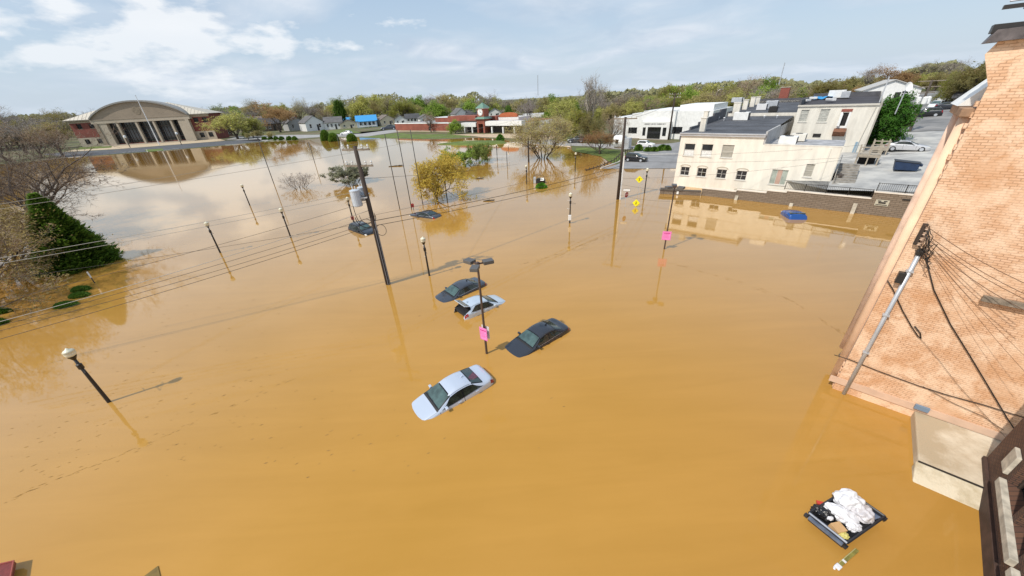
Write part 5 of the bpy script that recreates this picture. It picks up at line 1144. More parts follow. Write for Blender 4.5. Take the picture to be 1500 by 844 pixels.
for i, (x, y, w, lab) in enumerate(((97, 448, 2.1, 'nearest and largest of three clipped mounds in the flood below the conifer'), (117, 434, 1.9, 'middle of three clipped mounds in the flood below the conifer'), (119, 425, 1.9, 'farthest of three clipped mounds in the flood below the conifer'), (2, 458, 1.7, 'clipped mound cut by the left edge of the picture, upper one'), (-2, 474, 1.6, 'clipped mound cut by the left edge of the picture, lower one'))):
    bp_ = G(x, y, 0); bush(bp_, w*.88, .36, lab, i, d=w*.5, sz=.055)
bush(G(793, 275, 0), 1.9, .75, 'bright green clipped bush in the flood next to the dark cart', 8, lf_bright, sz=.09)
for i, (x, y, w, h, lab) in enumerate(((478, 206, 11, 11.5, 'tallest dark rounded evergreen bush at the far waterline'), (489.5, 207, 11.5, 9, 'middle dark rounded evergreen bush at the far waterline'), (516, 207, 11, 8.5, 'lone dark rounded evergreen bush at the waterline below the white car'))):
    p = G(x, y, 0); k_ = p.length/FPX*1.0; bush(p, w*k_, h*k_, lab, 20+i, lf_dark, n=2200, sz=.35)
for i, (x, y, w, h, lab) in enumerate(((935, 221, 11, 8, 'biggest round bush on the kerb island by the parked white car'), (949, 222, 10, 5, 'low bush on the kerb island behind the dark parked car'), (958, 222, 10, 5.5, 'bush in the middle of the kerb island row'), (970, 219.5, 11, 6, 'upper bush of the kerb island row near the cream building'), (977, 220.5, 10, 6, 'rightmost bush on the kerb island'), (966, 221, 9, 5, 'small bush in front of the upper kerb island bush'))):
    p = on_ground(x, y); k_ = p.length/FPX; bush(p, w*k_, h*k_, lab, 30+i, n=1000, sz=.16)
for i, (x, y) in enumerate(((921, 201), (925, 200.5), (972, 203), (977, 203), (982, 203), (990, 203), (996, 203))):
    bush(on_ground(x, y), 1.2, .9, 'small dark foundation shrub against the white office wall', 50+i, lf_dark, grp='foundation shrubs along the white office', n=400, sz=.12)
for i, x in enumerate((388, 397, 405, 413, 424, 432)): p = on_ground(x, 205); bush(p, 2.6, 1.6, 'small dark shrub beside the far street', 70+i, lf_dark, grp='row of small shrubs beside the far street', n=300, sz=.3)
for i, x in enumerate((131, 137, 143, 152, 305, 311, 318)): bush(on_ground(x, 213 if x < 200 else 202.5), 4, 2.2, 'low dark shrub against the civic building wing', 80+i, lf_dark, grp='low shrubs along the civic building', n=350, sz=.35)
bush(on_ground(733, 208), 3.2, 2.6, 'bright green bush on the grass island in front of the shops', 90, lf_bright, n=700, sz=.2)
# big green tree at the cream building's right
t = TreeMesh(65); t.grow(Vector((0, 0, 0)), Vector((-.1, 0, 1)), 2.6, .28, 0, 4, [7, 5, 5, 4], .0, .9, .2, .02, .75, 3, 4); t.leaves(13, .5, .16)
p = onlot(1300, 208); p2 = on_ground(1300, 195); z_ = top_z(p, 1330, 130)-p.z
t.emit('street_tree', 'full fresh green tree beside the side wall of the tall cream building', 'tree', bark, twig_brown, leafmat('leaf_street', (.03, .095, .01), (.075, .20, .018), .2), p, H=min(z_, 8.3), W=6.4)
# ivy on rail, sapling on the ramp etc.
# ------------------------------------------------------------------ cars
def lerpk(keys, x):
    if x <= keys[0][0]: return keys[0][1]
    for (a, ya), (b, yb) in zip(keys, keys[1:]):
        if x <= b:
            t = (x-a)/(b-a); return ya+(yb-ya)*t
    return keys[-1][1]
blackp_ = mat('window_black', (.008, .008, .009), .25); glasslight = mat('windshield_glass', (.055, .095, .09), .04, .35, 2.2, spec=.9); sideglass = mat('side_glass', (.02, .025, .018), .05, .5, 3, spec=.7)
STY = {   # x runs from the front (-) to the rear (+), metres
    'sedan': dict(L=(-2.38, 2.40), top=[(-2.4, .55), (-2.32, .70), (-1.9, .83), (-1.3, .93), (-.92, .99), (-.15, 1.37), (.25, 1.455), (.75, 1.45), (1.1, 1.38), (1.72, 1.10), (1.95, 1.085), (2.25, 1.06), (2.36, .98), (2.42, .6)],
                  belt=[(-2.4, .5), (-2.2, .64), (-1.2, .84), (-.9, .90), (1.6, .98), (2.2, .96), (2.42, .55)], w=[(-2.4, .55), (-2.3, .72), (-2.0, .84), (-1.3, .90), (0, .915), (1.5, .90), (2.1, .85), (2.33, .76), (2.42, .6)], ws=(-.92, -.15), rw=(1.06, 1.72), side=(-.55, 1.45), roofx=(-.1, 1.0)),
    'hatch': dict(L=(-2.15, 2.10), top=[(-2.17, .5), (-2.1, .68), (-1.6, .90), (-1.1, 1.0), (-.8, 1.06), (0, 1.44), (.4, 1.50), (1.0, 1.49), (1.5, 1.40), (1.95, 1.05), (2.08, .9), (2.12, .5)],
                  belt=[(-2.17, .48), (-2.0, .66), (-1, .90), (1.5, 1.02), (2.0, .9), (2.12, .5)], w=[(-2.17, .5), (-2.05, .72), (-1.7, .84), (-1.0, .88), (0, .89), (1.4, .87), (1.9, .80), (2.12, .66)], ws=(-.8, 0), rw=(1.5, 1.93), side=(-.45, 1.42), roofx=(.05, 1.42)),
    'suv': dict(L=(-2.35, 2.30), top=[(-2.37, .7), (-2.3, .95), (-1.8, 1.08), (-1.2, 1.16), (-1.0, 1.18), (-.35, 1.66), (0, 1.74), (1.5, 1.74), (1.95, 1.66), (2.2, 1.2), (2.28, 1.0), (2.32, .6)],
                belt=[(-2.37, .6), (-2.2, .85), (-1.2, 1.03), (2.0, 1.14), (2.2, 1.0), (2.32, .6)], w=[(-2.37, .6), (-2.25, .82), (-1.9, .92), (0, .96), (1.9, .93), (2.2, .88), (2.32, .78)], ws=(-1.0, -.35), rw=(1.96, 2.19), side=(-.75, 1.85), roofx=(-.1, 1.8)),
}
def carpt(st, x, t, off=0.0):   # t 0 (sill) .. 1 (centre line)
    top = lerpk(st['top'], x); belt = min(lerpk(st['belt'], x), top-.03); w = lerpk(st['w'], x); k = max(0, min(1, (top-belt-.05)/.38))
    wr = w*(.90-.20*k); rail = top-.03-.075*k
    prof = [(w*.93, .20), (w*.985, .34), (w*1.0, .55 if belt > .6 else belt*.7), (w*.985, belt-.05), (w*.955, belt), (wr+(.0), rail), (wr*.86, top-.018*(1+k)), (wr*.45, top-.004), (0, top)]
    tt = [0, .1, .22, .34, .4, .68, .76, .9, 1.0]
    for i in range(8):
        if t <= tt[i+1]+1e-9: f = (t-tt[i])/(tt[i+1]-tt[i]); y = prof[i][0]+(prof[i+1][0]-prof[i][0])*f; z = prof[i][1]+(prof[i+1][1]-prof[i][1])*f; break
    return Vector((x, y, z))
def smoothx(st, x, t):          # average over a short length, so the outline has no hard kinks
    v = Vector(); w_ = 0
    for d, a in ((-.09, 1), (0, 2), (.09, 1)):
        xx = max(st['L'][0], min(st['L'][1], x+d)); v += carpt(st, xx, t)*a; w_ += a
    v /= w_; v.x = x; return v
def make_car(name, style, paint, label, cat, wheels=False, open_tail=False, tl_up=True, trim=True, group=None, plate=True):
    st = STY[style]; t = thing(name, label, cat, (0, 0, 0), 0, group); x0, x1 = st['L']
    xs = sorted({x0+(x1-x0)*i/40 for i in range(41)} | {st['ws'][0], st['ws'][1], st['rw'][0], st['rw'][1]})
    ts = [0, .05, .1, .16, .22, .28, .34, .4, .5, .6, .68, .72, .76, .83, .9, .95, 1.0]
    b = MB(); grid = []
    for x in xs:
        row = [smoothx(st, x, q) for q in ts]; ring = [b.bm.verts.new(p) for p in row]+[b.bm.verts.new((p.x, -p.y, p.z)) for p in row[-2::-1]]; grid.append(ring)
    for i in range(len(xs)-1):
        for j in range(len(grid[0])-1):
            xm = (xs[i]+xs[i+1])/2
            if open_tail and xm > st['rw'][0]+.02 and 9 <= j <= len(grid[0])-11: continue
            b.bm.faces.new((grid[i][j], grid[i+1][j], grid[i+1][j+1], grid[i][j+1]))
    if not open_tail: b.bm.faces.new(grid[-1])
    b.bm.faces.new(grid[0][::-1])
    body = b.build('body', paint, t, smooth=True)
    if body.data.polygons: pass
    def patch(xa, xb, ta, tb, off, side=0, skew=0.0, skewb=0.0, n=8, mj=6):   # surface patch just proud of the body
        vs, fs = [], []
        for i in range(n+1):
            for j in range(mj+1):
                f = j/mj; tq = ta+(tb-ta)*f; xa2 = xa+skew*f; xb2 = xb-skewb*f; x = xa2+(xb2-xa2)*i/n
                if side == 0: yy = 1
                p = smoothx(st, x, min(tq, 2-tq)); sg_ = 1 if tq <= 1 else -1; p = Vector((p.x, p.y*sg_, p.z))
                e1 = smoothx(st, x+.02, min(tq, 2-tq)); e1 = Vector((e1.x, e1.y*sg_, e1.z))-p
                t2_ = tq+.02; e2 = smoothx(st, x, min(t2_, 2-t2_)); e2 = Vector((e2.x, e2.y*(1 if t2_ <= 1 else -1), e2.z))-p
                nrm = e2.cross(e1) ; nrm = nrm.normalized() if nrm.length > 1e-9 else Vector((0, 0, 1))
                if nrm.dot(p-Vector((p.x, 0, .6))) < 0: nrm = -nrm
                p = p+nrm*off
                if side == -1: p.y = -p.y
                vs.append(p)
        for i in range(n):
            for j in range(mj): a = i*(mj+1)+j; fs.append((a, a+mj+1, a+mj+2, a+1))
        return vs, fs
    def part(nm, pm_, *a, m=6, **k): vs, fs = patch(*a, mj=m, **k); return MB().faces(vs, fs).build(nm, pm_, t, smooth=True)
    ws, rw = st['ws'], st['rw']
    part('window_surround', blackp_, ws[0]+.0, ws[1]+.01, .685, 1.315, .005, n=8, m=12)
    part('windshield', glasslight, ws[0]+.07, ws[1]-.05, .725, 1.275, .010, n=8, m=12)
    part('cowl', darkmetal, ws[0]-.08, ws[0]+.015, .66, 1.34, .006, n=2, m=10)
    if not open_tail: part('window_surround', blackp_, rw[0]+.02, rw[1]-.03, .69, 1.31, .005, n=8, m=12)
    if not open_tail: part('rear_window', glasscar, rw[0]+.07, rw[1]-.08, .73, 1.27, .010, n=8, m=12)
    s0, s1 = st['side']; mid_ = s0+(s1-s0)*.52
    for sg_ in (1, -1):
        part('window_surround', blackp_, s0-.22, s1+.18, .412, .668, .004, side=sg_, skew=.58, skewb=.50)
        part('front_side_window', sideglass, s0-.12, mid_-.04, .43, .64, .007, side=sg_, skew=.50, skewb=.0)
        part('rear_side_window', sideglass, mid_+.04, s1+.08, .43, .64, .007, side=sg_, skew=0, skewb=.42)
        part('belt_trim', mat('chrome_trim', (.5, .5, .5), .25, metal=.9) if trim else darkmetal, s0-.1, s1+.1, .402, .418, .012, side=sg_, n=8, m=1)
        part('door_seam', darkmetal, mid_-.012, mid_+.012, .1, .40, .004, side=sg_, n=1, m=6)
        part('door_seam', darkmetal, s0-.33, s0-.31, .1, .38, .004, side=sg_, n=1, m=6); 
        mb = MB(); p = smoothx(st, s0+.02, .42); mb.box((p.x, sg_*(p.y+.10), p.z+.06), (.13, .20, .13)); mb.box((p.x+.03, sg_*(p.y+.01), p.z+.01), (.08, .1, .04)); mb.build('side_mirror', paint, t, bevel=.025)
        for hx in (s0+.75, mid_+.75): p = smoothx(st, hx, .34); MB().box((p.x, sg_*(p.y+.02), p.z-.02), (.17, .035, .03)).build('door_handle', paint, t)
        part('headlight', mat('headlight_lens', (.6, .6, .55), .15), x0+.07, x0+.42, .30, .52, .008, side=sg_, n=3, m=3)
        part('taillight', mat('taillight_lens', (.32, .012, .01), .2), x1-.30, x1-.05, .30, .5, .008, side=sg_, n=3, m=3)
    part('roof_rail', darkmetal, st['roofx'][0], st['roofx'][1], .70, .712, .006, side=1, n=8, m=1); part('roof_rail', darkmetal, st['roofx'][0], st['roofx'][1], .70, .712, .006, side=-1, n=8, m=1)
    part('hood_seam', darkmetal, x0+.35, ws[0]-.1, .655, .668, .004, side=1, n=6, m=1); part('hood_seam', darkmetal, x0+.35, ws[0]-.1, .655, .668, .004, side=-1, n=6, m=1)
    p = smoothx(st, st['roofx'][1]-.12, 1.0); MB().prism([(-.1, 0), (.1, 0), (.12, .09), (.06, .09)], -.02, .02, 'y').build('roof_antenna', paint, t).location = (p.x, 0, p.z)
    wp = MB(); 
    for yy in (-.45, .15): a_ = smoothx(st, ws[0]+.03, .95); wp.tube([(ws[0]+.0, yy, a_.z+.0), (ws[0]+.10, yy+.5, a_.z+.035)], .012, 4)
    wp.build('wiper', darkmetal, t)
    if wheels:
        for xw in (x0+.88, x1-.92):
            for sg_ in (1, -1):
                wd = lerpk(st['w'], xw); rr = .34 if style != 'suv' else .38
                w_ = MB().tube([(xw, sg_*(wd-.2), rr), (xw, sg_*(wd+.01), rr)], rr, 22).build('wheel', mat('tyre_rubber', (.02, .02, .02), .8), t)
                MB().tube([(xw, sg_*(wd+.005), rr), (xw, sg_*(wd+.03), rr)], rr*.64, 14).build('rim', metalgrey, w_)
        part('wheel_arch', darkmetal, x0+.48, x0+1.28, .0, .2, .004, side=1, n=8, m=3, skew=.12, skewb=.12); part('wheel_arch', darkmetal, x0+.48, x0+1.28, .0, .2, .004, side=-1, n=8, m=3, skew=.12, skewb=.12)
        part('wheel_arch', darkmetal, x1-1.32, x1-.52, .0, .2, .004, side=1, n=8, m=3, skew=.12, skewb=.12); part('wheel_arch', darkmetal, x1-1.32, x1-.52, .0, .2, .004, side=-1, n=8, m=3, skew=.12, skewb=.12)
    return t
def carpaint(n, c, metal=.5, r=.25):
    m = mat(n, c, r, metal=metal, spec=.6)
    b = m.node_tree.nodes['Principled BSDF']; b.inputs['Coat Weight'].default_value = .7; b.inputs['Coat Roughness'].default_value = .04; return m
def setcar(t, front, rear, z, pitch=0, roll=0):       # front and rear are picture points on the waterline
    a, b_ = G(*front, 0), G(*rear, 0); c_ = (a+b_)/2; az = atan2(b_.y-a.y, b_.x-a.x)
    t.location = (c_.x, c_.y, z); t.rotation_euler = (roll, pitch, az); return t
silver = carpaint('silver_blue_paint', (.58, .64, .74), .35, .3); lightsil = carpaint('pale_silver_paint', (.60, .68, .76), .35, .3); charcoal = carpaint('charcoal_paint', (.035, .038, .048), .3); slate = carpaint('slate_paint', (.055, .062, .078), .3); blackp = carpaint('black_paint', (.012, .012, .014), .2); greyp = carpaint('grey_paint', (.06, .068, .085), .3); whitep = carpaint('white_car_paint', (.75, .75, .76), 0, .3); bluep = carpaint('blue_paint', (.01, .075, .30), .3); silv2 = carpaint('silver_paint', (.60, .60, .61), .3, .3)
t = make_car('sedan', 'sedan', silver, 'pale silver sedan nearest the camera, sunk to its windows with hood under water', 'car'); setcar(t, (594, 612), (714, 549), -.76, radians(-3.0)); t.scale = (1.02,)*3
t = make_car('sedan', 'sedan', charcoal, 'dark charcoal sedan with sunken hood corner right of the three headed lamp pole', 'car'); setcar(t, (738, 522), (826, 475), -.74, radians(-1.5), radians(0))
t = make_car('sedan', 'sedan', slate, 'dark slate sedan sunk beside the hatchback with the raised tailgate', 'car', ); setcar(t, (634, 443), (706, 413), -.78, radians(-1.5))
t = make_car('hatchback', 'hatch', lightsil, 'pale silver hatchback with raised rear lid, nose under water', 'car', open_tail=True); setcar(t, (742, 432), (667, 466), -.72, radians(-4.5))
st = STY['hatch']
b = MB(); b.box((1.25, 0, .93), (1.5, 1.45, .04)); b.box((1.9, 0, .8), (.06, 1.5, .25)); b.build('cargo_interior', mat('interior_black', (.015, .015, .017), .8), t)
b = MB(); b.faces([(1.50, -.62, 1.42), (1.50, .62, 1.42), (2.02, .68, 1.60), (2.02, -.68, 1.60), (1.50, -.62, 1.38), (1.50, .62, 1.38), (2.02, .68, 1.55), (2.02, -.68, 1.55)], [(0, 1, 2, 3), (4, 5, 6, 7), (0, 3, 7, 4), (1, 2, 6, 5), (2, 3, 7, 6), (0, 1, 5, 4)]); b.build('tailgate', lightsil, t, bevel=.02)
MB().faces([(1.55, -.55, 1.445), (1.55, .55, 1.445), (1.95, .58, 1.585), (1.95, -.58, 1.585)], [(0, 1, 2, 3)]).build('tailgate_window', glasscar, t)
MB().tube([(1.6, .6, 1.0), (1.85, .62, 1.52)], .012, 5).tube([(1.6, -.6, 1.0), (1.85, -.62, 1.52)], .012, 5).build('gas_strut', darkmetal, t)
t = make_car('suv', 'suv', blackp, 'black car with pale roof rails sunk in the flood behind the transformer pole', 'car', trim=False); setcar(t, (553, 345), (513, 331), -.85, radians(1))
t = make_car('sedan', 'sedan', greyp, 'dark grey sedan afloat in the flood in front of the golden tree', 'car'); setcar(t, (601, 313), (645, 319), -.70, radians(2))
t = make_car('suv', 'suv', whitep, 'white sport utility car parked in front of the white office', 'car', wheels=True)
a = on_ground(927, 216.5); b_ = on_ground(964, 215); t.location = (a+b_)/2; t.rotation_euler = (0, 0, AZ+pi); t.scale = (1.0,)*3
t = make_car('suv', 'suv', blackp, 'black sport utility car driving on the ramp road near the waterline', 'car', wheels=True, trim=False); a = on_ground(931, 236.5); t.location = a; t.rotation_euler = (0, 0, AZ+pi)
t = make_car('sedan', 'sedan', silv2, 'silver sedan parked on the lot above the block wall', 'car', wheels=True); a = onlot(1326, 221); t.location = a; t.rotation_euler = (0, 0, AZ+pi)
t = make_car('hatchback', 'hatch', whitep, 'white car on the far street above the rounded waterline bushes', 'car', wheels=True); a = on_ground(508, 198); t.location = a; t.rotation_euler = (0, 0, -.15); t.scale = (1.5,)*3
t = make_car('sedan', 'sedan', greyp, 'grey car on the far street near the left end of the brick shop wall', 'car', wheels=True); a = on_ground(570, 190.5); t.location = a; t.rotation_euler = (0, 0, .2); t.scale = (2.0,)*3
t = make_car('pickup', 'suv', blackp, 'dark vehicle parked at the foot of the utility pole on the upper street', 'car', wheels=True); a = onlot(1354, 171); t.location = a; t.rotation_euler = (0, 0, AZ)
t = make_car('sedan', 'sedan', charcoal, 'dark car parked far up the street beside the peach brick building', 'car', wheels=True); a = onlot(1390, 160); t.location = a; t.rotation_euler = (0, 0, AZ+pi)
t = make_car('sedan', 'sedan', silv2, 'silver car parked under the fresh green tree beyond the deck', 'car', wheels=True); a = onlot(1322, 181); t.location = a; t.rotation_euler = (0, 0, AZ+1.2)
t = make_car('van', 'suv', whitep, 'white van far up the street between the dark cars', 'car', wheels=True); a = onlot(1368, 160); t.location = a; t.rotation_euler = (0, 0, AZ+1.3)
t = make_car('suv', 'suv', greyp, 'grey car on the street behind the park, left of the orange brown tree', 'car', wheels=True); a = on_ground(844, 209); t.location = a; t.rotation_euler = (0, 0, -.3); t.scale = (1.15,)*3
# blue car, only its bonnet out of the water
p = G(1163, 318, 0); t = thing('sunken_car', 'bright blue car with only its front end and lamps above water by the block wall', 'car', (p.x, p.y, -.42), AZ-1.05)
b = MB(); xs = [-1.5, -1.4, -1.1, -.5, .2, .8, 1.1]; zz_ = [.5, .78, .92, 1.0, 1.04, .9, .3]; ww_ = [.66, .82, .9, .92, .92, .9, .86]; rows = []
for x, z, w in zip(xs, zz_, ww_): rows.append([b.bm.verts.new((x, y*w, zq)) for y, zq in ((-1, .1), (-1, z*.78), (-.82, z*.97), (-.4, z*1.02), (0, z*1.03), (.4, z*1.02), (.82, z*.97), (1, z*.78), (1, .1))])
for i in range(6):
    for j in range(8): b.bm.faces.new((rows[i][j], rows[i+1][j], rows[i+1][j+1], rows[i][j+1]))
b.bm.faces.new(rows[0][::-1]); b.bm.faces.new(rows[-1]); b.build('hood', bluep, t, smooth=False, bevel=.04)
for sg_ in (1, -1): MB().box((-1.5, sg_*.6, .60), (.09, .32, .17)).build('headlight', mat('headlight_lens', (.6, .6, .55)), t, bevel=.03)
MB().box((-1.53, 0, .52), (.08, .5, .12)).build('grille', sign_white, t); MB().box((.35, 0, .98), (.5, 1.5, .1)).build('windshield', glasscar, t)

# ------------------------------------------------------------------ street furniture
def lamp_post():
    t = thing('lamp_post', 'x', 'lamp post', (0, 0, 0), 0)
    MB().lathe((0, 0, -1.3), [(.16, 0), (.16, .9), (.11, 1.1), (.085, 1.3), (.075, 3.1), (.06, 4.3)], 10).build('pole', blackpaint, t, smooth=True)
    b = MB(); b.lathe((0, 0, 2.35), [(.06, 0), (.115, .03), (.115, .3), (.06, .34)], 10).lathe((0, 0, 2.95), [(.06, 0), (.075, .02), (.13, .14), (.17, .2), (.17, .23)], 12); b.build('collar', blackpaint, t)
    MB().lathe((0, 0, 3.18), [(.13, 0), (.20, .06), (.225, .17), (.20, .27), (.235, .28), (.17, .36), (.07, .41), (.03, .48)], 16).build('globe', globe, t, smooth=True)
    b = MB(); 
    for z in (2.75, 1.75): b.tube([(0, 0, z), (.36, .08, z+.03)], .016, 5)
    b.build('banner_arm', sign_white, t)
    b = MB(); b.tube([(0, 0, 2.35), (-.62, -.1, 2.34)], .014, 5).tube([(-.1, 0, 2.62), (-.62, -.1, 2.34)], .008, 4); b.build('sign_bracket', blackpaint, t)
    return t
LP = [((160, 589), 'lamp post nearest the camera at the lower left, with a large cream globe', 1.0), ((322.7, 370.3), 'black lamp post left of centre, standing right of the conifer', .98), ((426, 348), 'lamp post left of the transformer pole among the wires', 1.0), ((366, 301), 'lamp post below the bare grey shrub reflected in pale water', .95),
      ((629, 404), 'white globed lamp post just behind the dark slate sedan', 1.0), ((834.6, 327), 'lamp post in open water with a white box on its shaft', 1.0), ((655, 292), 'lamp post beside the trunk of the golden tree', .95), ((842.5, 251.5), 'lamp post by the shore of the park lawn', 1.0), ((771.6, 270), 'thin lamp post in the flood left of the dark cart', .9), ((944, 283), 'lamp post by the yellow warning signs with dark base', 1.0),
      ((518.5, 327), 'lamp post with a small red box beside the black sunken car', .95), ((728.5, 234), 'lamp post between the green shrubs behind the golden tree', 1.0)]
L0 = None
for pxy, lab, s in LP:
    p = G(*pxy, 0)
    if L0 is None: L0 = lamp_post(); L0['label'] = lab; L0['group'] = 'black lamp posts standing in the flood'; L0.location = p; L0.rotation_euler = (0, 0, 2.4)
    else: o = dup(L0, p, random.Random(pxy[0]).uniform(1.8, 3.2), lab, 'black lamp posts standing in the flood'); o.scale = (1, 1, s)
# thin far lamps
for i, (x, yb, yt, lab) in enumerate(((191, 216.5, 202, 'small white lamp in front of the left column of the civic building'), (266, 212, 197, 'small white lamp in front of the right columns of the civic building'), (745, 224, 214, 'thin post with white head left of the pavilion frame'), (821, 207, 168, 'pale thin wooden pole among the park trees'))):
    p = on_ground(x, yb); zt = top_z(p, x, yt); t = thing('lamp_post' if i < 3 else 'wooden_pole', lab, 'lamp post' if i < 3 else 'pole', p); r_ = p.length*.0006
    MB().tube([(0, 0, -1), (0, 0, zt-p.z)], r_, 6).build('pole', [blackpaint, blackpaint, blackpaint, greywood][i], t)
    if i < 3: MB().lathe((0, 0, zt-p.z), [(r_, 0), (r_*3.4, r_*2), (r_*3.4, r_*6), (r_, r_*8)], 8).build('globe', white, t)
p = G(834.6, 327, 0); o = MB().box((0, 0, .72), (.34, .2, .62)).build('notice_box', white, None, bevel=.02); o.location = (p.x-.04, p.y-.12, 0); tag(o, 'white notice box fixed low on the lamp post in open water', 'box')
for x, y, lab in ((518.7, 318.5, 'small red box on the lamp post beside the black sunken car'), (606, 301, 'small red marker sign on a pale post at the grey car nose')):
    p = G(x, y+(8 if x < 600 else 7), 0); t = thing('marker_sign', lab, 'sign', p); MB().box((0, -.12, .72), (.34, .16, .5)).build('red_panel', mat('sign_red', (.33, .02, .02), .5), t); MB().tube([(0, 0, -1), (0, 0, 1.0)], .04, 6).build('post', blackpaint, t)
    MB().box((0, -.21, .72), (.2, .012, .22)).build('panel_face', mat('sign_dark_red', (.1, .02, .02), .5), t)
# three headed lamp poles with pink signs
pink = mat('pink_sign', (.88, .26, .58), .5, .06, 6)
def sign_writing(par, w, h, m, y=-.012, seed=1):
    R = random.Random(seed); b = MB(); n = 6
    for k in range(n):
        z = h*(.34-.68*k/(n-1)); x = -w*.33; e = w*R.uniform(.2, .34)
        while x < e:
            l = w*R.uniform(.03, .07); b.bb(x, min(e, x+l), y-.002, y, z-h*.022, z+h*.022); x += l+w*.025
    b.build('small_writing', m, par)
def shoebox_pole(px, top, hs, lab, az0):
    p = G(*px, 0); zt = top_z(p, *top); t = thing('parking_lamp', lab, 'lamp', p)
    MB().tube([(0, 0, -1.2), (0, 0, zt)], [.075, .06], 8).build('pole', bronze, t)
    MB().lathe((0, 0, zt-.02), [(.12, 0), (.12, .16), (.05, .2)], 8).build('hub', bronze, t)
    for k in range(3):
        a_ = az0+k*2*pi/3; M_ = Matrix.Rotation(a_, 3, 'Z'); c_ = M_ @ Vector((.58, 0, 0)); h_ = MB(); h_.box((c_.x, c_.y, zt+.08), (.56, .42, .19), M=M_); o_ = h_.build('lamp_head', mat('head_grey', (.10, .095, .09), .45), t, bevel=.02)
        c3 = M_ @ Vector((.2, 0, 0)); MB().box((c3.x, c3.y, zt+.06), (.3, .07, .07), M=M_).build('arm', bronze, o_)
        MB().box((c_.x, c_.y, zt-.022), (.46, .34, .012), M=M_).build('lens', globe, o_)
    return t, p
t, p = shoebox_pole((713, 518), (702, 388), .9, 'three headed parking lamp pole in the middle of the flooded cars', radians(20))
def pinksign(p, zc, w, h, faceaz, lab, seed, back=True):
    s_ = thing('pink_sign', lab, 'sign', (p.x, p.y, zc), faceaz)
    MB().box((0, -.11, 0), (w, .014, h)).build('panel', pink, s_, bevel=.006); MB().box((0, -.122, h*.30), (w*.72, .006, h*.1)).build('headline_bar', mat('sign_magenta', (.55, .05, .25), .5), s_)
    b = MB(); e = .018
    for q in ((0, h/2-.04, w-.06, e), (0, -h/2+.04, w-.06, e), (-w/2+.04, 0, e, h-.09), (w/2-.04, 0, e, h-.09)): b.box((q[0], -.1205, q[1]), (q[2], .004, q[3]))
    b.build('border_line', mat('sign_magenta', (.55, .05, .25), .5), s_)
    sign_writing(s_, w, h*.75, mat('sign_magenta', (.55, .05, .25)), y=-.1185, seed=seed)
    if back: MB().box((.0, .11, .02), (w, .014, h)).build('back_panel', sign_white, s_, bevel=.006)
pinksign(p, top_z(p, 710, 488), .54, .86, -.62, 'pink notice sign on the three headed lamp pole in the middle', 1)
t2_, p = shoebox_pole((973, 365), (988, 275), .9, 'three headed parking lamp pole in front of the block wall end', radians(70))
pinksign(p, top_z(p, 977, 345), .78, .86, -.35, 'pink notice sign on the lamp pole in front of the block wall end', 2, back=False)
# yellow warning signs, stop sign, one way plate
yel = mat('warning_yellow', (.90, .80, .01), .45)
def warn(px, sz, yoff, lab, petals=8):
    p = G(*px, 0); z = top_z(p, *yoff); t = thing('warning_sign', lab, 'sign', p, -.3)
    MB().tube([(0, 0, -1), (0, 0, z+.2)], .03, 6).build('post', metalgrey, t)
    M_ = Matrix.Rotation(pi/4, 3, 'Y'); s_ = MB().box((0, -.05, z), (sz, .02, sz), M=M_).build('panel', yel, t, bevel=.008)
    b = MB(); b.tube([(0, -.063, z+.14), (0, -.071, z+.14)], .05, 10).box((0, -.067, z), (.09, .008, .2)).box((.05, -.067, z-.14), (.05, .008, .16), M=Matrix.Rotation(-.35, 3, 'Y')).box((-.05, -.067, z-.14), (.05, .008, .16), M=Matrix.Rotation(.35, 3, 'Y')).build('walker_symbol', darkmetal, s_)
warn((934.4, 281), .78, (935.8, 262.8), 'upper yellow diamond pedestrian warning sign by the waterline')
warn((931, 303), .66, (931.3, 297.2), 'lower yellow diamond warning sign just above the water by the stop sign')
p = G(915.5, 303, 0); z = top_z(p, 917.5, 285.3); t = thing('stop_sign', 'small red octagonal stop sign on a thin post standing in the flood', 'sign', p, .55)
MB().tube([(0, 0, -1), (0, 0, z+.75)], .028, 6).build('post', metalgrey, t); oc = [(cos(pi/8+k*pi/4)*.40, sin(pi/8+k*pi/4)*.40+z) for k in range(8)]; oc2 = [(x*.92, (q-z)*.92+z) for x, q in oc]
s_ = MB().prism(oc, -.05, -.035, 'y').build('border', white, t); MB().prism(oc2, -.056, -.051, 'y').build('octagon', mat('sign_red', (.33, .02, .02)), t)
def text3d(name, body, size, loc, par, m, rot=(pi/2, 0, 0), ext=.003):
    cu = bpy.data.curves.new(name, 'FONT'); cu.body = body; cu.size = size; cu.align_x = 'CENTER'; cu.align_y = 'CENTER'; cu.extrude = ext
    o = bpy.data.objects.new(name, cu); C.objects.link(o); dg = bpy.context.evaluated_depsgraph_get(); me = bpy.data.meshes.new_from_object(o.evaluated_get(dg)); bpy.data.objects.remove(o)
    o = bpy.data.objects.new(name, me); C.objects.link(o); me.materials.clear(); me.materials.append(m); o.parent = par; o.location = loc; o.rotation_euler = rot; return o
text3d('stop_lettering', 'STOP', .27, (0, -.06, z), t, white)
t = thing('one_way_sign', 'white and black street plate on top of the stop sign post', 'sign', (p.x, p.y, z+.62), -.35); MB().box((0, -.05, 0), (.95, .015, .30)).build('panel', darkmetal, t); MB().box((0, -.06, 0), (.88, .006, .23)).build('panel_face', white, t); MB().prism([(-.3, -.05), (.12, -.05), (.12, -.1), (.32, 0), (.12, .1), (.12, .05), (-.3, .05)], -.068, -.0635, 'y').build('arrow', white, t)
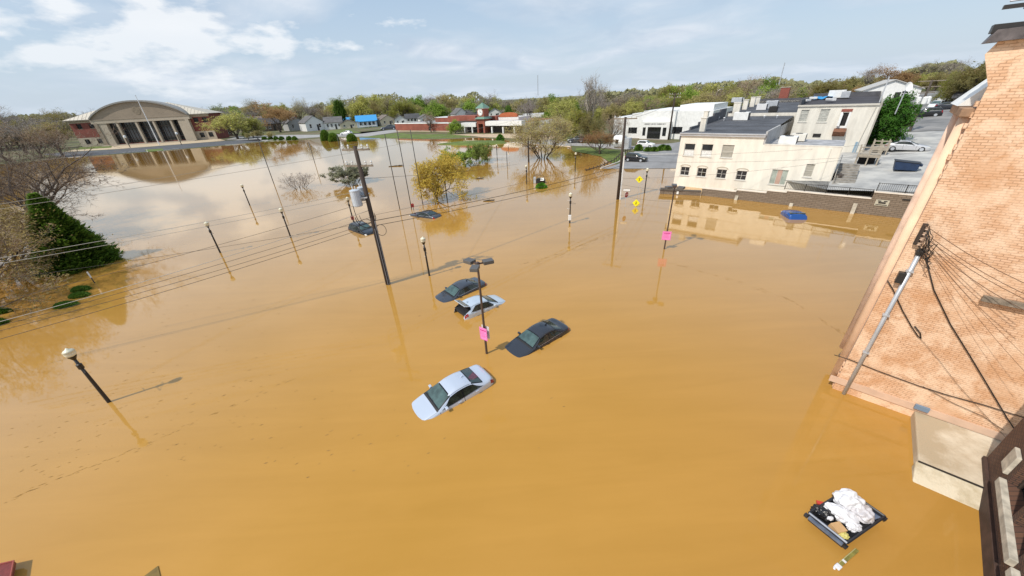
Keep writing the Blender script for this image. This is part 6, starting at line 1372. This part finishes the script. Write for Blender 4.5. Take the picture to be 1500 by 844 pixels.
for x, yb, yt, lab in ((965.5, 286, 252, 'plain grey steel post near the block wall end, right of the yellow signs'), (939.5, 277, 253, 'short thin grey post just left of the lamp post by the yellow signs')):
    p = G(x, yb, 0); o = MB().tube([(0, 0, -1), (0, 0, top_z(p, x+1.5, yt))], .035, 6).build('steel_post', metalgrey, None); o.location = p; tag(o, lab, 'post')
# utility poles
def upole(px, top, r, lab, arms, aaz, m=wood, conduit=False, name='utility_pole', armw=2.2):
    p = on_ground(*px) if sdist(G(*px).x, G(*px).y) > 0 else G(*px, 0); zt = top_z(p, *top); t = thing(name, lab, 'utility pole', p)
    h = zt-p.z; MB().tube([(0, 0, -1.5), (0, 0, h)], [r*1.15, r*.75], 10).build('pole', m, t, smooth=True)
    for z in arms:
        dx, dy = cos(aaz)*armw/2, sin(aaz)*armw/2; a_ = MB().box((0, 0, h-z), (armw, .1, .12), M=Matrix.Rotation(aaz, 3, 'Z')).build('crossarm', greywood, t)
        b = MB()
        for f in (-.92, -.5, .5, .92): b.lathe((dx*f, dy*f, h-z+.06), [(.03, 0), (.08, .06), (.05, .13), (.09, .19), (.03, .3)], 8)
        b.build('insulator', mat('porcelain_grey', (.62, .62, .60), .3), a_)
    if conduit: MB().tube([(.28, -.12, -1), (.28, -.12, h*.55)], .1, 8).tube([(.28, -.12, h*.55), (.2, -.1, h*.6)], .05, 6).build('cable_guard', white, t)
    return t, p, h
t, PP2, HP2 = upole((568.6, 416), (519.5, 214), .19, 'dark utility pole with grey transformers and cable loops left of the centre', (.25, 1.35), 2.9)
for dx, dy, dz, r_, hh in ((-.72, -.28, 4.2, .35, 1.2), (-.46, .46, 3.95, .29, 1.0)):
    c_ = Vector((dx, dy, HP2-dz)); b = MB(); b.lathe(c_, [(r_*.92, 0), (r_, .06), (r_, hh-.1), (r_*1.05, hh-.08), (r_*1.05, hh), (r_*.5, hh+.06)], 18); tr = b.build('transformer', mat('transformer_grey', (.47, .52, .58), .4, .05), t, smooth=False)
    b = MB(); b.lathe(c_+Vector((.1, 0, hh+.03)), [(.05, 0), (.03, .1), (.05, .16), (.02, .26)], 8).lathe(c_+Vector((-.1, 0, hh+.03)), [(.05, 0), (.03, .1), (.05, .16), (.02, .26)], 8).build('bushing', mat('porcelain_grey', (.5, .5, .48)), tr)
    MB().box((dx*.45, dy*.45, HP2-dz+hh*.5), (abs(dx)+.1, abs(dy)+.1, .08)).build('bracket', metalgrey, t)
b = MB(); R = random.Random(2)
def loop(b, c_, rx, rz_, r_=.018, az_=0.0, n=18, a0=0, a1=2*pi):
    b.tube([(c_[0]+rx*cos(a0+(a1-a0)*k/n)*cos(az_), c_[1]+rx*cos(a0+(a1-a0)*k/n)*sin(az_), c_[2]+rz_*sin(a0+(a1-a0)*k/n)) for k in range(n+1)], r_, 5)
loop(b, (-.55, -.1, HP2-5.9), .55, .62, .022, .3); loop(b, (-.5, 0, HP2-5.1), .75, .9, .028, .2, a0=pi, a1=2*pi); loop(b, (-.3, -.1, HP2-4.9), .55, .75, .02, .5, a0=pi, a1=2*pi); loop(b, (.45, .1, HP2-6.3), .38, .45, .02, .1); loop(b, (-.9, -.2, HP2-4.4), .22, 1.1, .025, .4, a0=pi/2, a1=3*pi/2)
b.tube([(-.78, -.30, HP2-2.7), (-.2, -.1, HP2-2.1), (-.7, .1, HP2-1.4)], .014, 5).tube([(-.5, .5, HP2-2.6), (-.1, .1, HP2-1.9), (.5, -.1, HP2-1.3)], .014, 5)
b.build('cable_loop', wrm, t)
MB().tube([(.2, -.12, -1.2), (.2, -.12, 5.6)], .055, 8).tube([(.08, -.22, -1.2), (.08, -.22, 5.0)], .035, 6).build('cable_guard', mat('guard_grey', (.16, .17, .19), .5), t)
t, P905, H905 = upole((905, 292), (915.7, 171.5), .2, 'dark utility pole with white cable guard beside the stop sign', (.2,), 2.55, conduit=True, armw=3.0)
_, PHP, HHP = upole((979, 205), (991, 136), .24, 'tall dark utility pole leaning right in front of the white office', (.4, 1.2), 2.4, armw=3.2)
_, PQ, HQ = upole((862, 206), (866, 147), .22, 'utility pole with crossarms in front of the tall pale bare tree', (.3, 1.0), 2.6, armw=3.0)
upole((774.5, 238), (773, 202), .18, 'short wooden pole left of the many stemmed tree in the flood', (), 0)
t, p, h = upole((1042, 178), (1054, 127), .16, 'pale wooden pole with curved street light arm behind the dark flat roof', (), 0, m=greywood, name='street_light_pole')
MB().tube([(0, 0, h-1.6), (.9, -.3, h-1.0), (1.8, -.6, h-.85)], .05, 6).build('lamp_arm', metalgrey, t); MB().box((2.0, -.66, h-.88), (.6, .22, .12)).build('lamp_head', metalgrey, t)
pq = onlot(1332, 193); zt = top_z(pq, 1367, 117); t = thing('utility_pole', 'wooden utility pole with stacked crossarms and white transformers on the upper street', 'utility pole', pq); h = zt-pq.z
MB().tube([(0, 0, -.5), (0, 0, h)], [.22, .15], 10).build('pole', mat('pole_grey_brown', (.10, .08, .065), .85, .3, 2), t)
for k, z in enumerate((.15, 1.0, 1.9)): 
    a_ = MB().box((0, 0, h-z), (3.4-k*.3, .12, .14), M=Matrix.Rotation(-.5+.25*k, 3, 'Z')).build('crossarm', greywood, t)
for k, (dx, dy) in enumerate(((-.8, .1), (-.25, -.45), (.6, -.2))): MB().lathe((dx, dy, h-3.6), [(.3, 0), (.33, .1), (.33, 1.0), (.15, 1.15)], 12).build('transformer', white, t)
for x, yb, yt, xt_, lab in ((1298, 190, 112, 1333, 'thin leaning pole behind the roof edge of the tall cream building'),): 
    p = onlot(x, yb); 
# tall thin field poles
for i, (xt_, yt, xb_, yb) in enumerate(((380, 205, 401.5, 270), (453.5, 208, 461.5, 240), (495, 200, 504, 240), (563.7, 196.5, 585.5, 306), (580, 190, 603, 307), (600, 190, 619.5, 300), (742, 222, 743, 243))):
    p = G(xb_, yb, 0); o = MB().tube([(0, 0, -1), (0, 0, top_z(p, xt_, yt))], .045+p.length*.0003, 6).build('net_pole', mat('net_pole_dark', (.05, .045, .04), .6), None, smooth=True); o.location = p
    tag(o, ['tall thin pole in pale water above the bare grey shrub', 'thin short far pole left of the transformer pole top', 'thin pole just left of the transformer pole top', 'leftmost of three tall thin poles left of the golden tree', 'middle and tallest of three thin poles left of the golden tree', 'rightmost of three tall thin poles, in front of the golden tree', 'small post at the corner of the pavilion frame'][i], 'pole', 'tall thin field poles in the flood')
# TV masts
for x, yb, yt, xt_, lab in ((1288, 150, 112, 1308, 'thin white rod aerial standing on the tall cream roof edge'), (1141, 124, 92, 1147, 'thin lattice mast rising above the far hill'), (788, 140, 110, 788, 'hair thin radio mast on the horizon')):
    D = 75 if x == 1288 else (240 if x == 1141 else 300); p = at_dist(x, yb, D); q = at_dist(xt_, yt, D); o = MB().tube([(0, 0, 0), (0, 0, q.z-p.z)], D*.0007+.02, 5).build('aerial_mast', metalgrey, None); o.location = (p.x, p.y, p.z); tag(o, lab, 'aerial')
# satellite dish
D = 82; p = at_dist(1329, 128, D); t = thing('satellite_dish', 'big white satellite dish above the fresh green tree', 'satellite dish', p, atan2(p.y, p.x)-pi/2+.4)
b = MB(); b.lathe((0, 0, 0), [(.05, 0), (.5, .06), (.95, .2), (1.2, .36), (1.22, .36), (.96, .17), (.5, .02), (.05, -.04)], 20); o = b.build('reflector', white, t, smooth=True); o.rotation_euler = (radians(75), 0, .3); o.scale = (.42, .52, .7)
MB().tube([(0, .1, 0), (0, .3, -3.5)], .07, 6).build('mast', metalgrey, t)

# ------------------------------------------------------------------ wires
wiremat = mat('wire_dark', (.035, .028, .022), .6); wirepale = mat('wire_pale', (.33, .31, .27), .5)
def wire(p0, p1, sag, r, lab, m=None, grp=None):
    pts = [p0.lerp(p1, k/20)-Vector((0, 0, sag*4*(k/20)*(1-k/20))) for k in range(21)]
    return tag(MB().tube(pts, r, 5).build('power_line', m or wiremat, None, smooth=True), lab, 'wire', grp)
def onpole(P_, y_pix, x_pix): return Vector((P_.x, P_.y, top_z(P_, x_pix, y_pix)))
def px3(x, y, D): return at_dist(x, y, D)
WL = 'wires running left from the transformer pole'
for (yl, xr_p, yr_p, sag, r, m) in ((500, 547, 330, .2, .016, None), (487, 546, 325, .25, .014, None), (480, 544, 318, .2, .014, None), (474, 541, 308, .25, .018, wirepale), (443, 536, 296, .2, .012, None), (407, 545, 325, .15, .010, None), (385, 533, 285, .15, .014, wirepale), (377, 531, 279, .15, .014, wirepale)):
    e = px3(-40, yl+8, 36); wire(onpole(PP2, yr_p, xr_p), e, sag, r, 'thin wire running left from the transformer pole across the flood to the left edge', m, WL)
for (yl, x2, y2, D2) in ((311, 760, 175, 92), (304, 700, 172, 96)):
    wire(px3(-30, yl, 45), px3(x2, y2, D2), .6, .016, 'long pale wire crossing high from the left edge past the conifer top to the park', wirepale, 'pair of pale high wires over the left water')
WR = 'wires between the transformer pole and the stop sign pole'
for y1, x1_, y2, x2_, r in ((324, 545, 243, 909.3, .026), (331, 547, 250, 908.7, .022), (316, 543, 228, 910.5, .010)):
    wire(onpole(PP2, y1, x1_), onpole(P905, y2, x2_), .35, r, 'dark wire strung from the transformer pole to the utility pole by the stop sign', None, WR)
WT = 'thin wires from the stop sign pole to the right'
for y1, x1_, x2_, y2, D in ((228, 910.5, 1340, 205, 66), (236, 910, 1342, 224, 62), (262, 907.5, 1250, 232, 58), (270, 907, 1100, 282, 52), (285, 905.5, 1020, 293, 50)):
    wire(onpole(P905, y1, x1_), px3(x2_, y2, D), .5, .012, 'thin dark wire running right from the pole by the stop sign past the cream building', None, WT)
for k in (-1, 0, 1): wire(Vector((P905.x+k*1.1, P905.y-k*.7, H905-.05)), Vector((PHP.x+k*1.1, PHP.y-k*.7, PHP.z+HHP-.2)), .8, .02, 'high wire between the stop sign pole and the tall pole by the white office', None, 'high wires towards the white office')
for k in (-1, 1): wire(Vector((PQ.x+k, PQ.y, PQ.z+HQ-.2)), Vector((PHP.x+k, PHP.y, PHP.z+HHP-.6)), .8, .02, 'high wire between the two utility poles in front of the park trees', None, 'high wires behind the park')
wire(onpole(PP2, 262, 530), px3(760, 240, 80), .3, .012, 'thin wire going right from the upper part of the transformer pole towards the green shrubs')

# ------------------------------------------------------------------ dumpsters and rubbish
def boxpts(c4, z0, z1): return [Vector((p.x, p.y, z)) for z in (z0, z1) for p in c4]
zr_ = .42; cW, cS, cE = G(1185, 752, zr_), G(1240.5, 796, zr_), G(1296, 757, zr_); cN = cW+cE-cS
c0 = (cW+cE)/2; azd = atan2((cE-cS).y, (cE-cS).x); Lx, Ly = (cE-cS).length, (cN-cE).length
azn = azd+pi/2
print('dumpster', Lx, Ly, math.degrees(atan2((cW-cS).y, (cW-cS).x)-azd))
t = thing('open_dumpster', 'open black dumpster with grey rim floating low, filled with rubbish bags', 'dumpster', (c0.x, c0.y, 0), 0)
loc = [Vector((p.x-c0.x, p.y-c0.y, 0)) for p in (cW, cS, cE, cN)]; inn = [v*.93 for v in loc]; bot = [v*.80 for v in loc]
dk = mat('dumpster_black', (.022, .024, .03), .5, .3, 3)
b = MB(); vs = []
for L_, z in ((bot, -.6), (loc, zr_), (inn, zr_), ([v*.86 for v in loc], .05)): vs += [(v.x, v.y, z) for v in L_]
fs = [(3, 2, 1, 0)]+[(i, (i+1) % 4, 4+(i+1) % 4, 4+i) for i in range(4)]+[(4+i, 4+(i+1) % 4, 8+(i+1) % 4, 8+i) for i in range(4)]+[(8+i, 8+(i+1) % 4, 12+(i+1) % 4, 12+i) for i in range(4)]+[(12, 13, 14, 15)]
b.faces(vs, fs); b.build('bin_body', dk, t)
rimm = mat('dumpster_rim', (.13, .16, .22), .4, .3, 3)
for i in range(4):
    a_, c_ = loc[i], loc[(i+1) % 4]; MB().tube([(a_.x, a_.y, zr_+.02), (c_.x, c_.y, zr_+.02)], .042, 6).build('rim', rimm if i == 0 else dk, t)
a_, c_ = loc[0], loc[1]; n_ = (c_-a_).normalized(); o_ = Vector((n_.y, -n_.x, 0)); m_ = (a_+c_)/2
MB().box((m_.x+o_.x*.07, m_.y+o_.y*.07, zr_-.10), ((c_-a_).length*.9, .1, .08), atan2(n_.y, n_.x)).build('side_rail', rimm, t)
for v in (loc[0], loc[1], loc[2]): MB().box((v.x*1.04, v.y*1.04, zr_-.12), (.1, .1, .12), azd).build('corner_lug', dk, t)
ld = MB(); a_, c_ = loc[2], loc[3]; ld.faces([(a_.x*.93, a_.y*.93, zr_-.03), (c_.x*.93, c_.y*.93, zr_-.03), (c_.x*.72+.05, c_.y*.72, zr_-.3), (a_.x*.72, a_.y*.72, zr_-.3)], [(0, 1, 2, 3)]); ld.build('inner_lid', mat('lid_blue', (.03, .06, .13), .35, .3, 3), t)
def bag(name, c_, s_, m, lab, seed, rz=0.0, tail=True):
    bm = bmesh.new(); bmesh.ops.create_icosphere(bm, subdivisions=5, radius=1)
    for v in bm.verts:
        d = v.co.normalized(); n_ = mnoise.noise(d*2.2+Vector((seed, 0, 0)))*.28+mnoise.noise(d*4.0+Vector((0, seed, 0)))*.10
        v.co = Vector((d.x*s_[0], d.y*s_[1], d.z*s_[2]))*(1+n_)
    me = bpy.data.meshes.new(name); bm.to_mesh(me); bm.free(); o = link(name, me, m, None, smooth=True); o.location = c_; o.rotation_euler = (0, 0, rz); return tag(o, lab, 'rubbish bag')
plw = mat('white_plastic', (.74, .74, .77), .4, .06, 3, .15, 5); plb = mat('black_plastic', (.014, .014, .016), .25, 0, 3, .6, 9)
def dpt(x, y, z): return G(x, y, z)
bag('white_bag', dpt(1243, 733, .62), (.40, .34, .34), plw, 'top white rubbish bag with pointed tip at the far corner of the dumpster', 1)
bag('white_bag', dpt(1262, 752, .50), (.34, .30, .26), mat('white_plastic_thin', (.60, .58, .60), .4, .12, 3, .2, 5), 'crumpled white bag at the right side of the dumpster', 2)
bag('white_bag', dpt(1231, 753, .42), (.46, .26, .22), plw, 'long white bag across the middle of the dumpster', 3, rz=-.6)
bag('white_bag', dpt(1251, 772, .40), (.22, .15, .14), plw, 'small white bag at the near right corner of the dumpster', 4)
bag('white_bag', dpt(1216, 759, .42), (.10, .07, .07), plw, 'tiny white bag lying on the black bag', 6)
bag('black_bag', dpt(1206, 752, .33), (.34, .24, .2), plb, 'shiny black rubbish bag in the left corner of the dumpster', 5, rz=-.5)
o = MB().box((0, 0, 0), (.36, .30, .2)).build('cardboard_box', mat('cardboard', (.58, .36, .17), .8, .1, 4), None, bevel=.01); o.location = dpt(1227, 774, .36); o.rotation_euler = (.1, .05, azd-.2); tag(o, 'brown cardboard box at the near edge of the dumpster', 'box')
bag('yellow_bag', dpt(1236, 784, .36), (.15, .12, .07), mat('yellow_plastic', (.62, .55, .18), .5), 'flat yellow plastic piece at the near corner of the dumpster', 9)
o = MB().box((0, 0, 0), (.34, .12, .05)).build('red_strip', mat('red_plastic', (.5, .05, .03), .5), None); o.location = dpt(1205, 738, .42); o.rotation_euler = (.2, 0, -.4); tag(o, 'small red plastic piece behind the black bag in the dumpster', 'scrap')
# floating plank with a white end
pa, pb_ = G(1226, 832, .03), G(1256, 806, .03); t = thing('floating_plank', 'green brown plank with a white rag at its end floating below the dumpster', 'plank', (pa+pb_)/2, atan2((pb_-pa).y, (pb_-pa).x)); L_ = (pb_-pa).length
MB().box((.08, 0, 0), (L_*.85, .085, .06)).build('plank', mat('slimy_wood', (.22, .20, .05), .5, .3, 6), t); MB().box((.08, .05, .02), (L_*.8, .02, .05)).build('edge_strip', mat('pale_strip', (.45, .42, .2), .5), t); MB().box((-L_*.46, 0, .03), (.17, .15, .09)).box((-L_*.58, .03, .02), (.1, .06, .05), .4).build('white_rag', plw, t, bevel=.02); MB().box((L_*.02-.22, 0, .05), (.06, .1, .03)).build('clip', plw, t)
# wheeled dumpster on the lot
p = onlot(1324, 250); t = thing('dumpster', 'dark blue dumpster standing on the lot above the block wall', 'dumpster', p, AZ+.02)
bl_ = mat('dumpster_navy', (.012, .03, .075), .5, .2, 2)
MB().prism([(-1.0, 0.15), (1.0, .15), (1.1, .95), (-1.15, 1.15)], -.75, .75, 'y').build('bin_body', bl_, t, bevel=.03); MB().prism([(-1.2, 1.16), (1.15, .96), (1.15, 1.02), (-1.2, 1.23)], -.8, .8, 'y').build('lid', mat('lid_black', (.02, .02, .025), .5), t)
MB().box((1.22, 0, .75), (.25, .9, .25)).build('lift_pocket', bl_, t, bevel=.02)
for x in (-.8, .8):
    for y in (-.6, .6): MB().tube([(x, y-.04, .08), (x, y+.04, .08)], .08, 10).build('caster', darkmetal, t)
# dark cart with white panel beside the bright bush
p = G(790, 268, 0); t = thing('utility_cart', 'dark utility cart with white screen and grey seat sunk beside the bright green bush', 'cart', p, -.2)
MB().prism([(-.9, -.2), (1.1, -.2), (1.1, .45), (.6, .8), (-.4, .8)], -.5, .5, 'y').build('body', blackp, t, bevel=.04); MB().box((.55, -.45, .72), (.6, .04, .5), M=Matrix.Rotation(-.5, 3, 'X')).build('screen', white, t); MB().box((-.75, -.35, .55), (.45, .5, 1.1)).build('seat_back', metalgrey, t, bevel=.05)
b = MB(); b.tube([(-1.0, -.5, 0), (-1.0, -.5, 1.3), (.3, -.5, 1.45), (1.0, -.5, 1.2)], .03, 5).tube([(-1.0, .5, 0), (-1.0, .5, 1.3), (.3, .5, 1.45)], .03, 5); b.build('roll_bar', darkmetal, t)
# playground frame, drift wood, low debris
p = G(731, 239, 0); t = thing('pavilion_frame', 'thin metal frame standing in the flood right of the green shrubs', 'frame', p, -.2); b = MB(); s_ = 1.6
for x in (-2.4, -.8, .8, 2.4):
    for y in (-.8, .8): b.tube([(x, y, -1), (x, y, 1.5)], .035, 5)
for y in (-.8, .8):
    for z in (.15, 1.5): b.tube([(-2.4, y, z), (2.6, y, z)], .035, 5)
b.build('frame_bar', metalgrey, t)
for i, (x, y, w, lab) in enumerate(((716, 294.5, 1.5, 'brown driftwood clump floating under the wires right of the golden tree'), (582, 243.5, 3.2, 'dark branch debris floating beside the middle thin pole'), (702, 262, 1.6, 'small dark floating twigs right of the golden tree'), (348, 207, 3, 'dark stump at the water edge'))):
    p = G(x, y, 0); R = random.Random(i); b = MB()
    for k in range(9): a_ = R.uniform(-.35, .35); c_ = Vector((R.uniform(-w/3, w/3), R.uniform(-.15, .15), .04)); l_ = w*R.uniform(.15, .4); b.tube([c_-Vector((l_*cos(a_), l_*sin(a_), 0)), c_+Vector((l_*cos(a_), l_*sin(a_), R.uniform(0, .15)))], R.uniform(.02, .06)*w/1.5, 5)
    o = b.build('driftwood', mat('driftwood', (.10, .075, .045), .9, .3, 3), None); o.location = p; tag(o, lab, 'driftwood')
# floating scummy lines and flecks, plus the wires' reflections drawn as brown strokes
b = MB(); R = random.Random(9)
def scum_and_reflection(pts, n, w, l):
    q = [G(*p, .004) for p in pts]; tot = len(q)-1
    for _ in range(n):
        f = R.random()*tot; i = min(tot-1, int(f)); c_ = q[i].lerp(q[i+1], f-i); d = (q[i+1]-q[i]).normalized(); nn_ = Vector((-d.y, d.x, 0)); c_ = c_+nn_*R.gauss(0, w); L_ = l*R.uniform(.3, 1.2); h_ = R.uniform(.006, .022)
        b.faces([(c_-d*L_)[:], (c_+nn_*h_)[:], (c_+d*L_)[:], (c_-nn_*h_)[:]], [(0, 1, 2, 3)])
scum_and_reflection([(0, 735), (120, 690), (240, 640), (330, 600), (430, 555)], 60, .10, .16); scum_and_reflection([(760, 388), (820, 372), (870, 352), (905, 340)], 60, .08, .3); scum_and_reflection([(770, 392), (830, 372), (900, 345)], 30, .2, .4); scum_and_reflection([(980, 385), (1080, 412), (1160, 440), (1215, 475), (1240, 490)], 60, .1, .2); scum_and_reflection([(880, 372), (908, 352), (900, 385)], 22, .3, .2)  # second and third runs paint the overhead wires' reflections on the water
for _ in range(420):
    x = abs(R.gauss(0, 330)); y = R.uniform(340, 700); p = G(x, y, .004); a_ = R.uniform(.2, .8); L_ = R.uniform(.02, .11); d = Vector((cos(a_), sin(a_), 0))*L_; n_ = Vector((-sin(a_), cos(a_), 0))*L_*R.uniform(.15, .4)
    b.faces([(p-d)[:], (p+n_)[:], (p+d)[:], (p-n_)[:]], [(0, 1, 2, 3)])
o = b.build('debris_and_reflections', mat('scum_and_reflection_brown', (.27, .145, .035), .8, .3, 3), None, recalc=False); o['kind'] = 'stuff'; o['label'] = 'brown scum lines and small flecks drifting on the flood water'; o['category'] = 'debris'
# handrail wall along the ramp
pts = [on_ground(862, 251) if 0 else G(858, 249.5, .1)]+[G(880, 243, .35), G(900, 234, .8), on_ground(912, 226)+Vector((0, 0, .6)), on_ground(926, 221.5)+Vector((0, 0, .6))]
t = thing('ramp_railing', 'low dark railing wall slanting down into the flood beside the ramp road', 'railing', (0, 0, 0)); MB().tube(pts, .1, 6).build('top_rail', mat('rail_brown', (.06, .045, .035), .8), t)
for p0, p1 in zip(pts, pts[1:]):
    for k in range(4): q = p0.lerp(p1, k/4); MB().tube([(q.x, q.y, q.z-1.2), (q.x, q.y, q.z+.35)], .07, 6).build('post', mat('rail_brown', (.06, .045, .035)), t)
# white marker posts
for x, y, yt, xt_, lab in ((139, 415, 403, 131, 'white topped marker post by the clipped mounds below the conifer'),):
    p = G(x, y, 0); zt = top_z(p, xt_-6, yt-4); t = thing('marker_post', lab, 'post', p, 0); MB().tube([(0, 0, -.6), (0, 0, zt*.5)], .04, 6).build('post', darkmetal, t); MB().tube([(0, 0, zt*.5), (0, 0, zt)], .055, 6).build('white_top', sign_white, t)
# maroon canopy corner and submerged roof tip at the bottom left
q = [G(-6, 828, .3), G(20.5, 822, .3), G(15, 850, .3), G(-30, 860, .3)]
t = thing('canopy_corner', 'maroon metal canopy corner poking in at the bottom left of the picture', 'canopy', q[1]); c_ = [v-q[1] for v in q]
b = MB(); b.faces([v[:] for v in c_]+[(v+Vector((0, 0, -.12)))[:] for v in c_], [(0, 1, 2, 3), (0, 4, 5, 1), (1, 5, 6, 2), (7, 6, 5, 4), (2, 6, 7, 3), (3, 7, 4, 0)]); b.build('panel', mat('maroon_metal', (.17, .025, .02), .5, .2, 8), t)
b = MB(); b.tube([c_[0]+Vector((0, 0, .02)), c_[1]+Vector((0, 0, .02)), c_[2]+Vector((0, 0, .02))], .025, 5).build('edge_trim', mat('maroon_trim', (.32, .07, .05), .5), t)

q = [G(203, 846, 0), G(231, 827, .12), G(236, 850, 0), G(215, 870, 0)]; b = MB(); zc_ = q[1]; b.faces([(q[0].x, q[0].y, -.15), q[1][:], (q[2].x, q[2].y, -.15), (q[3].x, q[3].y, -.1), (q[0].x, q[0].y, -.6), (q[2].x, q[2].y, -.6)], [(0, 1, 3), (1, 2, 3), (0, 4, 1), (1, 5, 2)])
# post in the foreground is left to the water: only a dark tip shows
q = [G(203, 850, .03), G(231, 829, .03), G(236, 850, .03)]; o = MB(); o.faces([v[:] for v in q]+[(v.x, v.y, -.3) for v in q], [(0, 1, 2), (0, 3, 4, 1), (1, 4, 5, 2), (2, 5, 3, 0)]); b.bm.free(); o = o.build('submerged_roof_tip', mat('silted_tip', (.17, .11, .02), .6, .2, 4), None); tag(o, 'olive brown corner of something sunken just breaking the surface at the bottom edge', 'sunken corner')
